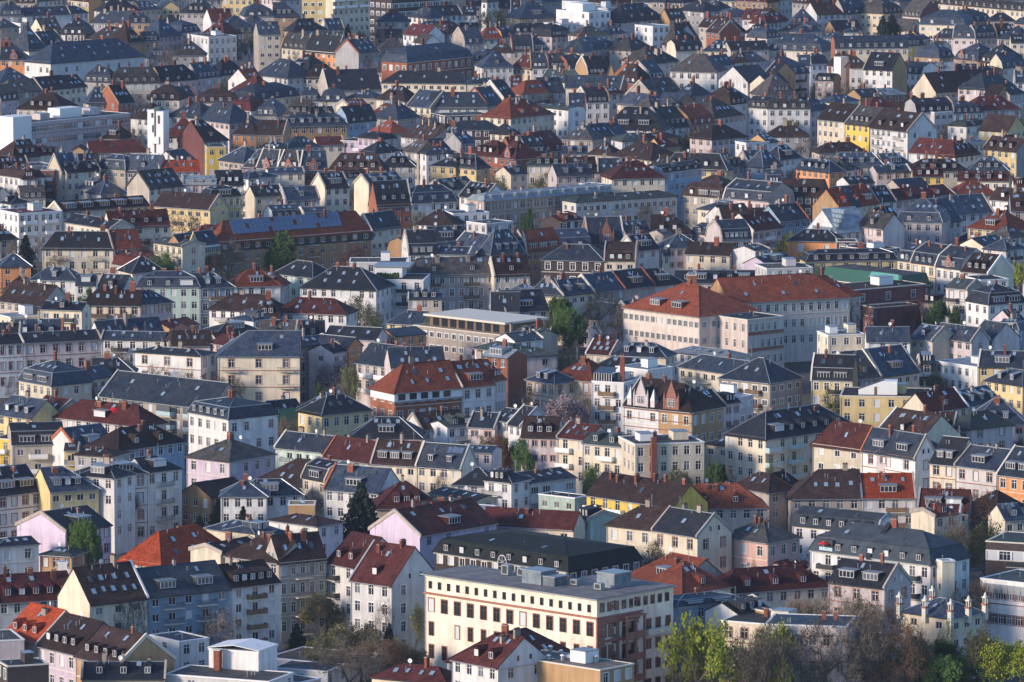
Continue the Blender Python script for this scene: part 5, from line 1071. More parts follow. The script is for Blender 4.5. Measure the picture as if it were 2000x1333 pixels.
-94.4 1814.4 0.0 17.3 9.0 14.3 3.9|M s M D1 d2|310100|1|pale green house with a slate mansard and a blank dormer box|1
105.7 1813.9 31.0 14.4 6.0 9.0 0.0|f b r w0 n0|212101|1|dark brick red building, brown tile flat roof, behind the white roof hut|
-47.7 1813.3 -19.8 22.4 14.0 14.2 5.1|h d W s6 c3|310131|1|white villa with a black hip roof behind a pale birch|1
26.7 1810.8 44.6 11.9 9.9 14.0 4.2|g s B vR:O c1|110000|1|beige house, slate gable roof, in front and right of the dark clad house|
121.5 1806.4 -38.8 7.2 8.0 15.0 2.1|g t W s2 b1 w2 f4|310101|1|bright white narrow house with a green pitched roof and small balcony|1
18.2 1802.9 41.3 11.4 9.9 14.0 3.4|g s C vR:O c1|310000|1|cream house, slate gable roof with one chimney, in front of the dark clad house|
36.7 1801.4 44.6 11.4 8.2 8.7 3.3|g s G d3 c2|010001|1|grey house, slate gable roof with three small dormers, left of the orange roofed school|
9.2 1800.7 -17.7 9.9 6.5 14.0 3.9|h s C w2 v0 c1|310100|1|cream house, slate hip roof with one chimney, in front of the dark clad house|
-23.7 1798.7 0.0 9.1 8.0 13.0 1.0|g s B |210101|1|beige house, slate gable roof, right of the modern block with roof hedge|
28.3 1794.3 41.3 11.0 8.2 8.4 3.7|G s P s2 c1|212100|1|rose grey house, slate front gabled roof with two skylights, left of the orange roofed school|
88.6 1789.6 41.0 15.8 13.0 14.7 5.0|hr c S f4.3 w7 F|210101|1|arched window end of the orange roofed school|1
133.8 1786.9 29.3 12.0 11.0 13.0 4.7|M d W D2 c1|212101|1|dark mansard house in front of the white row at right edge|1
-72.9 1782.2 -22.1 19.3 9.5 11.9 3.7|h b W s3 b1|110100|1|white house, brown tile hip roof with three skylights, left of the white villa|
-95.8 1780.7 41.1 11.1 8.5 14.0 3.1|hr s P c1 vL f3.8|110001|1|rose grey house, slate hip roof, behind and right of the plain white slate house|
-107.8 1777.7 -5.3 15.8 6.5 14.0 3.4|hl b C c3 f3.8|210100|1|cream house, brown tile hip roof with three chimneys, behind the plain white slate house|
-132.3 1777.2 -43.8 16.9 11.5 14.5 4.7|g b B |110101|1|beige house, brown tile gable roof, left of the plain white slate house|
-54.2 1775.7 -16.5 20.3 9.5 11.9 3.4|h r W s5 c1|110011|1|white bungalow style house with a maroon hip roof in front of the villa|1
4.1 1771.6 20.4 12.5 12.0 13.0 4.9|g d W s2 D1 vL|210001|1|white gabled house with a terrace door and black roof left of the big bare trees|1
-65.5 1769.6 0.0 6.9 10.5 11.6 3.9|h b W |110111|1|white house, brown tile hip roof, in front and left of the white villa|
-1.9 1769.4 0.0 7.9 6.5 13.0 4.8|g d W vL|110100|1|white house, dark gable roof, behind and right of the white roofed penthouse|
-129.0 1766.3 30.1 11.4 9.0 12.0 0.0|f m C n1|112100|1|cream building, pale metal flat roof, left of the plain white slate house|
74.1 1763.0 24.0 35.8 15.0 17.0 5.7|hr c S s5 f4.3 w14 F|310101|1|tall rear wing of the orange roofed school with arched windows|1
-120.1 1761.2 -14.5 11.5 8.0 14.5 1.6|g d C d1|210121|1|cream house, dark gable roof, behind and left of the plain white slate house|
39.4 1746.5 -47.3 29.0 21.7 15.7 6.3|h c S D2 c1 f4.3 w14 W2 F|210121|1|school block corner with an orange tile hip roof and paired windows|1
-28.5 1743.2 -24.6 10.1 8.0 13.0 3.0|hl s Y s1 c1|110101|1|yellow house wing with slate roof left of the flat roofed terrace building|1
-65.9 1739.9 52.0 6.8 8.0 14.5 1.0|h s W |110101|1|white house, slate hip roof, in front and left of the white villa|
133.2 1735.7 38.0 4.5 8.0 14.5 2.7|g s P |011101|1|narrow rose grey house, slate gable roof, behind the bright yellow house at right edge|
66.7 1735.5 39.9 13.1 13.0 15.2 0.0|f d S f4.3 w6 n0 X9|312101|1|link wing of the school with red panels below the window bands|1
-14.2 1727.3 -43.2 32.1 18.0 13.0 0.0|f B B w12 f3.4 n0 X8|310101|1|brown banded office with a white roofed penthouse|1
-85.5 1724.6 52.0 11.9 8.0 14.5 1.4|g r T s1|010101|1|ochre house, dark red tile gable roof, right of the plain white slate house|
128.8 1720.5 -24.1 6.7 8.0 14.0 2.6|M s U D1|010121|1|grey blue house with a round topped glazed dormer at the right edge|1
-123.2 1716.3 0.0 12.3 9.0 13.0 3.8|g s P s6 d3 vR:O c1|010101|1|rose grey house, slate gable roof, left of the plain white slate house|
-70.9 1715.0 26.9 12.0 8.0 14.5 1.6|h d W D1|110101|1|white house, dark hip roof with one wide dormer, right of the plain white slate house|
-32.8 1706.9 -52.0 9.1 10.0 14.5 1.3|G s O |110111|1|peach house, slate front gabled roof, in front of the modern block with roof hedge|
-98.0 1706.8 33.1 19.0 6.5 14.2 4.0|g s W s4 n2|010001|1|white house with plain slate roof and two white flues|1
2.6 1705.5 -52.0 9.6 8.0 14.5 1.7|g t B |010111|1|beige house, greenish grey gable roof, right of the white roofed penthouse|
121.2 1701.5 -52.0 8.3 9.0 14.5 3.6|g s P vL s1|110111|1|rose grey house, slate gable roof, behind the bright yellow house at right edge|
-129.6 1701.5 0.0 5.3 8.0 14.5 3.2|g d G vR s0|010101|1|grey house, dark gable roof, left of the plain white slate house|
-53.2 1701.5 0.0 9.6 8.5 14.5 3.8|g d P d2 vL|010101|1|rose grey house, dark gable roof, in front and left of the white villa|
86.2 1701.5 15.5 10.1 9.0 15.0 0.0|f m C n2|212101|1|cream building, pale metal flat roof, in front of the green metal box|
-97.6 1699.3 -9.0 16.6 6.5 14.2 1.6|g s W w5|210000|1|white house, slate gable roof, in front and right of the plain white slate house|
105.3 1698.8 -52.0 8.6 8.0 14.5 3.0|g s C |110141|1|cream house, slate gable roof, behind and right of the white roof hut|
113.1 1698.8 -48.4 14.3 6.5 14.5 3.1|g s P vR s2|210111|1|rose grey house, slate gable roof, behind and right of the white roof hut|
-41.7 1698.8 -21.5 14.6 8.5 14.5 2.5|g d P |110111|1|rose grey house, dark gable roof, in front of the white villa|
-115.5 1696.7 22.3 20.9 6.5 14.2 2.0|g d P f4 w6 c2|210000|1|salmon pink tenement with red framed windows at left|1
4.3 1696.1 36.4 9.0 8.0 14.5 1.6|g s W S2|110100|1|white house, slate gable roof, right of the white roofed penthouse|
-60.6 1695.5 -7.9 9.7 9.2 14.5 4.4|g g C s2 vR|010101|1|cream house, weathered grey gable roof, in front and left of the white villa|
-70.1 1693.5 29.8 10.7 9.2 14.5 1.8|g b C |010001|1|cream house, brown tile gable roof, right of the plain white slate house|
96.5 1693.5 0.0 11.2 8.0 14.5 3.1|g s W s2 c1|111101|1|white house, slate gable roof with two skylights, behind the white roof hut|
48.3 1693.1 -41.6 19.7 8.0 11.0 1.3|h m W w8|310101|1|low hall with a curved light blue metal roof|1
-82.1 1692.1 15.8 9.8 12.0 14.5 3.3|G b B D1|011100|1|beige house, brown tile front gabled roof, right of the plain white slate house|
-128.3 1691.4 23.4 6.7 6.5 14.2 1.9|g d W s0 f4 w3|313100|1|white ornate house front with pedimented windows at the left edge|1
22.1 1687.5 -27.9 7.0 8.0 12.0 2.9|g r C w5|110100|1|cream house, dark red tile gable roof, behind and left of the roof conservatory|
-81.9 1685.2 0.0 9.8 8.0 14.5 3.1|g b P c1|010101|1|rose grey house, brown tile gable roof, right of the plain white slate house|
32.2 1683.6 -18.1 14.7 8.0 12.0 2.8|h s C c2 s2|010031|1|cream house, slate hip roof with two skylights, behind the roof conservatory|
-72.7 1681.0 -52.0 14.3 8.0 15.0 1.7|g r P s1 b2 w2|110100|1|rose grey house, dark red tile gable roof, right of the plain white slate house|
-4.6 1676.6 -45.9 14.5 8.0 14.2 1.6|h t W |110101|1|white house, greenish grey hip roof, in front and right of the white roofed penthouse|
-87.5 1675.1 -27.4 19.8 8.0 13.5 1.0|h d W w3 f4 c4|210121|1|white house with a near flat dark roof and tall shuttered windows|1
-49.8 1674.3 42.7 11.6 8.0 16.0 1.6|g s P b3 f3.8|410101|1|rose grey house, slate gable roof with balconies, in front of the white villa|
-39.6 1671.7 52.0 5.5 11.0 16.0 2.0|G s O |410001|1|peach house, slate front gabled roof, behind and left of the brick red house|
-43.3 1667.9 52.0 6.1 8.0 15.0 1.7|g d P b1|314100|1|rose grey house, dark gable roof with balconies, behind and left of the brick red house|
5.3 1664.7 22.2 13.6 8.0 14.3 1.5|h t P c0 w2|110101|1|rose grey house, greenish grey hip roof, in front and right of the white roofed penthouse|
-63.5 1655.4 0.0 20.6 14.0 15.6 5.3|hl s C c0 b3 f4.2 D1 w3|310131|1|pale house with shuttered balcony doors and worn slate roof|1
-34.3 1654.4 -45.8 14.1 10.5 13.5 4.4|g s P c2 s0 b2 f3.8 w5|210100|1|long rose tenement left of the big orange roof with three brick chimneys|1
103.9 1652.7 0.0 3.9 8.0 14.0 1.4|g s K b2|210101|1|dark clad house, slate gable roof with balconies, behind and right of the white roof hut|
-4.4 1649.7 -38.4 8.2 8.0 16.0 1.5|g m R D1|110141|1|red brick house, pale metal gable roof, in front and right of the white roofed penthouse|
111.0 1649.6 -52.0 15.9 13.0 14.0 0.0|f m W w6 n1|210101|1|cream house with a blue grey standing seam roof|1
-99.5 1647.5 0.0 10.6 8.0 12.4 3.0|hr d W s3 c1|110111|1|white house, dark hip roof, behind and left of the long slate roofed block|
51.0 1644.2 -50.6 29.1 8.0 13.0 2.9|h s C s3|210101|1|cream house, slate hip roof with three skylights, behind and right of the ornate gabled pair|
-23.3 1642.3 10.4 13.9 10.0 14.5 4.2|g s P s5 c2|011101|1|rose grey house, slate gable roof with five skylights, behind the brick red house|
26.7 1638.0 -24.2 15.2 8.0 14.5 2.4|h d Y s5|010101|1|yellow house, dark hip roof with five skylights, behind the roof conservatory|
-106.1 1635.1 52.0 23.2 8.0 12.1 2.2|g s C s3 v0|210100|1|cream house, slate gable roof with three skylights, left of the long slate roofed block|
96.1 1634.6 44.5 14.2 12.0 13.8 5.9|g s C s2 D1 vR c1|110001|1|mid sized cream house, slate gable roof, behind and right of the white roof hut|
121.0 1630.8 -12.2 11.8 8.0 16.0 3.3|g s Y s2 D1 vL|210111|1|yellow house, slate gable roof, behind the bright yellow house at right edge|
14.9 1630.4 -36.2 12.5 12.0 12.9 4.3|h c C s3 w3 f4|310101|1|white house with an orange red hip roof and a blue skylight cluster|1
7.0 1628.5 -46.6 10.1 8.0 12.6 2.2|h s C w4 f4|210131|1|cream house, slate hip roof, left of the roof conservatory|
87.5 1627.2 34.2 8.7 12.0 13.8 5.7|g g P s3 d1 vL|110100|1|patched stone grey roof beside the white firewall|1
-116.9 1617.6 -51.1 14.0 12.0 13.5 5.1|M s C D2 s4 c1|110121|1|cream house with a big slate mansard and a planted dormer|1
120.4 1615.6 -52.0 13.6 8.0 14.0 2.8|h s Y d2|210131|1|bright yellow house with slate roof at the right edge|1
78.2 1613.5 -13.6 10.3 7.2 14.7 5.9|m d Y D2 s2 vL b1|210111|1|yellow corner house with a white roof notch and slate roof|1
-2.8 1612.8 52.0 4.5 11.8 15.0 4.3|g c W f4.3 w4|210101|1|white house, terracotta tile gable roof, right of the brick red house|
56.9 1612.7 -39.2 15.3 13.0 15.0 4.7|h s B c1 b2|310121|1|beige house with large grey hip roof and orange balconies|1
29.2 1610.3 -43.7 10.6 9.0 18.0 0.0|f m W n1 w1|110111|1|white building, pale metal flat roof, behind the roof conservatory|
-8.2 1602.8 34.0 9.6 11.8 15.0 5.3|g c W s6 D1 vL f4.3|210001|1|white house with an orange roof, roof terrace and firewall|1
23.2 1599.6 -25.0 8.5 13.0 16.0 0.0|f m W b3 n1 w3 X12|410111|1|white house with a glass conservatory on its roof|1
-20.3 1595.0 32.1 19.0 11.1 15.0 5.8|hl c R s5 D0 w6 f4|212100|1|brick red house with a white window band beneath an orange hip roof|1
113.8 1589.6 52.0 14.6 8.8 12.4 3.1|g s B |010001|2|beige house, slate gable roof, in front of the bright yellow house at right edge|
-86.0 1587.5 -40.0 36.3 13.0 13.0 5.3|g s B b3 w12 s6|210101|2|long beige block with green glass balconies under a slate saddle roof|1
-53.4 1586.6 33.5 8.3 8.0 10.0 3.0|g d B X11|210101|2|house front wrapped in scaffolding with green net|1
-48.6 1584.3 -52.0 9.8 10.0 11.4 3.6|h d Y |210100|2|yellow house, dark hip roof, left of the mustard yellow house|
89.3 1583.6 -6.3 21.2 16.0 14.6 0.0|f b Y w6 n1 X13|210101|2|flat roofed yellow sided block with a white roof hut|1
104.4 1579.2 42.7 13.6 8.8 12.4 3.9|g r C c1 vR:W|111100|2|cream house, dark red tile gable roof, in front and right of the white roof hut|
-111.9 1574.5 -52.0 10.9 9.0 12.2 3.0|g r Y c1|010100|2|yellow house, dark red tile gable roof, left of the long slate roofed block|
55.9 1574.0 51.6 5.9 11.0 16.0 0.0|f m P n1|210001|2|rose grey building, pale metal flat roof, behind and left of the pale blue balcony stacks|
-39.4 1572.0 38.0 14.8 9.5 12.6 3.5|h d Y s3 c1 w5 f4.3|211101|2|mustard yellow house with dark hip roof and brown windows|1
52.4 1567.6 42.5 5.1 8.0 15.4 1.8|g d P w2|210100|2|rose grey house, dark gable roof, behind and left of the pale blue balcony stacks|
-118.2 1567.2 -45.5 12.7 9.5 12.3 3.9|g s Y c1 s1|210111|2|yellow house, slate gable roof with one skylight, left of the long slate roofed block|
46.4 1559.6 52.0 13.4 8.0 15.4 3.3|g d P D1 w3|210001|2|rose grey house, dark gable roof with one wide dormer, right of the ornate gabled pair|
-97.9 1558.7 -38.2 27.2 9.0 12.2 3.8|h r P D1 s1 c2|110101|2|brown red roofed house with a sunk terrace and red awning|1
114.7 1551.5 0.0 12.4 14.0 12.6 5.2|h s P c2 s1|210101|2|rose grey house, slate hip roof, in front of the bright yellow house at right edge|
-15.8 1549.4 31.6 12.7 8.0 12.0 3.2|g b W b2 w4|110101|2|white house, brown tile gable roof, in front and right of the brick red house|
30.3 1549.2 -39.8 10.6 13.0 17.0 5.7|g b W X6 vL c2 f4.6 w3 s1|210100|2|ornate white house with pink stone gable and two little spires|1
-71.3 1547.5 -52.0 16.4 14.1 15.0 3.7|M s W d5 c2 w5 f4.2|210131|2|white corner house with a dormered slate mansard and stone bands|1
-11.6 1544.3 31.6 8.4 8.0 13.0 1.0|g t W b1|212101|2|white house, greenish grey gable roof, in front and right of the brick red house|
-7.2 1543.2 -19.3 6.7 8.0 13.0 2.8|g s P s1|110010|2|rose grey house, slate gable roof, in front and right of the brick red house|
38.2 1543.0 -36.8 9.4 13.0 17.0 5.2|hr b T X6 vL:O s3 f4.6 w3|110021|2|ornate yellow brick house with stepped sandstone gable|1
-0.5 1541.9 -42.7 9.8 8.0 14.4 2.3|hr d W w4|410000|2|white house, dark hip roof, behind the modern white gabled house|
111.7 1537.2 39.2 13.9 8.0 14.0 2.9|h t P w2|211101|2|rose house with a flat green roof and red framed windows|1
98.5 1536.7 -14.9 8.5 9.5 12.7 3.9|g b C D2|010100|2|cream house, brown tile gable roof, in front and right of the white roof hut|
0.6 1534.9 -52.0 4.8 9.5 14.6 3.8|g d W s0 w2|310000|2|white house, dark gable roof, behind the modern white gabled house|
-29.3 1533.5 -3.8 16.5 10.5 12.0 3.8|h d P c1 s3 D1|110111|2|rose grey house, dark hip roof, in front and right of the mustard yellow house|
6.3 1527.1 -10.8 8.6 8.8 13.0 3.9|g b P d3 w4|210101|2|rose house with a brown roof and small black dormers beside the green tree|1
89.7 1526.8 -52.0 15.7 12.0 13.3 4.9|g b C vL:W c1|010111|2|cream house, brown tile gable roof with one chimney, in front of the white roof hut|
14.1 1523.4 -39.4 9.3 8.8 13.0 2.8|g r C b3 w2 f3.6|310101|2|small house with a red roof and glazed green balcony bays|1
-117.9 1521.5 -26.5 4.8 12.0 13.0 0.0|f b N b2|210100|2|golden yellow building, brown tile flat roof, behind and left of the steel balcony tower|
47.2 1520.1 -37.8 6.9 8.0 12.0 1.0|h d C |310100|2|cream house, dark hip roof, right of the tall brick chimney|
-49.1 1519.8 -37.1 14.1 8.0 11.0 3.1|g s M b2 c2 s1|110101|2|mint green house with a long low balcony and grey roof|1
69.1 1519.0 44.1 31.0 12.8 15.0 5.0|h d C D1 d5 s5 b3 kg w8 c2|314101|2|long cream apartment block with black roof and pale blue balcony stacks|1
30.4 1517.6 -40.9 13.1 11.0 13.1 0.0|f m C b2 w1|010101|2|cream building, pale metal flat roof with balconies, behind and left of the tall brick chimney|
-109.0 1515.9 10.1 12.1 10.0 12.6 4.4|m d B D2 w3 b1|212100|2|dark mansard house with beige balcony band and plants|1
-95.5 1514.7 45.0 12.0 10.5 12.3 4.2|g s W D1 vL:O|012101|2|slate roofed white house with a red edged white firewall|1
20.7 1513.0 -35.1 11.1 8.0 13.0 1.9|g t C b2 c1 w4 f3.8|310100|2|cream house, greenish grey gable roof with one chimney, left of the tall brick chimney|
-82.3 1504.3 47.7 21.4 10.5 14.0 3.9|h b U d2 s3 c3|110101|2|grey blue house with a brown tile hip roof and two satellite dishes|1
74.2 1503.7 -44.6 15.0 6.6 14.0 5.0|hl r C w3|210100|2|cream rose house with brown red roof and narrow balconies|1
-100.5 1502.7 0.0 3.2 8.0 13.1 1.0|g b Y b1|110101|2|yellow house, brown tile gable roof with balconies, behind and left of the steel balcony tower|
35.9 1500.4 14.9 16.4 14.0 14.9 0.0|f g C w6 f3.6 n2 c1|313101|2|cream office block with ribbon windows and a tall brick chimney|1
-8.1 1500.3 -16.6 7.3 8.0 13.0 1.0|g s P |110121|2|rose grey house, slate gable roof, behind and left of the modern white gabled house|
-37.4 1494.7 -43.5 15.0 8.0 12.3 4.0|g r B vL:r c2 s1|110100|2|plain dark red roof between brick edged firewalls|1
95.0 1492.8 52.0 13.4 10.5 14.0 3.9|h s P |012101|2|rose grey house, slate hip roof, behind and right of the orange gabled roof|
85.2 1491.7 -49.9 17.6 6.6 14.0 4.7|g s W D2 s1 c1 vL:r w3 f4.2|210021|2|white house with red sandstone window frames and two tall dormers|1
-26.7 1487.5 -21.6 11.1 8.0 12.3 4.5|g b C D3 s2 c1 vL|210000|2|cream house with three tall french dormers|1
-94.2 1484.6 -24.8 9.8 8.0 14.5 1.0|h b G |110111|2|grey house, brown tile hip roof, behind and left of the steel balcony tower|
-16.5 1482.9 -26.6 11.4 8.0 12.3 4.5|g s C d2 s2 S3 vL w4|210001|2|cream house with slate roof cut by a white terrace notch|1
-68.1 1475.9 -39.2 12.9 15.1 15.0 3.5|h g I c3 w3 f4|210111|2|lilac corner house with a weathered grey hip roof|1
96.2 1472.3 -36.5 6.8 11.0 14.5 5.2|g d C D2 f3.8|210100|2|cream house, dark gable roof, behind and right of the orange gabled roof|
103.2 1466.3 -43.1 11.8 11.0 14.5 3.8|g s W s1 D1 c2 w3 f4.2|210001|2|white neoclassical house with shuttered niche windows|1
-50.1 1463.6 -44.3 19.7 13.0 11.0 4.8|h b B s5 c1|010101|2|beige house, brown tile hip roof, in front and right of the lilac corner house|
-8.4 1463.6 -12.2 9.3 8.5 11.0 3.1|h d W s1|110101|2|white house, dark hip roof with one skylight, left of the modern white gabled house|
61.5 1456.8 52.0 11.2 6.5 11.0 3.4|h b N s2|010001|2|golden yellow house, brown tile hip roof, right of the broad orange hip roof|
9.0 1456.3 40.4 13.7 10.4 13.0 1.6|g d W w4 W2 f3.6 e b1 kg v0|210001|2|modern white house with a shallow black gable roof and glass balconies|1
-70.0 1454.3 -43.6 9.8 12.0 10.0 2.6|G b T w3|210121|2|small brown gabled house with sandstone windows|1
-13.3 1450.9 -52.0 16.3 8.0 10.0 1.0|g d C |110111|2|cream house, dark gable roof, left of the modern white gabled house|
-76.6 1450.5 42.6 10.2 8.0 16.1 2.7|hr d W D1 w3 f3.8 b1|410001|2|tall white block with rows of tall windows right of the steel balconies|1
52.6 1450.0 -52.0 12.2 8.0 12.0 3.1|h b B s2|010121|2|beige house, brown tile hip roof with two skylights, right of the broad orange hip roof|
-43.6 1449.9 -52.0 8.6 9.0 14.0 3.9|m d C D1 S4|210100|2|dark roofed house with a glazed bay and rows of tilted skylights|1
110.5 1449.9 -40.6 9.1 13.0 15.0 5.3|g s O D2 vL f4.2|310101|2|peach coloured house with red sandstone frames at the right edge|1
-3.1 1447.9 -33.4 7.1 8.0 14.0 1.8|hr d W b1|210121|2|white house, dark hip roof with balconies, left of the modern white gabled house|
15.3 1443.7 52.0 5.1 10.0 11.0 0.0|f d M |111101|2|mint green building, dark flat roof, left of the sunny yellow block|
-86.3 1443.6 29.9 13.8 8.0 16.1 2.1|h d W D2 b4 c1 f3.8 w5|410100|2|tall white block with black steel balcony tower|1
-52.9 1441.2 7.8 14.1 8.0 12.0 2.8|h s W s1 D1|110101|2|white house, slate hip roof, in front and right of the lilac corner house|
82.4 1440.5 2.3 11.8 12.5 11.5 4.3|g o W D1 s3 b1 vL:m|210001|2|bright orange tiled roof with a gabled dormer and small balcony|1
-35.1 1440.2 -25.3 13.5 11.5 13.0 4.6|g s W s3 c1 vL:r D1|310001|2|white house, slate gable roof with one wide dormer, behind the tall dark pine|
68.7 1440.1 1.8 15.5 12.5 11.5 5.2|hl b B s4 c1|112100|2|broad dark tile roof with a recessed window and blue blinds|1
102.9 1437.6 -52.0 9.0 8.0 10.0 3.0|h b B |210101|2|beige house, brown tile hip roof, right of the orange gabled roof|
-90.5 1433.8 -30.9 9.5 8.0 17.1 2.0|h d W D1|210141|2|white house, dark hip roof, behind and left of the steel balcony tower|
-58.4 1432.6 0.0 10.0 8.0 13.0 2.5|h s W c2 s1 w4|210121|2|white house, slate hip roof with one skylight, in front of the lilac corner house|
93.7 1431.9 -9.8 11.1 9.5 10.0 3.8|g r B s1 D2|210121|2|beige house, dark red tile gable roof, in front and right of the orange gabled roof|
-106.9 1430.6 39.7 11.9 12.0 14.0 5.0|g d W D2 s2 f3.8|313101|2|white house with black roof and two white dormers at the left edge|1
-95.0 1429.8 25.0 11.3 11.5 14.8 4.3|hr s Y D1 d2 s1 vL:O|212100|2|yellow house with slate roof and brick capped firewall|1
-22.7 1429.0 8.0 13.5 13.0 11.0 4.7|h r B d3 s1|013101|2|brown red pyramid roof with three zinc dormers in a row|1
-11.3 1423.5 -22.7 9.7 9.0 11.1 0.0|f m W |010101|2|white building, pale metal flat roof, in front and left of the modern white gabled house|
44.9 1422.3 5.2 20.6 11.5 12.0 4.3|h c B d2 s1 c3|110101|2|broad orange tile hip roof with ridge stones and two little dormers|1
25.4 1419.3 -45.5 26.3 10.5 14.0 4.2|g b N b3 kw c6 w7 f3.6|110111|2|sunny yellow apartment block with brown roof and a row of chimney stacks|1
92.7 1415.6 -7.4 7.2 8.0 12.0 1.0|g r W |010121|2|white house, dark red tile gable roof, in front and right of the orange gabled roof|
-15.6 1414.7 0.0 14.9 8.0 11.9 1.9|g r C c3|010101|2|cream house, dark red tile gable roof with three chimneys, right of the tall dark pine|
14.8 1406.9 -52.0 5.2 8.0 12.0 1.3|g d M w2|110121|2|mint green house, dark gable roof, in front and left of the sunny yellow block|
-44.9 1405.0 0.0 5.7 6.0 15.0 0.0|f T T n0 w0|110101|2|ochre building, tan flat roof, left of the tall dark pine|
92.6 1404.8 35.4 6.3 8.0 13.0 1.0|g r C d1|211101|2|cream house, dark red tile gable roof, in front and right of the orange gabled roof|
3.1 1401.7 -20.0 21.2 8.0 11.0 3.0|g r C c1 s1 w5|110111|2|cream house, dark red tile gable roof with one skylight, behind the black timber hall|
-46.3 1393.1 -40.4 13.9 8.0 13.0 1.2|h b W w2|110131|2|white house, brown tile hip roof, left of the tall dark pine|
106.4 1391.9 22.0 4.8 8.0 14.0 2.7|g s C |112101|2|cream house, slate gable roof, behind the white office block|
-89.5 1390.3 47.2 13.4 14.9 12.4 3.3|g d I D1|313101|2|violet house with a slate roof and sunk terrace|1
-11.3 1385.1 48.0 23.9 14.3 13.0 4.5|g r I s3 D1 c2 w4|111101|2|pink long house with maroon roof and zinc box dormer|1
-58.4 1380.6 -45.7 17.3 8.0 13.0 1.7|h s C w5|010111|2|cream house, slate hip roof, behind and right of the vivid orange hip roof|
-95.5 1377.0 -20.6 7.3 8.0 8.6 1.0|h t T |110111|2|ochre house, greenish grey hip roof, behind the dark tiled roofs in lower left corner|
-103.4 1375.5 27.1 9.6 8.0 11.0 1.0|hl d W w2 f4|212101|2|plain white low block with two blinds at the left edge|1
-51.6 1371.7 52.0 6.3 8.0 14.5 1.0|h s C |110100|2|cream house, slate hip roof, right of the vivid orange hip roof|
67.3 1371.5 -33.5 20.8 8.0 15.0 3.5|m U W d6 w6 vR:m|310101|2|white apartment house with a blue grey mansard of six zinc dormers|1
24.4 1365.0 -36.7 11.8 10.0 16.6 3.7|hl b C s1 w3 f4.2|210100|2|cream yellow house left half below the yellow block with brown roof|1
-64.8 1358.8 52.0 23.7 11.3 11.0 5.6|h o C s5 c1|111101|2|large vivid orange tile hip roof with tilted skylights|1
104.4 1358.4 -21.9 13.8 14.0 14.0 0.0|f t K w5 W3 f5 b1|110101|2|modern building with a brown glazed top floor at right edge|1
47.9 1358.0 -42.4 12.8 10.2 15.0 2.9|h g A c3 w3 f4.2|210111|2|salmon pink house with mottled slate hip roof|1
33.6 1356.7 -46.7 13.1 10.0 16.6 4.0|g d C s1 c2 vL w3 f4.2|110021|2|cream house with black roof and red chimney stack|1
-2.3 1347.1 -43.5 37.8 22.1 12.0 4.0|M z K d8 s2 w12 f3 c0|110121|2|black timber clad hall with a dark green metal mansard and white windows|1
-91.5 1338.5 0.0 2.0 2.0 13.0 0.0|f W W w0 n0|110111|2|white building, white flat roof, behind the dark tiled roofs in lower left corner|
55.2 1337.0 -34.9 8.6 8.0 11.0 1.1|g r C |010100|2|cream house, dark red tile gable roof, in front and right of the salmon pink house|
-54.7 1332.4 52.0 13.3 8.0 17.0 1.2|g b C vL c1|011101|2|cream house, brown tile gable roof with one chimney, right of the vivid orange hip roof|
28.8 1328.2 -52.0 17.0 12.5 11.3 4.6|hl c B s1 D1|110100|2|beige house, terracotta tile hip roof with one wide dormer, left of the salmon pink house|
72.2 1327.1 -40.6 30.6 13.0 16.0 5.5|M U W d7 w10 b1 f3.6 vM X16|210131|2|large white block with a slate blue mansard, red parasol and roof terraces|1
53.3 1322.2 23.2 24.5 10.0 10.4 3.7|h r C d3|210101|2|maroon tile hip roof with a dark row of dormers at lower right|1
-52.2 1319.9 -41.5 14.9 9.5 17.0 3.6|hl b B c3 s1|110140|2|tall beige house left of its twin balconies with dark brown roof|1
-34.3 1318.8 -52.0 10.1 13.0 16.0 5.3|g r W d2 b3 f3.6 w2 kd|410101|2|white house, dark red tile gable roof, left of the blue grey gable|
-41.9 1317.8 31.7 10.9 6.5 17.0 4.8|g b B c2 s3 b4 w5 f3.8|410101|2|tall sand coloured house with a central stack of iron balconies|1
87.3 1315.3 17.4 2.7 3.0 17.0 0.0|f m C w0 n0|212101|2|cream building, pale metal flat roof, right of the block with red parasol|
100.5 1314.0 -36.3 16.3 14.0 13.0 0.0|f t W w8 W3 f5 n1|210101|2|white office block with vertical grey panels at right edge|1
38.8 1310.1 43.8 13.8 13.0 12.3 4.7|h c C d1|013101|2|orange tile hip roof with zinc dormers behind the cream building|1
-94.3 1305.7 22.3 16.6 10.5 11.0 4.4|g r W s3 c3 d5 vR:W|112101|2|weathered orange brown tile roof with a row of small dormers and a white firewall|1
68.1 1300.0 -36.5 13.3 9.5 15.0 4.0|g d P D2 c2 w3 f4.2|310131|2|pale house with a black roof, two wide dormers and a lilac curved gable|1
-27.8 1296.6 -40.9 10.9 14.0 16.0 6.6|g r W c2 s1 d1 f3.6 w3|410141|2|white apartment house with a steep red brown roof and blue grey gable end|1
-50.5 1293.3 38.2 12.1 11.3 16.0 3.6|g b W D0 d5 b4 ko f3 w3|510001|2|white apartment house with long balconies and a brown roof|1
-63.1 1284.1 34.7 19.1 11.3 16.0 4.6|g U U D2 s2 c1 b4 kr w5 f3 W1 vL:W|410000|2|blue grey apartment block with balcony stacks and a slate dormer box|1
38.5 1282.0 31.1 14.8 8.0 14.0 1.5|M s U D2 w4|313101|2|blue grey slate attic with a glazed dormer in front of the orange roof|1
47.0 1276.4 52.0 10.2 8.0 13.5 1.9|g d W |013101|2|white house, dark gable roof, in front of the salmon pink house|
80.4 1275.5 -42.2 12.4 10.0 13.0 2.5|h s C w2 X17|310131|2|pale villa with corner pinnacles and grey hip roof|1
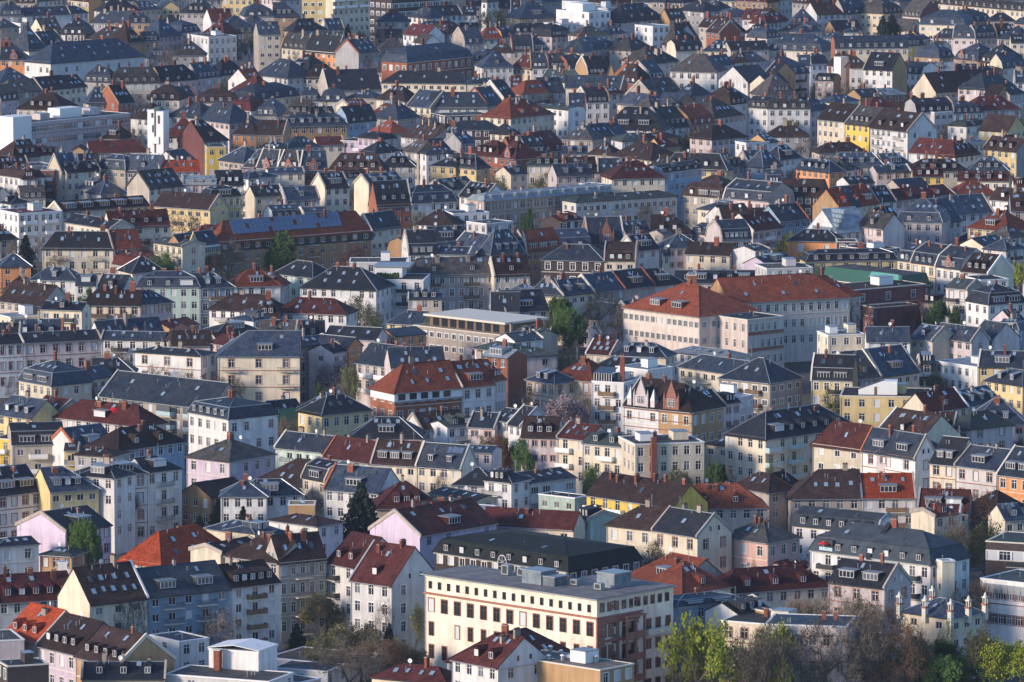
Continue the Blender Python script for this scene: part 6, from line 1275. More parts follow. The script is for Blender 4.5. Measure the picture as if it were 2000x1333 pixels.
-76.3 1274.6 37.0 13.4 11.3 16.0 6.1|g b C s9 c1 vR:W w3|211100|2|reddish brown tiled roof with nine skylights over a vine covered wall|1
50.1 1274.0 36.6 2.5 8.0 13.8 0.0|f T T w0 n0|010001|2|ochre building, tan flat roof, in front of the salmon pink house|
-40.0 1273.3 -29.1 17.9 14.0 4.0 0.0|f f P n0 w3|010111|2|rose grey building, felt flat roof, right of the sheet metal roof box|
-0.4 1270.8 -42.9 45.4 13.0 19.0 0.0|f L L w0 f3.3 n0 X14|510151|2|large cream building with red brown window frames and a metal roof|1
47.7 1262.5 -26.4 16.7 13.3 13.2 0.0|f g C c1 w5 n1 f4.2|310101|2|low cream block behind the brown bare trees|1
-66.6 1258.7 -52.0 9.9 7.0 11.0 0.0|f s W w1|210121|2|white building, slate flat roof, in front and left of the blue grey apartment block|
-40.6 1258.2 -21.8 11.5 9.0 5.0 0.0|f f W n0 w1|110111|2|white building, felt flat roof, right of the sheet metal roof box|
-93.9 1255.8 -52.0 12.0 12.8 11.8 5.3|g o Y d3 w3 f4.2|110101|2|vivid orange tile roof with three dark cheeked dormers in the lower left corner|1
-47.8 1252.9 0.0 2.0 8.0 10.0 0.0|f m W w0|010101|2|white building, pale metal flat roof, behind and right of the sheet metal roof box|
55.9 1248.5 -10.8 15.7 12.6 15.2 0.0|f s P w6 n0 f5 c2|210121|2|rose grey building, slate flat roof, in front and left of the lilac curved gable|
-95.0 1244.8 16.1 5.2 12.0 13.0 0.0|f g P n0 w0|113101|2|rose grey building, weathered grey flat roof, left of the blue grey apartment block|
-86.2 1243.0 -52.0 13.1 12.8 11.8 5.3|g b I d4 w4 f4.2|210101|2|dark brown tile roof with four hooded dormers over a lilac wall|1
4.5 1236.9 49.9 22.2 12.5 10.8 4.7|h r W s5 c1|011101|2|dark red hip roof with skylights in front of the cream hospital like block|1
-19.3 1230.6 -30.3 16.4 8.0 8.0 2.1|h r C c1|110101|2|cream house, dark red tile hip roof, in front and left of the large cream building|
-77.8 1230.3 -52.0 14.1 12.8 11.8 5.0|g b T d4 c1 w2 f4.2|210110|2|brown tiled roof with four white dormers and a broad blank gable|1
-44.2 1228.8 -38.6 11.0 6.5 8.2 0.0|f f P w0 n0|010111|2|rose grey building, felt flat roof, in front and right of the sheet metal roof box|
-52.1 1228.7 -24.0 10.4 8.0 13.8 0.0|f m W n0 w0|110110|2|pale sheet metal clad roof box in the lower middle left|1
-72.3 1220.8 0.0 15.5 7.2 10.2 2.3|g d B c3|110110|2|beige house, dark gable roof with three chimneys, left of the sheet metal roof box|
-6.9 1219.6 -48.4 13.0 13.0 13.2 4.8|hl r W c2 s2|210121|2|white house, dark red tile hip roof, in front and left of the large cream building|
-54.8 1219.5 -22.7 21.3 10.8 10.2 0.0|f f W w2 n0|110111|2|white building, felt flat roof, in front and left of the sheet metal roof box|
8.0 1218.3 -42.7 22.5 9.4 13.2 0.0|f g T n1 w0|210111|2|orange brown flat roofed block with vents in front of the cream building|1
-89.3 1211.5 20.5 7.9 7.0 14.0 0.0|f d K n1 w0|112101|2|dark clad building, dark flat roof, in front and left of the blue grey apartment block|
"""
TREES="""
-110.2 2278.4 15.0 12.5 green|leafy_tree|fresh green leafy tree in front and right of the white concrete tower
-136.5 2632.2 16.0 10.2 bare|bare_tree|bare grey brown tree right of the long white hall
-141.7 2606.7 14.0 6.6 bare|bare_tree|small bare grey brown tree right of the long white hall
-107.3 2704.6 16.0 8.0 dull|budding_tree|olive brown budding tree left of the tall cream house
-130.9 2318.5 14.0 6.4 bare|bare_tree|bare grey brown tree in front and left of the white concrete tower
-142.3 2955.7 8.0 0.7 bare|bare_tree|bare grey brown tree behind and left of the tall cream house
-67.9 2752.3 15.5 5.7 pine|pine_tree|dark green pine tree in front and right of the ochre high rise
-46.9 2703.4 14.0 5.6 pine|pine_tree|dark green pine tree behind and left of the brick school
-8.1 2812.1 18.0 14.1 dull|budding_tree|olive brown budding tree left of the bright white cubic house
-56.3 2758.4 14.5 7.6 bare|bare_tree|bare grey brown tree behind and left of the brick school
-56.4 2613.0 15.0 7.8 bare|bare_tree|bare grey brown tree left of the brick school
-76.9 2625.3 13.0 12.0 bare|bare_tree|bare grey brown tree in front and right of the tall cream house
-86.9 2638.0 13.5 7.2 bare|bare_tree|small bare grey brown tree in front and right of the tall cream house
-50.7 2798.2 12.0 9.6 dull|budding_tree|olive brown budding tree behind and left of the brick school
-62.5 2750.2 13.0 7.5 dull|budding_tree|small olive brown budding tree behind and left of the brick school
-17.6 2276.5 9.0 4.2 lime|leafy_tree|lime green tree in young leaf behind and left of the long metal mansard block
57.7 2907.8 16.0 9.3 green|leafy_tree|fresh green leafy tree right of the bright white cubic house
80.4 2858.9 14.0 7.8 bare|bare_tree|bare grey brown tree behind the white blank gable
63.8 2262.8 16.0 14.5 dull|budding_tree|olive brown budding tree in front and right of the slate house with two wide dormers
56.8 2606.7 14.0 4.2 lime|leafy_tree|lime green tree in young leaf left of the white blank gable
37.0 2663.1 12.0 3.7 pine|pine_tree|dark green pine tree in front of the bright white cubic house
24.5 2707.8 10.0 5.6 bare|bare_tree|bare grey brown tree in front of the bright white cubic house
109.6 2920.0 14.0 9.3 bare|bare_tree|bare grey brown tree behind and left of the sandstone bayed slate house
21.6 2951.7 10.0 3.4 bare|bare_tree|bare grey brown tree left of the bright white cubic house
133.3 2836.7 14.0 11.0 green|leafy_tree|fresh green leafy tree behind and left of the sandstone bayed slate house
154.6 2768.5 18.0 8.2 pine|pine_tree|dark green pine tree behind and right of the sandstone bayed slate house
158.8 2775.7 18.0 10.2 pine|pine_tree|dark green pine tree right of the sandstone bayed slate house
125.2 2505.7 12.0 10.3 bare|bare_tree|bare grey brown tree in front and right of the low white gambrel house
114.9 2523.8 9.0 4.0 pine|pine_tree|dark green pine tree in front and left of the low white gambrel house
100.3 2248.7 16.0 12.3 bare|bare_tree|bare grey brown tree in front and left of the bright yellow row house
142.5 2846.2 10.0 7.8 bare|bare_tree|bare grey brown tree behind the sandstone bayed slate house
168.9 2266.0 10.0 8.3 bare|bare_tree|bare grey brown tree right of the maroon roofed white gable house
-143.7 1955.0 14.0 6.7 pine|pine_tree|dark green pine tree left of the cream house with orange panels
-151.6 1984.2 12.0 7.7 bare|bare_tree|bare grey brown tree in front and left of the white balconied block
-99.8 2008.8 16.0 18.4 bare|bare_tree|bare grey brown tree in front and left of the yellow house with glazed attic
-108.8 1926.0 16.0 19.4 red|copper_tree|reddish brown twiggy tree in front and right of the cream house with orange panels
-120.3 2034.1 11.0 11.6 dull|budding_tree|olive brown budding tree right of the cream house with orange panels
-82.3 1926.0 16.0 14.5 bare|bare_tree|bare grey brown tree in front and left of the solar panelled roof
-139.9 1820.3 14.0 18.7 dull|budding_tree|olive brown budding tree left of the plain white slate house
-127.8 1869.8 9.0 4.7 lime|leafy_tree|lime green tree in young leaf behind and left of the plain white slate house
-121.4 1866.6 9.0 8.1 green|leafy_tree|fresh green leafy tree behind and left of the plain white slate house
-126.4 2110.8 14.0 6.3 bare|bare_tree|bare grey brown tree behind and right of the cream house with orange panels
-141.0 1969.9 12.0 5.4 bare|bare_tree|bare grey brown tree left of the cream house with orange panels
-146.0 1895.3 9.0 4.8 bare|bare_tree|bare grey brown tree in front and left of the cream house with orange panels
-66.0 1939.9 16.0 16.4 green|leafy_tree|fresh green leafy tree in front and left of the solar panelled roof
-54.3 2082.7 16.0 11.0 green|leafy_tree|fresh green leafy tree behind and right of the solar panelled roof
-43.3 1802.2 14.0 15.7 birch|birch_tree|slender birch with hanging pale green twigs in front of the white villa
-28.3 2035.8 12.0 8.8 dull|budding_tree|olive brown budding tree behind and right of the white house with three blinds
-46.5 1939.8 13.0 11.5 red|copper_tree|reddish brown twiggy tree behind and right of the white villa
-4.9 2107.1 16.0 12.5 dull|budding_tree|olive brown budding tree in front and left of the long metal mansard block
-9.1 2145.7 15.5 9.8 bare|bare_tree|bare grey brown tree left of the long metal mansard block
-48.4 1838.1 8.0 5.5 lime|leafy_tree|lime green tree in young leaf in front of the white villa
11.3 1761.3 15.0 8.1 dull|budding_tree|olive brown budding tree right of the white roofed penthouse
14.9 1750.1 16.0 10.0 green|leafy_tree|fresh green leafy tree right of the white roofed penthouse
24.1 1776.9 18.0 15.0 dark|budding_tree|dark tree full of twigs left of the orange roofed school
29.9 1772.6 14.0 8.1 bare|bare_tree|bare grey brown tree left of the orange roofed school
2.4 2060.7 15.0 12.3 bare|bare_tree|bare grey brown tree in front of the long metal mansard block
42.1 2056.8 13.0 8.0 bare|bare_tree|bare grey brown tree right of the ornate red gable
57.9 2082.2 12.0 10.0 bare|bare_tree|mid sized bare grey brown tree right of the ornate red gable
59.9 2093.5 8.0 7.7 green|leafy_tree|fresh green leafy tree right of the ornate red gable
48.3 1875.4 12.0 3.9 green|leafy_tree|fresh green leafy tree behind the orange roofed school
43.3 1804.2 12.0 2.5 bare|bare_tree|bare grey brown tree in front and left of the orange roofed school
112.3 1968.1 14.5 11.3 bare|bare_tree|bare grey brown tree left of the cream row with white dormers
117.2 1801.2 12.0 7.8 green|leafy_tree|fresh green leafy tree in front and right of the green metal box
120.1 1797.8 11.0 6.2 green|leafy_tree|fresh green leafy tree behind and left of the bright yellow house at right edge
92.1 1788.6 13.5 7.0 bare|bare_tree|bare grey brown tree in front of the green metal box
96.8 1798.7 13.0 5.3 bare|bare_tree|small bare grey brown tree in front of the green metal box
152.4 1999.7 8.0 4.6 green|leafy_tree|fresh green leafy tree right of the cream row with white dormers
94.2 2129.4 8.0 8.3 bare|bare_tree|bare grey brown tree behind and left of the white glass roofed house
143.0 2164.4 12.0 7.4 red|copper_tree|reddish brown twiggy tree behind and right of the pale corner house with slate hips
112.1 1814.1 8.0 2.5 green|leafy_tree|small fresh green leafy tree in front and right of the green metal box
-104.5 1633.0 13.0 6.4 orange|copper_tree|orange brown twiggy tree left of the long slate roofed block
-93.7 1611.9 11.0 7.0 dull|budding_tree|olive brown budding tree in front of the long slate roofed block
-80.9 1650.4 13.0 11.3 bare|bare_tree|bare grey brown tree right of the long slate roofed block
-74.5 1650.7 12.0 9.1 red|copper_tree|reddish brown twiggy tree behind and left of the white dormered corner house
-64.7 1449.9 10.0 4.3 pine|pine_tree|dark green pine tree behind and right of the vivid orange hip roof
-125.2 1656.1 10.0 6.1 bare|bare_tree|bare grey brown tree left of the long slate roofed block
-68.8 1653.4 11.0 4.9 bare|bare_tree|bare grey brown tree behind the white dormered corner house
-44.5 1665.7 13.0 11.4 pink|blossom_tree|pale pink blossoming tree behind the mustard yellow house
-40.6 1652.7 14.0 5.7 birch|birch_tree|slender birch with hanging pale green twigs behind and right of the mustard yellow house
-47.8 1643.7 10.0 5.3 green|leafy_tree|fresh green leafy tree behind and left of the mustard yellow house
-32.4 1415.5 19.0 9.7 pine|pine_tree|dark green pine tree in front of the tall dark pine
-11.6 1500.1 12.0 6.2 bare|bare_tree|bare grey brown tree left of the modern white gabled house
-16.6 1481.1 11.5 5.8 bare|bare_tree|bare grey brown tree right of the tall dark pine
-1.1 1533.3 11.5 6.7 green|leafy_tree|fresh green leafy tree behind and left of the modern white gabled house
-44.1 1447.5 13.5 8.3 bare|bare_tree|bare grey brown tree left of the tall dark pine
-43.1 1635.8 12.0 9.0 bare|bare_tree|bare grey brown tree behind the mustard yellow house
-51.3 1546.9 9.0 6.4 dull|budding_tree|olive brown budding tree right of the lilac corner house
-7.4 1476.0 7.0 2.7 pine|pine_tree|dark green pine tree in front and left of the modern white gabled house
-0.2 1616.3 12.0 3.7 bare|bare_tree|bare grey brown tree right of the brick red house
1.5 1527.6 12.0 8.4 green|leafy_tree|fresh green leafy tree behind the modern white gabled house
18.2 1508.7 9.0 6.2 lime|leafy_tree|lime green tree in young leaf left of the sunny yellow block
18.7 1500.5 9.0 5.2 green|leafy_tree|fresh green leafy tree left of the sunny yellow block
13.0 1596.8 13.0 15.4 pink|blossom_tree|pale pink blossoming tree in front and left of the roof conservatory
1.9 1611.1 13.0 8.5 bare|bare_tree|bare grey brown tree left of the roof conservatory
45.7 1494.7 11.0 6.2 green|leafy_tree|fresh green leafy tree in front and right of the tall brick chimney
37.9 1497.6 10.0 8.9 dull|budding_tree|olive brown budding tree left of the broad orange hip roof
49.6 1499.7 10.0 4.8 bare|bare_tree|bare grey brown tree behind and right of the broad orange hip roof
14.2 1659.6 18.0 11.4 dark|budding_tree|dark tree full of twigs behind and left of the roof conservatory
17.6 1616.3 12.0 7.4 bare|bare_tree|small bare grey brown tree left of the roof conservatory
88.7 1656.1 10.0 9.9 bare|bare_tree|bare grey brown tree in front and left of the white roof hut
95.0 1503.8 10.0 6.9 birch|birch_tree|slender birch with hanging pale green twigs right of the orange gabled roof
107.8 1643.2 12.0 4.9 bare|bare_tree|bare grey brown tree in front and left of the bright yellow house at right edge
94.5 1679.0 9.0 7.7 red|copper_tree|reddish brown twiggy tree left of the bright yellow house at right edge
59.1 1507.2 11.0 3.1 birch|birch_tree|slender birch with hanging pale green twigs right of the broad orange hip roof
-90.3 1385.9 14.5 7.6 green|leafy_tree|fresh green leafy tree left of the vivid orange hip roof
-58.4 1429.7 11.5 4.3 pine|pine_tree|small dark green pine tree behind and right of the vivid orange hip roof
-68.5 1444.6 7.0 3.6 pine|pine_tree|dark green pine tree in front and right of the steel balcony tower
-86.7 1401.2 5.0 3.2 green|garden_shrub|low green shrub left of the vivid orange hip roof
-42.4 1295.9 8.0 4.4 pine|pine_tree|dark green pine tree behind and right of the sheet metal roof box
-32.8 1286.9 9.5 10.0 dull|budding_tree|olive brown budding tree right of the sheet metal roof box
-27.6 1289.9 9.0 8.8 dull|budding_tree|mid sized olive brown budding tree right of the sheet metal roof box
-24.9 1293.6 14.0 5.6 bare|bare_tree|bare grey brown tree in front of the blue grey gable
-19.1 1291.9 13.0 4.7 birch|birch_tree|slender birch with hanging pale green twigs in front and left of the large cream building
-24.2 1292.9 8.5 3.0 pine|pine_tree|dark green pine tree in front of the blue grey gable
-38.5 1299.9 4.0 5.9 green|garden_shrub|low green shrub right of the sheet metal roof box
-36.9 1298.5 5.0 5.9 green|garden_shrub|small low green shrub right of the sheet metal roof box
-48.1 1292.4 4.5 3.8 green|garden_shrub|low green shrub behind and right of the sheet metal roof box
-31.6 1248.4 13.0 16.0 bare|bare_tree|bare grey brown tree right of the sheet metal roof box
-34.6 1269.0 11.5 11.0 dull|budding_tree|olive brown budding tree in front and right of the iron balcony stack
-29.2 1272.0 11.0 12.2 dull|budding_tree|mid sized olive brown budding tree in front and right of the iron balcony stack
-25.8 1263.1 10.0 12.1 brown|bare_tree|bare warm brown tree with dense twigs right of the sheet metal roof box
-21.7 1277.8 8.0 7.6 dull|budding_tree|olive brown budding tree in front and left of the large cream building
-27.7 1258.7 12.0 11.5 bare|bare_tree|mid sized bare grey brown tree right of the sheet metal roof box
-6.7 1230.1 11.0 8.4 lime|leafy_tree|lime green tree in young leaf in front of the large cream building
-21.2 1280.6 5.0 7.6 dull|garden_shrub|low olive shrub in front and left of the large cream building
-18.2 1279.2 6.0 5.3 dull|garden_shrub|small low olive shrub in front and left of the large cream building
34.4 1234.4 20.0 14.7 lime|leafy_tree|lime green tree in young leaf in front and left of the salmon pink house
32.2 1242.3 16.0 7.4 lime|leafy_tree|lime green tree in young leaf in front and right of the large cream building
38.0 1249.9 12.0 10.3 lime|leafy_tree|lime green tree in young leaf in front of the salmon pink house
41.2 1242.5 14.0 11.9 lime|leafy_tree|lime green tree in young leaf in front and left of the lilac curved gable
47.0 1236.0 19.0 14.1 bare|bare_tree|bare grey brown tree in front and left of the lilac curved gable
35.9 1244.1 12.0 8.5 brown|bare_tree|bare warm brown tree with dense twigs in front of the salmon pink house
38.9 1246.7 16.0 5.7 lime|leafy_tree|small lime green tree in young leaf in front of the salmon pink house
44.7 1238.4 12.0 5.4 lime|leafy_tree|small lime green tree in young leaf in front and left of the lilac curved gable
42.0 1230.4 18.0 11.8 bare|bare_tree|mid sized bare grey brown tree in front and left of the lilac curved gable
46.7 1230.4 18.0 11.3 bare|bare_tree|bare grey brown tree in front of the salmon pink house
40.3 1253.0 8.0 4.6 lime|leafy_tree|small lime green tree in young leaf in front and right of the large cream building
23.8 1362.2 13.0 6.2 dull|budding_tree|olive brown budding tree right of the black timber hall
29.1 1359.5 14.5 7.5 dull|budding_tree|olive brown budding tree left of the salmon pink house
33.2 1355.4 13.0 5.0 dull|budding_tree|small olive brown budding tree left of the salmon pink house
37.7 1239.6 14.0 8.5 bare|bare_tree|mid sized bare grey brown tree in front of the salmon pink house
49.4 1349.9 12.0 5.6 bare|bare_tree|small bare grey brown tree in front of the salmon pink house
30.2 1240.2 9.0 5.7 bare|bare_tree|bare grey brown tree in front and right of the large cream building
65.2 1357.5 14.0 7.8 birch|birch_tree|slender birch with hanging pale green twigs left of the lilac curved gable
92.7 1381.9 17.0 9.5 bare|bare_tree|bare grey brown tree right of the block with red parasol
99.7 1386.2 15.0 9.5 dull|budding_tree|olive brown budding tree behind the white office block
63.9 1281.5 18.0 12.3 bare|bare_tree|bare grey brown tree left of the pinnacled villa
68.0 1266.0 19.0 14.5 bare|bare_tree|broad bare grey brown tree left of the pinnacled villa
57.9 1275.2 17.0 12.5 brown|bare_tree|bare warm brown tree with dense twigs in front and left of the lilac curved gable
72.7 1266.0 17.0 13.0 brown|bare_tree|bare warm brown tree with dense twigs left of the pinnacled villa
74.7 1249.6 16.0 12.0 brown|bare_tree|bare warm brown tree with dense twigs in front and left of the pinnacled villa
83.9 1267.5 14.0 6.7 birch|birch_tree|slender birch with hanging pale green twigs in front of the pinnacled villa
78.1 1252.8 13.0 5.7 bare|bare_tree|bare grey brown tree in front and left of the pinnacled villa
94.0 1253.5 12.0 13.8 lime|leafy_tree|lime green tree in young leaf in front and right of the pinnacled villa
97.4 1252.9 11.0 11.5 lime|leafy_tree|mid sized lime green tree in young leaf in front and right of the pinnacled villa
50.1 1248.0 17.0 10.3 lime|leafy_tree|mid sized lime green tree in young leaf in front of the salmon pink house
58.7 1244.9 19.0 15.9 bare|bare_tree|broad bare grey brown tree in front and left of the lilac curved gable
66.1 1257.0 17.0 12.1 bare|bare_tree|mid sized bare grey brown tree left of the pinnacled villa
69.3 1248.0 17.0 12.0 bare|bare_tree|mid sized bare grey brown tree in front and left of the pinnacled villa
76.3 1251.3 13.0 12.0 dull|budding_tree|olive brown budding tree in front and left of the pinnacled villa
81.1 1261.7 10.0 12.1 green|leafy_tree|fresh green leafy tree in front and left of the pinnacled villa
72.9 1247.3 9.0 11.4 brown|bare_tree|bare warm brown tree with dense twigs in front of the lilac curved gable
85.7 1255.9 8.0 12.1 green|leafy_tree|fresh green leafy tree in front of the pinnacled villa
89.4 1257.2 12.0 10.9 dull|budding_tree|olive brown budding tree in front of the pinnacled villa
97.2 1263.1 10.0 6.9 lime|leafy_tree|small lime green tree in young leaf in front and right of the pinnacled villa
90.8 1260.1 13.0 10.1 dull|budding_tree|olive brown budding tree in front and right of the pinnacled villa
83.0 1251.6 9.0 10.0 green|leafy_tree|mid sized fresh green leafy tree in front of the pinnacled villa
78.5 1258.9 5.0 8.6 green|garden_shrub|low green shrub in front and left of the pinnacled villa
50.5 1232.8 12.0 6.5 lime|leafy_tree|lime green tree in young leaf in front and left of the pinnacled villa
52.9 1235.0 16.0 9.9 bare|bare_tree|bare grey brown tree in front and left of the block with red parasol
64.2 1248.0 17.5 14.3 bare|bare_tree|bare grey brown tree in front of the lilac curved gable
68.1 1248.2 15.0 14.3 brown|bare_tree|broad bare warm brown tree with dense twigs in front and left of the pinnacled villa
88.3 1257.4 6.0 8.6 dull|garden_shrub|low olive shrub in front of the pinnacled villa
52.8 1335.5 9.0 4.3 birch|birch_tree|slender birch with hanging pale green twigs in front of the salmon pink house
48.1 1233.7 15.0 8.5 bare|bare_tree|mid sized bare grey brown tree in front and left of the block with red parasol
60.3 1237.0 12.0 14.1 bare|bare_tree|broad bare grey brown tree in front and left of the pinnacled villa
61.7 2120.2 10.7 9.8 dull|budding_tree|olive brown budding tree right of the ornate red gable
57.5 1243.3 11.4 8.6 bare|bare_tree|mid sized bare grey brown tree in front of the lilac curved gable
88.1 1311.4 12.8 6.3 bare|bare_tree|bare grey brown tree behind the pinnacled villa
-86.8 2087.4 13.7 8.9 bare|bare_tree|bare grey brown tree in front and right of the yellow house with glazed attic
132.0 2490.7 13.9 6.1 brown|bare_tree|bare warm brown tree with dense twigs behind the bright yellow row house
-107.7 2500.3 13.2 8.1 dull|budding_tree|olive brown budding tree behind and right of the white concrete tower
20.7 1362.7 11.8 9.1 bare|bare_tree|bare grey brown tree right of the large cream building
-90.1 1670.4 12.2 9.7 bare|bare_tree|bare grey brown tree behind and right of the long slate roofed block
-85.2 1918.5 12.8 9.8 brown|bare_tree|bare warm brown tree with dense twigs in front and left of the solar panelled roof
-89.9 2262.7 11.1 8.9 birch|birch_tree|slender birch with hanging pale green twigs in front and right of the white concrete tower
102.3 1432.7 14.3 7.4 brown|bare_tree|bare warm brown tree with dense twigs right of the block with red parasol
-14.7 2581.2 13.9 6.8 birch|birch_tree|slender birch with hanging pale green twigs right of the brick school
119.2 1546.3 10.5 6.9 red|copper_tree|reddish brown twiggy tree in front of the bright yellow house at right edge
203.4 2660.1 11.7 6.3 bare|bare_tree|bare grey brown tree right of the long house with cream gable
-16.7 2278.3 11.4 6.7 bare|bare_tree|bare grey brown tree behind and left of the long metal mansard block
5.9 2042.4 12.3 6.7 green|leafy_tree|fresh green leafy tree behind and left of the dark clad house
12.8 2429.8 14.3 10.4 red|copper_tree|reddish brown twiggy tree right of the cream villa with red pyramid roof
-112.1 2255.6 10.1 8.8 dull|budding_tree|olive brown budding tree in front and right of the white concrete tower
62.1 1369.4 10.4 7.7 bare|bare_tree|bare grey brown tree in front and right of the salmon pink house
56.8 1565.3 12.6 9.9 brown|bare_tree|bare warm brown tree with dense twigs left of the pale blue balcony stacks
113.5 2356.9 10.8 7.0 lime|leafy_tree|lime green tree in young leaf left of the bright yellow row house
34.5 1792.6 10.4 9.6 dull|budding_tree|olive brown budding tree in front and left of the orange roofed school
162.4 2230.3 12.2 6.7 bare|bare_tree|bare grey brown tree in front and right of the maroon roofed white gable house
-30.3 1483.4 11.6 6.3 bare|bare_tree|bare grey brown tree behind and right of the tall dark pine
93.8 2178.3 11.6 8.7 brown|bare_tree|bare warm brown tree with dense twigs behind and left of the white glass roofed house
77.5 1609.0 14.2 9.4 birch|birch_tree|slender birch with hanging pale green twigs behind and right of the pale blue balcony stacks
-73.4 2127.3 11.9 8.3 red|copper_tree|reddish brown twiggy tree right of the yellow house with glazed attic
-41.1 1664.8 10.1 9.2 bare|bare_tree|bare grey brown tree behind and right of the mustard yellow house
114.4 2487.2 14.4 9.7 bare|bare_tree|bare grey brown tree in front and left of the low white gambrel house
-12.5 2078.7 14.4 7.0 birch|birch_tree|slender birch with hanging pale green twigs left of the long white terrace block
-77.4 1811.5 12.5 10.1 red|copper_tree|reddish brown twiggy tree right of the plain white slate house
-101.0 1909.9 13.0 10.7 green|leafy_tree|fresh green leafy tree behind and right of the plain white slate house
-5.3 2541.2 12.4 7.4 bare|bare_tree|bare grey brown tree behind and left of the cream villa with red pyramid roof
95.2 1400.5 11.1 9.6 dull|budding_tree|olive brown budding tree right of the block with red parasol
152.5 2317.9 12.9 7.7 dull|budding_tree|olive brown budding tree right of the bright yellow row house
-43.1 1806.5 12.2 9.1 bare|bare_tree|bare grey brown tree in front and left of the modern block with roof hedge
51.2 1557.6 11.8 9.2 brown|bare_tree|bare warm brown tree with dense twigs right of the tall brick chimney
-165.0 2127.4 13.4 9.7 bare|bare_tree|bare grey brown tree behind and left of the white balconied block
93.5 1313.9 14.0 6.6 brown|bare_tree|bare warm brown tree with dense twigs behind and right of the pinnacled villa
-17.7 2195.4 14.1 6.0 bare|bare_tree|small bare grey brown tree left of the long metal mansard block
-149.8 2134.4 12.4 6.0 red|copper_tree|reddish brown twiggy tree behind and right of the white balconied block
86.7 1696.8 10.6 9.0 birch|birch_tree|slender birch with hanging pale green twigs behind and left of the white roof hut
10.8 2152.8 12.6 10.0 dull|budding_tree|olive brown budding tree right of the long metal mansard block
55.8 1606.1 13.8 7.6 bare|bare_tree|bare grey brown tree behind and left of the pale blue balcony stacks
146.1 1904.0 11.0 6.7 lime|leafy_tree|lime green tree in young leaf right of the cream row with white dormers
-42.6 2476.1 10.7 6.7 bare|bare_tree|bare grey brown tree in front of the brick school
-71.3 1256.0 10.5 6.9 dull|budding_tree|olive brown budding tree left of the sheet metal roof box
187.3 2421.6 10.4 9.8 birch|birch_tree|slender birch with hanging pale green twigs right of the long house with cream gable
-56.6 1283.1 13.1 9.8 bare|bare_tree|bare grey brown tree behind and left of the sheet metal roof box
-49.0 2229.3 11.6 8.3 green|leafy_tree|fresh green leafy tree in front of the pink cubic house
-83.6 1440.6 13.5 6.3 brown|bare_tree|bare warm brown tree with dense twigs in front of the steel balcony tower
-2.7 1531.2 13.5 6.7 red|copper_tree|reddish brown twiggy tree behind and left of the modern white gabled house
-3.4 1538.9 11.7 10.3 brown|bare_tree|bare warm brown tree with dense twigs behind and left of the modern white gabled house
-7.8 1540.7 11.9 8.2 birch|birch_tree|slender birch with hanging pale green twigs behind and left of the modern white gabled house
-31.3 2709.1 14.0 8.9 lime|leafy_tree|lime green tree in young leaf behind and right of the brick school
-53.8 1581.5 10.9 7.5 bare|bare_tree|bare grey brown tree in front and left of the mustard yellow house
-132.2 2705.8 13.5 7.1 red|copper_tree|reddish brown twiggy tree left of the tall cream house
-64.0 2135.0 12.2 10.0 bare|bare_tree|bare grey brown tree behind the solar panelled roof
-99.1 1635.5 11.3 9.4 bare|bare_tree|bare grey brown tree in front and left of the long slate roofed block
-155.3 2457.9 11.7 7.8 bare|bare_tree|bare grey brown tree behind and right of the long pale office block
105.2 1648.7 12.6 10.6 dull|budding_tree|olive brown budding tree right of the white roof hut
67.8 1293.1 13.6 10.6 dull|budding_tree|olive brown budding tree in front of the lilac curved gable
-107.6 1695.1 10.8 9.6 birch|birch_tree|slender birch with hanging pale green twigs behind and left of the long slate roofed block
-50.0 2121.8 11.7 6.4 dull|budding_tree|olive brown budding tree behind and right of the solar panelled roof
116.9 1611.7 10.8 7.3 green|leafy_tree|fresh green leafy tree in front of the bright yellow house at right edge
10.7 2357.9 13.1 6.1 red|copper_tree|reddish brown twiggy tree in front and right of the cream villa with red pyramid roof
146.7 2504.7 12.6 10.0 lime|leafy_tree|lime green tree in young leaf right of the long house with cream gable
87.2 2051.0 13.3 7.8 brown|bare_tree|bare warm brown tree with dense twigs left of the white glass roofed house
-140.2 2472.4 11.4 10.7 bare|bare_tree|bare grey brown tree behind and left of the white concrete tower
90.4 2157.7 12.8 9.3 bare|bare_tree|mid sized bare grey brown tree behind and left of the white glass roofed house
-38.4 1314.4 10.8 10.1 dull|budding_tree|olive brown budding tree behind and right of the sheet metal roof box
-46.0 2702.6 14.1 6.5 bare|bare_tree|small bare grey brown tree behind and left of the brick school
60.7 2296.6 12.9 10.5 dull|budding_tree|olive brown budding tree in front of the white blank gable
118.0 2518.4 10.4 9.7 dull|budding_tree|olive brown budding tree in front and left of the low white gambrel house
-101.8 1696.3 13.4 10.3 bare|bare_tree|bare grey brown tree behind and left of the long slate roofed block
-116.6 1814.2 14.1 9.6 green|leafy_tree|mid sized fresh green leafy tree behind and left of the plain white slate house
60.9 2561.4 10.4 7.6 brown|bare_tree|bare warm brown tree with dense twigs left of the white blank gable
93.6 1427.5 10.9 8.8 dull|budding_tree|olive brown budding tree behind and right of the block with red parasol
-69.8 2494.0 12.4 10.4 brown|bare_tree|bare warm brown tree with dense twigs behind and left of the pink cubic house
129.7 2507.8 10.9 10.5 bare|bare_tree|bare grey brown tree left of the long house with cream gable
160.2 2190.1 10.4 8.0 birch|birch_tree|slender birch with hanging pale green twigs right of the white glass roofed house
-147.4 1963.8 11.2 8.8 bare|bare_tree|mid sized bare grey brown tree left of the cream house with orange panels
-131.5 1914.9 14.5 8.4 bare|bare_tree|bare grey brown tree in front of the white balconied block
10.6 2543.0 11.1 9.2 bare|bare_tree|bare grey brown tree behind and right of the cream villa with red pyramid roof
-33.3 2367.3 13.2 9.1 brown|bare_tree|bare warm brown tree with dense twigs right of the pink cubic house
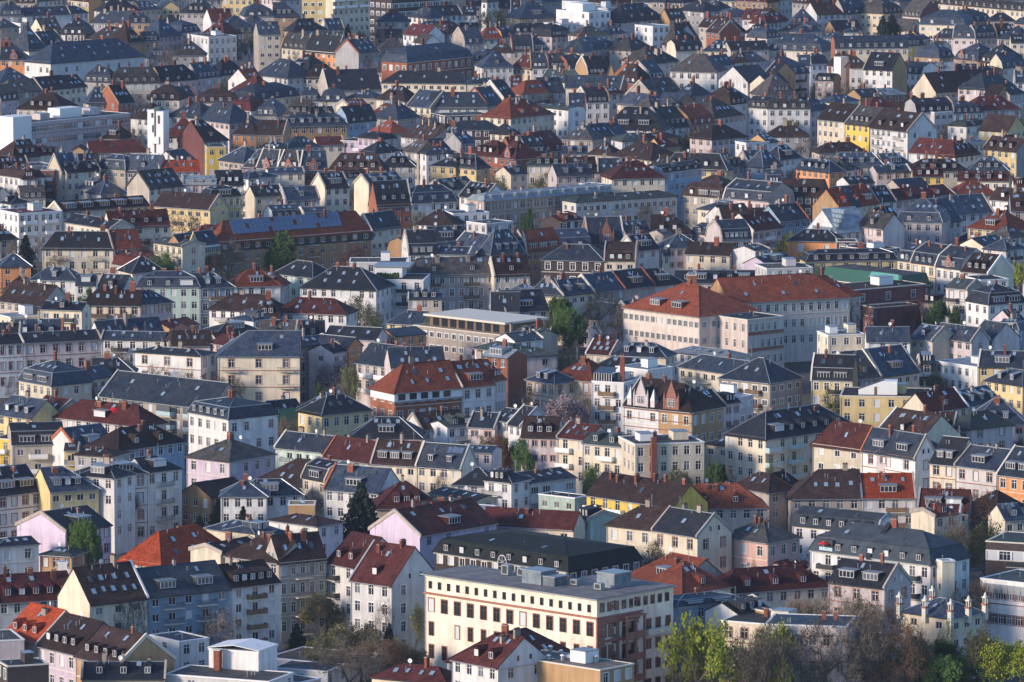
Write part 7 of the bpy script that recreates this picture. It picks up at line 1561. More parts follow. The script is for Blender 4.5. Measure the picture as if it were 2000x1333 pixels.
162.4 2654.4 11.7 6.2 bare|bare_tree|bare grey brown tree behind and right of the long house with cream gable
111.8 1813.0 12.9 8.7 red|copper_tree|reddish brown twiggy tree in front and right of the green metal box
81.7 1958.0 14.3 10.0 lime|leafy_tree|lime green tree in young leaf in front and left of the orange painted building
11.7 1795.8 13.5 10.4 green|leafy_tree|mid sized fresh green leafy tree right of the white roofed penthouse
37.6 2636.2 12.9 10.5 red|copper_tree|reddish brown twiggy tree behind the slate house with two wide dormers
-20.5 2561.5 10.5 6.4 red|copper_tree|reddish brown twiggy tree in front and right of the brick school
-122.0 2596.2 10.2 7.5 green|leafy_tree|fresh green leafy tree behind and right of the white concrete tower
97.5 2337.2 13.6 7.9 birch|birch_tree|slender birch with hanging pale green twigs left of the bright yellow row house
-121.2 1517.8 12.6 6.4 bare|bare_tree|bare grey brown tree left of the steel balcony tower
3.1 1625.9 12.1 8.2 brown|bare_tree|bare warm brown tree with dense twigs left of the roof conservatory
"""
# ---------------- the ground ----------------
gm,n_,b_,sc_,tc_,oi_=noisy('courtyard_ground',(.07,.068,.07),.4,.06,.95,0,0,0,(.045,.055,.025),1.0)
g=MB(); g.poly([(-3000,200,0),(3000,200,0),(3000,8500,0),(-3000,8500,0)],gm); go=g.obj('ground'); tag(go,None,None,None,'structure')
for row in DATA.strip().split('\n'): build(row)
# ---------------- trees ----------------
bark=noisy('bark_grey',(.14,.115,.09),.3,2.,.95,.3)[0]; barkb=noisy('bark_brown',(.13,.075,.045),.3,2.,.95,.3)[0]; barkr=noisy('bark_red',(.13,.055,.045),.3,2.,.95,.3)[0]; barkd=noisy('bark_dark',(.055,.045,.035),.3,2.,.95,.3)[0]
LEAF=dict(green=(.06,.12,.02),lime=(.24,.29,.015),dull=(.10,.10,.035),pine=(.014,.032,.016),dark=(.05,.055,.03),red=(.14,.05,.045),pink=(.33,.24,.26),birch=(.17,.21,.07),orange=(.24,.10,.05),brown=(.19,.11,.065),bare=(.20,.16,.12))
LM={k:noisy('leaf_'+k,c,.35,.6,.8,.25,0,0,tuple(min(1,x*1.6) for x in c),.5)[0] for k,c in LEAF.items()}
def tree_meshes(kind,seed):
    """unit tree: height 1, crown width 1 (later scaled)"""
    key=('t',kind,seed)
    if key in CACHE: return CACHE[key]
    rnd=random.Random(seed*7+len(kind)); tr=MB(); cr=MB(); lf=[]
    bm={'bare':bark,'brown':barkb,'red':barkr,'dark':barkd,'orange':barkr}.get(kind,bark)
    def strip(p,q,r): # thin three sided twig
        d=(q-p); a=d.orthogonal().normalized()*r; c=d.normalized().cross(a)
        k=len(cr.v); cr.v+=[p+a,p-a*.5+c*.87,p-a*.5-c*.87,q]; 
        for f in ((0,1,3),(1,2,3),(2,0,3)): cr.f.append(tuple(k+i for i in f)); cr.m.append(cr.mi(bm)); cr.uv+=[(0,0)]*3
    def twigq(p,s,m):
        a=Vector((rnd.gauss(0,1),rnd.gauss(0,1),rnd.gauss(.3,1))).normalized()*s; c=a.orthogonal().normalized()*s*.10
        k=len(cr.v); cr.v+=[p-a,p+c,p+a,p-c]; cr.f.append((k,k+1,k+2,k+3)); cr.m.append(cr.mi(m)); cr.uv+=[(0,0)]*4
    def leafq(p,s,m):
        a=Vector((rnd.gauss(0,1),rnd.gauss(0,1),rnd.gauss(0,1))).normalized()*s; c=a.orthogonal().normalized()*s*rnd.uniform(.5,1)
        k=len(cr.v); cr.v+=[p-a,p+c,p+a,p-c]; cr.f.append((k,k+1,k+2,k+3)); cr.m.append(cr.mi(m)); cr.uv+=[(0,0)]*4
    if kind=='pine':
        tr.bar((0,0,0),(0,0,.97),.02,barkd,6,.004)
        for i in range(26):
            z=.10+.86*i/25; rr=.52*min(1,(1-z)*2.0)**.8
            for k in range(9):
                a=rnd.uniform(0,6.283); e=Vector((math.cos(a)*rr*rnd.uniform(.7,1.1),math.sin(a)*rr*rnd.uniform(.7,1.1),z-.05*rnd.uniform(.3,1.2))); s0=Vector((0,0,z))
                strip(s0,e,.004)
                for j in range(26):
                    t=rnd.uniform(.15,1.05); p=s0.lerp(e,t)+Vector((rnd.gauss(0,.018),rnd.gauss(0,.018),-rnd.uniform(0,.035))); leafq(p,.028,LM['pine'])
    else:
        nl={'bare':1900,'brown':2600,'red':3800,'dark':4200,'dull':4200,'orange':3200,'green':7500,'lime':2600,'pink':5000,'birch':3200}[kind]
        tips=[]
        def grow(p,d,l,r,lev):
            n=2; q=p
            for i in range(n):
                dd=(d+Vector((rnd.gauss(0,.13),rnd.gauss(0,.13),rnd.gauss(0,.05)+.02))).normalized(); q2=q+dd*l/n
                (tr if lev<2 else cr).bar(q,q2,r,bm,5 if lev<2 else 3,r*.8); q=q2; r*=.8; d=dd
                if lev>=2: tips.append(q)
            if lev>=4:
                for k in range(5):
                    e=q+(d*.6+Vector((rnd.gauss(0,.6),rnd.gauss(0,.6),rnd.gauss(0,.45)))).normalized()*rnd.uniform(.05,.11); strip(q,e,.0035); tips.append(e)
                return
            m=4 if lev==0 else 3
            for k in range(m):
                a=6.283*(k+rnd.random()*.7)/m; s=rnd.uniform(.55,.95) if lev==0 else rnd.uniform(.5,.85)
                t1=d.orthogonal().normalized(); t2=d.cross(t1); nd=(d*(.85 if lev else .8)+(t1*math.cos(a)+t2*math.sin(a))*s); nd.z=max(nd.z,-.15); 
                grow(q if k<m-1 or lev else p.lerp(q,.7),nd.normalized(),l*rnd.uniform(.62,.82),r*.68,lev+1)
            
        grow(Vector((0,0,0)),Vector((0,0,1)),.26,.030,0)
        zmax=max(p.z for p in tips); rmax=sorted(math.hypot(p.x,p.y) for p in tips)[int(len(tips)*.97)]
        lm=LM[kind]; 
        big=[t for t in tips if t.z>.3*zmax]
        clumps=[rnd.choice(big) for _ in range(60)]
        for i in range(nl):
            p=rnd.choice(big if rnd.random()<.6 else clumps)
            sp=.022 if kind in('green','lime','birch') else .03
            p=p+Vector((rnd.gauss(0,sp),rnd.gauss(0,sp),rnd.gauss(0,sp)-(abs(rnd.gauss(0,.07)) if kind=='birch' else 0)))
            (twigq(p,rnd.uniform(.016,.030),lm) if kind in('bare','brown','red','dark','orange') or (kind in('dull','birch') and i%3) else leafq(p,rnd.uniform(.012,.022),lm))
        if kind=='birch':
            for t in rnd.sample(big,min(500,len(big))): strip(t,t+Vector((rnd.gauss(0,.02),rnd.gauss(0,.02),-rnd.uniform(.06,.2))),.0018)
        for mb in (tr,cr):
            mb.v=[Vector((p.x/rmax*.5,p.y/rmax*.5,p.z/zmax)) for p in mb.v]
    CACHE[key]=(tr.mesh('trunk'),cr.mesh('crown')); return CACHE[key]
SHRUB={}
for i,row in enumerate(TREES.strip().split('\n')):
    a,kn,lab=row.split('|'); x,y,h,wd,kind=a.split(); x,y,h,wd=map(float,(x,y,h,wd))
    tm,cm=tree_meshes(kind,i%(4 if kind in('bare','brown','dull') else 2))
    e=empty(kn,(x,y,0),i*1.7); tag(e,lab,'shrub' if 'shrub' in kn else 'tree')
    s=(wd,wd,h)
    put('trunk',tm,e,(0,0,0),0,s); put('crown',cm,e,(0,0,0),0,s)

TOWER=(-120.0,2246.0)
HAZE=0.000028
# ---------------- particular pieces of single buildings ----------------
def find(txt):
    for h in HOUSES:
        if h.hand and txt in h.label: return h
    print('MISSING',txt); return None
def small(name,fn,root,**k):
    b=MB(); fn(b); return b.obj(name,root,**k)
# ornate wall gables (x1 / X6): stone fronted dormer gables rising from the eave
def ornate(h,x,big,m):
    W2=2.0 if big else 1.5; Z=h.Z; b=MB(); d=.35; y0=-.12; hh=3.6 if big else 2.2
    top=Z+hh+(2.8 if big else 1.7); pts=[(x-W2,y0,Z-.6),(x+W2,y0,Z-.6),(x+W2,y0,Z+hh*.62)]
    if big: pts+=[(x+W2*.72,y0,Z+hh*.7),(x+W2*.62,y0,Z+hh),(x,y0,top),(x-W2*.62,y0,Z+hh),(x-W2*.72,y0,Z+hh*.7)]
    else: pts+=[(x,y0,top)]
    pts+=[(x-W2,y0,Z+hh*.62)]
    b.poly(pts,m); b.poly([(p[0],y0+d,p[2]) for p in pts][::-1],m)
    for i in range(len(pts)):
        p,q=pts[i],pts[(i+1)%len(pts)]; b.poly([p,(p[0],y0+d,p[2]),(q[0],y0+d,q[2]),q],m)
    if big:
        for sx in (-1,1):
            xx=x+sx*W2; b.box(xx-.2,xx+.2,y0-.1,y0+d,Z-.6,Z+hh*.8,m); b.bar((xx,y0+.1,Z+hh*.8),(xx,y0+.1,Z+hh*.8+1.1),.2,m,6,.02)
        b.bar((x,y0+.15,top-.1),(x,y0+.15,top+1.0),.14,m,6,.05)
    o=b.obj('stepped_gable' if big else 'wall_gable',h.root)
    rb=MB(); yk=h.D*.5; zt=Z+hh*.95; 
    rb.prism([(x-W2*.8,y0+d,Z+hh*.5),(x,y0+d,zt+.9),(x,yk,zt+.9),(x-W2*.8,yk,Z+hh*.5)],.15,RM[h.rc] if h.rc in RM else m)
    rb.prism([(x,y0+d,zt+.9),(x+W2*.8,y0+d,Z+hh*.5),(x+W2*.8,yk,Z+hh*.5),(x,yk,zt+.9)],.15,RM[h.rc]); rb.obj('gable_roof',h.root)
    if big: add_window(o,x-.55,y0-.05,Z+.5,0,.9,1.9,'w','',2,0,0); add_window(o,x+.55,y0-.05,Z+.5,0,.9,1.9,'w','',2,0,0)
    else: add_window(o,x,y0-.05,Z+.3,0,1.1,1.5,'w','',2,0,0)
for h in EXTRA.get('x1',[]):
    ornate(h,0 if h.L<12 else -h.L*.2,False,m_stone if h.wc!='Y' else WM['Y'])
for h in EXTRA.get('X3',[]): pass
for h in EXTRA.get('X6',[]):
    mm=m_stone if h.wc=='R' else (WM['P'] if h.wc=='W' else m_stone)
    ornate(h,0 if h.wc!='T' else -h.L*.12,True,mm)
    if h.wc=='W':
        for sx in (-1,1):
            x=sx*h.L*.33; small('spire_dormer',lambda b:(b.box(x-.6,x+.6,-.1,1.5,h.Z-.2,h.Z+1.5,WM['P']),b.bar((x,.5,h.Z+1.5),(x,.5,h.Z+4.2),.95,m_metal,4,.03)),h.root)
    # stone bands across the front
    small('stone_band',lambda b:[b.box(-h.L/2,h.L/2,-.08,-.001,h.Z-2.1*k-1,h.Z-2.1*k-.8,m_stone) for k in range(4)],h.root)
# high rise balcony stacks
for h in EXTRA.get('X2',[]):
    for c in (-.36,-.02,.33):
        for k in range(7): add_balcony(h.root,h.L*c,-.01,h.Z-2.9*(k+1),0,5.5,1.4,'white')
h=find('ochre high rise')
if h:
    for k in range(7): add_balcony(h.root,-h.L*.32,-.01,h.Z-2.9*(k+1),0,5,1.4,'white')
# white concrete tower


t=empty('concrete_tower',(TOWER[0],TOWER[1],0),R(-20)); tag(t,'slim white concrete church tower with stepped top beside a green tree','tower')
b=MB(); b.box(-2.9,-.5,-2,3,0,24.6,m_white); b.box(.3,2.9,-2,3,0,24.2,m_white); b.box(-.5,.3,-1.4,3,0,22.6,WM['G']); b.box(-1.6,1.4,-2.5,-2.01,13.2,15.6,m_white); b.box(-.4,1.2,-2.5,-2.01,8.2,10,m_white); b.obj('tower_shaft',t)
b=MB(); b.box(-.48,1.5,-2.0,1,24.65,25.6,m_green); b.box(-1.5,-.7,-2.06,-2.01,22.,23.6,m_dark); b.box(.9,1.7,-2.06,-2.01,20,22.8,m_dark); b.box(-1.2,-.6,-2.06,-2.01,17,19.5,m_dark); b.obj('belfry_louvre',t)
h=find('long pale office block')
if h: small('stair_tower',lambda b:b.box(-h.L/2-9,-h.L/2-.05,-1,7,0,h.Z+2.6,m_white),h.root); small('lift_house',lambda b:b.box(-h.L*.12,h.L*.1,4,10,h.Z,h.Z+3.4,m_white),h.root)
h=find('bright white cubic house')
if h: small('roof_block',lambda b:b.box(-h.L*.3,h.L*.2,2,9,h.Z,h.Z+3.2,m_white),h.root)
# long metal mansard block: nothing more. stair tower of the white stepped house
h=find('small stair tower')
if h: small('stair_tower',lambda b:(b.box(h.L*.1,h.L*.1+4,-2.2,2,0,h.Z+3.2,m_white),b.box(h.L*.1-.1,h.L*.1+4.1,-2.3,2.1,h.Z+3.2,h.Z+3.4,m_lstone)),h.root)
# yellow house: glazed attic and dark red frames
h=find('glazed attic')
h=find('solar panels')
if h: small('upper_cladding',lambda b:[b.box(-h.L/2+h.L*i/14-.9*(i>0),-h.L/2+h.L*i/14+.9,-.07,-.005,h.Z-3.2,h.Z-.5,m_dark) for i in range(15)]+[b.box(-h.L/2,h.L/2,-.08,-.005,h.Z-3.3,h.Z-2.6,m_dark),b.box(-h.L/2,h.L/2,-.08,-.005,h.Z-1,h.Z-.5,m_dark)],h.root)
# glazed bay of the pale yellow house
h=find('projecting glazed bay')
if h:
    small('glazed_bay',lambda b:(b.box(-1,h.L*.42,-1.6,-.01,h.Z-3.6,h.Z-2.5,WM['Y']),b.box(-.9,h.L*.42-.1,-1.5,-.01,h.Z-2.5,h.Z-.9,m_glass2),b.box(-1.1,h.L*.42+.1,-1.7,-.01,h.Z-.9,h.Z-.7,m_white),[b.box(-.95+i*.95,-.85+i*.95,-1.56,-1.5,h.Z-2.5,h.Z-.9,m_white) for i in range(int((h.L*.42+1)/.95)+1)]),h.root)
# orange facade panels
h=find('orange window panels')
if h: small('facade_panel',lambda b:b.box(-h.L/2-.05,-h.L/2-.01,2.5,h.D*.55,1,h.Z-1.,WM['O']),h.root)
# hedge terrace on the modern white block
h=find('hedge on its terrace')
if h:
    small('penthouse',lambda b:(b.box(-h.L*.5+.4,h.L*.05,5,h.D,h.Z,h.Z+3.,m_white),b.box(-h.L*.5,h.L*.2,4.4,h.D,h.Z+3.,h.Z+3.3,m_metal)),h.root)
    def hedge(b):
        rnd=random.Random(3)
        for i in range(260):
            c=Vector((rnd.uniform(-h.L*.42,h.L*.02),rnd.uniform(.8,1.8),h.Z+rnd.uniform(.1,1.7))); a=Vector((rnd.gauss(0,1),rnd.gauss(0,1),rnd.gauss(0,1))).normalized()*.35; d=a.orthogonal().normalized()*.3
            b.poly([c-a,c+d,c+a,c-d],LM['green'])
        b.box(-h.L*.42,h.L*.02,.95,1.65,h.Z,h.Z+1.4,m_hedge)
    small('terrace_hedge',hedge,h.root)
# white roofed penthouse on the brown office
h=find('white roofed penthouse')
if h:
    L,Z,D=h.L,h.Z,h.D
    small('penthouse',lambda b:(b.box(-L*.38,L*.46,2.2,D-1,Z,Z+2.6,m_wood),[b.box(-L*.38+1.2+i*3.1,-L*.38+3.4+i*3.1,2.12,2.19,Z+.2,Z+2.3,m_glass) for i in range(int(L*.8/3.1))]),h.root)
    small('white_roof',lambda b:b.box(-L*.42,L*.5,1.0,D-.3,Z+2.65,Z+3.2,m_lstone),h.root)
# stepped house with the steep glass roof
h=find('steep glass roof')
if h:
    L,Z=h.L,h.Z
    def glass(b):
        for i in range(7):
            for j in range(5):
                x0=-L*.3+i*L*.11; b.box(x0,x0+L*.1,-.4+j*.9,-.3+j*.9+.75,Z+j*1.25,Z+j*1.25+1.1,m_sky)
    small('glass_roof_pane',glass,h.root,label='steep glazed roof strip')
    small('roof_terrace',lambda b:(b.box(L*.12,L*.5+2,-4,0,0,Z-1.5,m_white),b.box(L*.12,L*.5+2,-4,-3.9,Z-1.5,Z-.5,m_metal)),h.root)
# green metal storey
h=find('green metal upper storey')
if h:
    L,Z,D=h.L,h.Z,h.D
    def gr(b):
        m=m_green; a=[(-L/2-.2,-.2,Z-.3),(L/2+.2,-.2,Z-.3),(L/2+.2,D+.2,Z-.3),(-L/2-.2,D+.2,Z-.3)]; c=[(-L/2+1.0,1.4,Z+3.6),(L/2-.6,1.4,Z+3.6),(L/2-.6,D-1,Z+3.6),(-L/2+1.0,D-1,Z+3.6)]
        for i in range(4): j=(i+1)%4; b.poly([a[i],a[j],c[j],c[i]],m)
        b.poly(c,RM['f'])
    small('green_metal_storey',gr,h.root); small('glazed_slope',lambda b:b.poly([(L*.08,.75,Z+2.2),(L*.46,.75,Z+2.2),(L*.44,1.38,Z+3.7),(L*.1,1.38,Z+3.7)],plain('pale_green_glazing',(.10,.30,.26),.3)),h.root)
# roof conservatory
h=find('glass conservatory')
if h:
    L,Z=h.L,h.Z
    def cons(b):
        b.box(-L*.45,L*.1,.4,4,Z,Z+2.0,m_glass)
        for i in range(8): x=-L*.45+i*L*.55/7; b.box(x-.05,x+.05,.32,.4,Z,Z+2.1,m_white)
        b.poly([(-L*.46,.3,Z+2.05),(L*.11,.3,Z+2.05),(L*.11,4.1,Z+3.2),(-L*.46,4.1,Z+3.2)],m_sky2)
    small('conservatory',cons,h.root); put('chimney',chimney_mesh(1.1,1.6,0),h.root,(L*.3,3,h.Z+2.5),.2,(1,1,2.2))
h=find('tall brick chimney')
if h: small('brick_chimney',lambda b:(b.box(-h.L*.28,-h.L*.28+1.2,-1.1,-.02,0,h.Z+1.6,m_brick),),h.root,label='tall brick chimney on the outer wall')
# white roof hut
h=find('white roof hut')
if h:
    L,Z=h.L,h.Z
    small('roof_hut',lambda b:(b.poly([(-L*.3,3,Z),(L*.08,3,Z),(L*.08,3,Z+3.2),(-L*.02,3,Z+3.4),(-L*.3,3,Z+1.2)],m_white),b.box(-L*.02,L*.14,3.02,7,Z,Z+3.3,m_white),b.poly([(-L*.3,3,Z+1.2),(-L*.02,3,Z+3.4),(-L*.02,7,Z+3.4),(-L*.3,7,Z+1.2)],RM['f'])),h.root)
    small('hut_door',lambda b:b.box(-L*.12,-L*.09,2.93,2.99,Z,Z+2,m_wood),h.root)
# scaffold with green net
h=find('wrapped in scaffolding')
if h:
    L,Z=h.L,h.Z
    def sc(b):
        for i in range(int(L/2)+1):
            x=-L/2+i*2; 
            for y in (-1.4,-.4): b.bar((x,y,0),(x,y,Z+2),.04,m_metal,4)
        for k in range(int(Z/2)+1):
            b.bar((-L/2,-1.4,k*2),(L/2,-1.4,k*2),.04,m_metal,4); b.box(-L/2,L/2,-1.35,-.45,k*2,k*2+.06,m_wood)
    s_=empty('scaffolding',(0,0,0)); s_.matrix_world=h.root.matrix_world.copy(); s_.location=h.root.location; s_.rotation_euler=h.root.rotation_euler
    tag(s_,'metal scaffolding with a green net in front of a rendered house front','scaffolding'); small('scaffold_frame',sc,s_)
    gnet=plain('green_net',(.06,.20,.15),.9); small('safety_net',lambda b:b.box(-L/2,L/2,-1.52,-1.48,Z-3.2,Z+1.6,gnet),s_)
# glass balcony towers on the long slate block
h=find('green glass balconies')
if h:
    for c in (-.22,.12,.36):
        for k in range(3):
            x=h.L*c; z=h.Z-3.2*(k+1)+.2
            add_balcony(h.root,x,-.01,z,0,4.6,1.8,'glass')
            small('balcony_glazing',lambda b:(b.box(x-2.2,x+2.2,-1.76,-1.72,z+1.1,z+2.6,m_glass2),),h.root)
# black steel balcony tower
h=find('black steel balcony tower')
if h:
    def fr(b):
        for x in (-1.2,3.0):
            for y in (-2.0,): b.box(x-.1,x+.1,y,y+.2,0,h.Z-.8,m_dark)
        for k in range(4): b.box(-1.2,3.0,-2.0,0,h.Z-3.8*(k+1)+.1,h.Z-3.8*(k+1)+.35,m_dark)
    small('steel_frame',fr,h.root)
    for k in range(4): add_balcony(h.root,.9,-.3,h.Z-3.8*(k+1)+.36,0,4.0,1.6,'rail' if k else 'white')
# large cream building: windows, cornice band, sandstone corner front, roof boxes
h=find('large cream building')
if h:
    L,Z,D=h.L,h.Z,h.D; root=h.root
    for i in range(18): add_window(root,-L/2+L*(i+.6)/18.4,-.02,Z-2.6,0,.95,1.5,'b','',1,0,0)
    xs=[-L/2+L*(i+.5)/13 for i in range(13)]
    for k,zz in enumerate((Z-7.2,Z-11.9,Z-16.4)):
        for i,x in enumerate(xs):
            if k and (i*5+k)%6==0: continue
            add_window(root,x,-.02,zz,0,1.6 if k==0 else 1.25,2.7,'b','r',2,2 if (i*3+k)%7==0 else 0,0)
    small('cornice_band',lambda b:(b.box(-L/2-.15,L/2+.15,-.3,-.01,Z-3.75,Z-3.35,m_stone),b.box(L/2+.01,L/2+.3,-.3,D,Z-3.75,Z-3.4,m_stone)),root)
    small('roof_overhang',lambda b:b.box(-L/2-.7,L/2+.7,-.7,D+.5,Z-.02,Z+.22,m_metal),root)
    D2=22.
    small('rear_wing',lambda b:(b.box(L/2-19,L/2-.02,D-.2,D2,0,Z-.02,WM['L'])),root)
    small('metal_roof',lambda b:b.poly([(-L/2-.6,-.6,Z+.3),(L/2+.6,-.6,Z+.3),(L/2+.6,D2+.4,Z+.3),(L/2-19.6,D2+.4,Z+.3),(L/2-19.6,D+.4,Z+.3),(-L/2-.6,D+.4,Z+.3)],RM['L']),root)
    small('roof_overhang',lambda b:b.box(L/2-19.7,L/2+.7,D+.52,D2+.5,Z-.02,Z+.22,m_metal),root)
    D=D2
    for i in range(10): add_window(root,L/2+.02,D*(i+.7)/10.6,Z-2.6,math.pi/2,.95,1.6,'b','r',1,0,0)
    s=D*.55
    def stone(b):
        b.box(L/2+.001,L/2+.35,-.3,.9,0,Z-3.8,m_stone); b.box(L/2+.001,L/2+.35,s*.45,s*.5,0,Z-3.8,m_stone); b.box(L/2+.001,L/2+.3,.9,s,Z-4.9,Z-3.8,m_stone)
        for k in range(1,4): b.box(L/2+.001,L/2+.3,.9,s,Z-3.8-4.2*k-.5,Z-3.8-4.2*k,m_stone)
    small('sandstone_front',stone,root)
    for k in range(3):
        for y in (s*.16,s*.33): add_window(root,L/2+.03,y,Z-7.6-4.2*k,math.pi/2,1.3,2.6,'b','r',1,0,0)
    def loggia(b):
        y0,y1=s*.55,s; x0,x1=L/2+.01,L/2+1.8
        for k in range(3):
            zb=Z-8.-4.2*k
            b.box(x0,x1,y0,y1,zb-.35,zb,m_stone)
            for y in (y0,y0+.0+(y1-y0)/2-.2,y1-.4): b.box(x1-.4,x1,y,y+.4,zb,zb+3.85,m_stone)
            b.box(x1-.12,x1-.02,y0+.4,y1-.4,zb,zb+1.,m_stone)
            b.box(x0,x0+.05,y0+.5,y1-.5,zb+.1,zb+2.8,m_glass)
        b.box(x0,x1+.1,y0-.1,y1+.1,Z-4.15,Z-3.8,m_stone)
    small('loggia',loggia,root)
    for k in range(4):
        for y in (D*.66,D*.8,D*.93): add_window(root,L/2+.02,y,Z-7.4-3.9*k,math.pi/2,1.9 if y<D*.7 else 1.2,1.9,'b','r',2,0,0)
    add_balcony(root,L/2+.01,D*.78,Z-8.3,math.pi/2,D*.36,1.5,'stone')
    for (x0,x1,y0,y1,hh) in ((-L*.02,L*.09,D*.2,D*.4,2.8),(L*.09,L*.16,D*.22,D*.38,2.),(L*.28,L*.38,D*.5,D*.72,3.)):
        small('roof_box',lambda b:(b.box(x0,x1,y0,y1,Z+.3,Z+hh,RM['m']),b.box(x0-.2,x1+.2,y0-.2,y1+.2,Z+hh,Z+hh+.18,m_metal)),root)
    for (x,y,hh) in ((-L*.2,D*.4,1.9),(-L*.13,D*.45,1.5),(L*.2,D*.4,1.),(L*.36,D*.35,1.2),(L*.24,D*.75,1.3)):
        small('air_conditioner',lambda b:(b.box(x-.9,x+.9,y-.6,y+.6,Z+.5,Z+.5+hh,m_metal),b.box(x-.6,x+.6,y-.63,y-.61,Z+.7,Z+.3+hh,m_dark)),root)
# black timber hall arched window
h=find('black timber clad hall')
if h:
    for x,wv in ((h.L*.02,2.4),):
        def arch(b):
            P=[(x+wv/2*math.cos(math.pi*i/10),-.35,h.Z-.2+1.6*math.sin(math.pi*i/10)) for i in range(11)]
            b.poly([(x-wv/2,-.35,h.Z-2.6),(x+wv/2,-.35,h.Z-2.6)]+P,m_glass)
            for p,q in zip(P,P[1:]): b.bar(p,q,.1,m_white,4)
            for p in P[2::3]: b.bar((x,-.38,h.Z-.2),(p[0],-.38,p[2]),.05,m_white,4)
            b.bar((x-wv/2,-.38,h.Z-2.6),(x-wv/2,-.38,h.Z),.09,m_white,4); b.bar((x+wv/2,-.38,h.Z-2.6),(x+wv/2,-.38,h.Z),.09,m_white,4); b.bar((x-wv/2,-.38,h.Z-1.),(x+wv/2,-.38,h.Z-1.),.05,m_white,4)
        small('arched_window',arch,h.root)
# white block: parasol and terraces
h=find('red parasol')
if h:
    L,Z=h.L,h.Z
    small('roof_terrace',lambda b:(b.box(-L*.42,-L*.31,-.1,1.4,Z+.3,Z+2.4,m_dark),b.box(-L*.42,-L*.31,-.2,-.12,Z+.2,Z+.9,m_glassrail)),h.root)
    small('stair_glazing',lambda b:(b.box(L/2+.02,L/2+2.2,1.5,5,0,Z+.8,m_white),b.box(L/2+.6,L/2+1.9,1.42,1.49,2,Z+.2,m_glassrail)),h.root)
    p=empty('parasol',h.root.matrix_world@Vector((-L*.365,-.9,Z+.35))); bpy.context.view_layer.update(); p.location=h.root.matrix_world@Vector((-L*.365,-.9,Z+.35))
    tag(p,'small red parasol open on the terrace of the slate blue mansard block','parasol')
    def can(b):
        for i in range(8):
            a,c=6.283*i/8,6.283*(i+1)/8; b.poly([(0,0,1.9),(1.2*math.cos(a),1.2*math.sin(a),1.35),(1.2*math.cos(c),1.2*math.sin(c),1.35)],m_red)
    small('canopy',can,p); small('pole',lambda b:b.bar((0,0,0),(0,0,1.95),.04,m_white,6),p)
    small('party_wall',lambda b:b.prism([(-.6,-.5,Z+.4),(.6,-.5,Z+.4),(.6,h.D*.5,Z+h.rise+.9),(-.6,h.D*.5,Z+h.rise+.9)],.9,RM['d']),h.root)
# pinnacled villa
h=find('corner pinnacles')
if h:
    L,Z,D=h.L,h.Z,h.D
    for (x,y) in ((-L/2-.3,-.3),(L/2+.1,-.3),(L/2+.3,D+.2),(0,-.4),(L/2+.3,D*.5),(-L/2-.3,D)):
        def pin(b):
            b.box(x-.45,x+.45,y-.45,y+.45,Z-1.6,Z+1.2,m_lstone); b.box(x-.6,x+.6,y-.6,y+.6,Z+1.2,Z+1.5,m_stone)
            for k in range(4): b.bar((x+.3*(k%2*2-1),y+.3*(k//2*2-1),Z+1.5),(x+.3*(k%2*2-1),y+.3*(k//2*2-1),Z+2.6),.1,m_lstone,5)
            b.box(x-.5,x+.5,y-.5,y+.5,Z+2.6,Z+2.9,m_lstone); b.bar((x,y,Z+2.9),(x,y,Z+3.7),.4,m_lstone,8,.1)
        small('pinnacle',pin,h.root)
# white office with grey panels
h=find('vertical grey panels')
if h: small('grey_panel',lambda b:[b.box(-h.L/2+.6+i*1.5,-h.L/2+1.95+i*1.5,-.12,-.01,h.Z-2.6,h.Z-.8,m_metal) for i in range(int(h.L/1.5)-1)],h.root)
# pale sheet metal box pitched top
h=find('sheet metal clad roof box')
if h:
    L,Z,D=h.L,h.Z,h.D
    small('pitched_top',lambda b:(b.prism([(-L/2-.2,-.2,Z+.35),(0,-.2,Z+1.1),(0,D+.2,Z+1.1),(-L/2-.2,D+.2,Z+.35)],.12,m_white),b.prism([(0,-.2,Z+1.1),(L/2+.2,-.2,Z+.35),(L/2+.2,D+.2,Z+.35),(0,D+.2,Z+1.1)],.12,m_white)),h.root)
    small('brick_flue',lambda b:(b.box(-L*.3,-L*.3+1.2,-2.2,-1,Z-4,Z+.2,m_brick),b.box(-L*.33,-L*.3+1.4,-2.4,-.8,Z+.2,Z+.4,m_lstone)),h.root)
# orange brown block: vents
h=find('orange brown flat roofed block')
if h:
    L,Z,D=h.L,h.Z,h.D; rnd=random.Random(2)
    small('gravel_roof',lambda b:b.poly([(-L/2+.3,.3,Z+.05),(L/2-.3,.3,Z+.05),(L/2-.3,D-.3,Z+.05),(-L/2+.3,D-.3,Z+.05)],RM['B']),h.root)
    for (x,y,r,hh) in ((-.3,.65,.35,1.6),(-.2,.7,.3,1.0),(.15,.6,.35,1.4),(.22,.62,.4,1.2),(-.05,.35,.35,.9),(-.15,.2,.35,.8)):
        small('roof_vent',lambda b:(b.bar((L*x,D*y,Z),(L*x,D*y,Z+hh),r,m_metal,10),b.bar((L*x,D*y,Z+hh),(L*x,D*y,Z+hh+.25),r*1.5,m_white,10,r*.8)),h.root)
    small('roof_dome',lambda b:b.prism([(-L*.12,D*.62,Z+.6),(L*.04,D*.62,Z+.6),(L*.04,D*.75,Z+.6),(-L*.12,D*.75,Z+.6)],.6,m_white),h.root)
# row of school link panels
h=find('red panels below the window bands')
if h: small('red_panel',lambda b:[b.box(-h.L/2+.3,h.L/2-.3,-.1,-.01,h.Z-4.3*k-4.25,h.Z-4.3*k-3.3,m_stone) for k in range(2)],h.root)
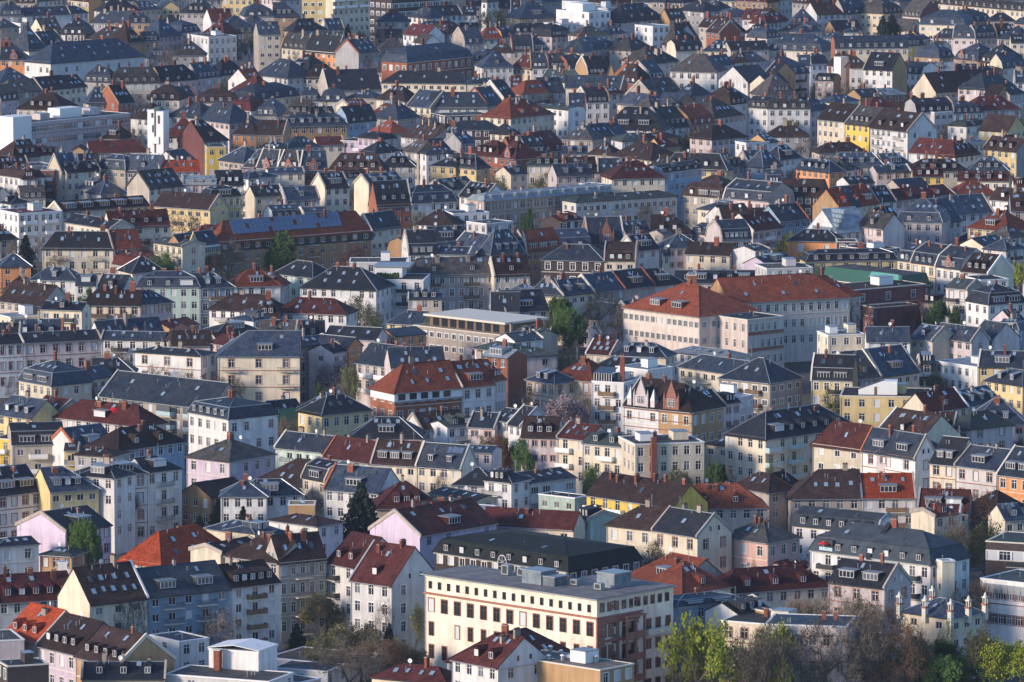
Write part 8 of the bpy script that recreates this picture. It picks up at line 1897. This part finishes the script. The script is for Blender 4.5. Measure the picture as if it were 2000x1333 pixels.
# brick red house white band
h=find('brick red house')
if h: small('white_band',lambda b:(b.box(-h.L/2-.06,h.L/2+.06,-.12,-.01,h.Z-2.5,h.Z-.6,m_white),[b.box(-h.L/2+1+i*3.2,-h.L/2+3+i*3.2,-.18,-.121,h.Z-2.3,h.Z-.8,m_glass) for i in range(int(h.L/3.2))],b.box(-h.L/2-.1,-h.L/2-.01,-.1,h.D,h.Z-2.5,h.Z-.6,m_white),b.box(-h.L/2-.5,h.L/2+.3,-.8,-.01,h.Z-2.85,h.Z-2.55,m_metal)),h.root)
# lilac curved gable wall, red awning
h=find('sunk terrace and red awning')
if h: small('red_awning',lambda b:[b.poly([(2+math.cos(a)*2,1.5,h.Z+1+math.sin(a)*1.6),(2+math.cos(a+.5)*2,1.5,h.Z+1+math.sin(a+.5)*1.6),(2+math.cos(a+.5)*2,3,h.Z+1.6+math.sin(a+.5)*1.6),(2+math.cos(a)*2,3,h.Z+1.6+math.sin(a)*1.6)],m_red) for a in (0,.5,1.)],h.root)
# iron balcony stack on the sand coloured house
h=find('central stack of iron balconies')
if 0: small('iron_post',lambda b:b.bar((0,-1.45,0),(0,-1.45,h.Z-3.4),.09,m_lstone,6),h.root)
for hh in HOUSES:
    if 'vine covered wall' in hh.label:
        rnd=random.Random(4); b=MB()
        for i in range(420):
            x=rnd.uniform(-.05,.48)*hh.L; z=rnd.uniform(2,hh.Z-1); p=Vector((x,-.08,z))
            for k in range(3):
                q=p+Vector((rnd.gauss(0,.4),0,rnd.uniform(.3,.9))); b.bar(p,q,.028,bark,3); p=q
        b.obj('climbing_vine',hh.root)
# a person leaning out of a window of the blue grey block
h=find('blue grey apartment block')
if h:
    e=empty('person',(0,0,0)); bpy.context.view_layer.update(); M=h.root.matrix_world
    cx_=h.L/5*(1+.5)-h.L/2; wz=h.Z-3*3+.7
    e.location=M@Vector((cx_,-.02,wz)); e.rotation_euler=h.root.rotation_euler
    tag(e,'person in a white shirt leaning out of a window of the blue grey block','person')
    V_=[((0,.22,-.75),.13),((0,.16,-.45),.14),((0,.10,0),.15),((0,0,.30),.17),((0,-.06,.48),.07),((0,-.10,.60),.10),((0,-.11,.72),.10),
        ((-.2,0,.38),.07),((-.32,-.12,.12),.055),((-.15,-.26,.02),.045),((.2,0,.38),.07),((.32,-.12,.12),.055),((.15,-.26,.02),.045),((-.1,.25,-1.1),.08),((.1,.25,-1.1),.08)]
    E_=[(0,1),(1,2),(2,3),(3,4),(4,5),(5,6),(3,7),(7,8),(8,9),(3,10),(10,11),(11,12),(0,13),(0,14)]
    me=bpy.data.meshes.new('body'); me.from_pydata([v for v,r in V_],E_,[]); bo=put('body',me,e)
    sk=bo.modifiers.new('skin','SKIN'); 
    for i,(v,r) in enumerate(V_): me.skin_vertices[0].data[i].radius=(r,r*.8)
    me.skin_vertices[0].data[0].use_root=True; sb=bo.modifiers.new('sub','SUBSURF'); sb.levels=1; sb.render_levels=1
    me.materials.append(plain('shirt_and_skin',(.62,.55,.52),.8))
    small('hair',lambda b:b.bar((0,-.07,.70),(0,-.05,.84),.11,m_dark,8,.07),e)
# haze over the city
hz=bpy.data.materials.new('haze_air'); hz.use_nodes=True; nn=hz.node_tree; nn.nodes.remove(nn.nodes['Principled BSDF'])
pv=nn.nodes.new('ShaderNodeVolumePrincipled'); pv.inputs['Density'].default_value=HAZE; pv.inputs['Color'].default_value=(.62,.72,.95,1); pv.inputs['Anisotropy'].default_value=.2
nn.links.new(pv.outputs[0],nn.nodes['Material Output'].inputs['Volume'])
if HAZE>0:
    b=MB(); b.box(-2500,2500,-60,6000,-1,232,hz); o=b.obj('haze'); o['kind']='stuff'
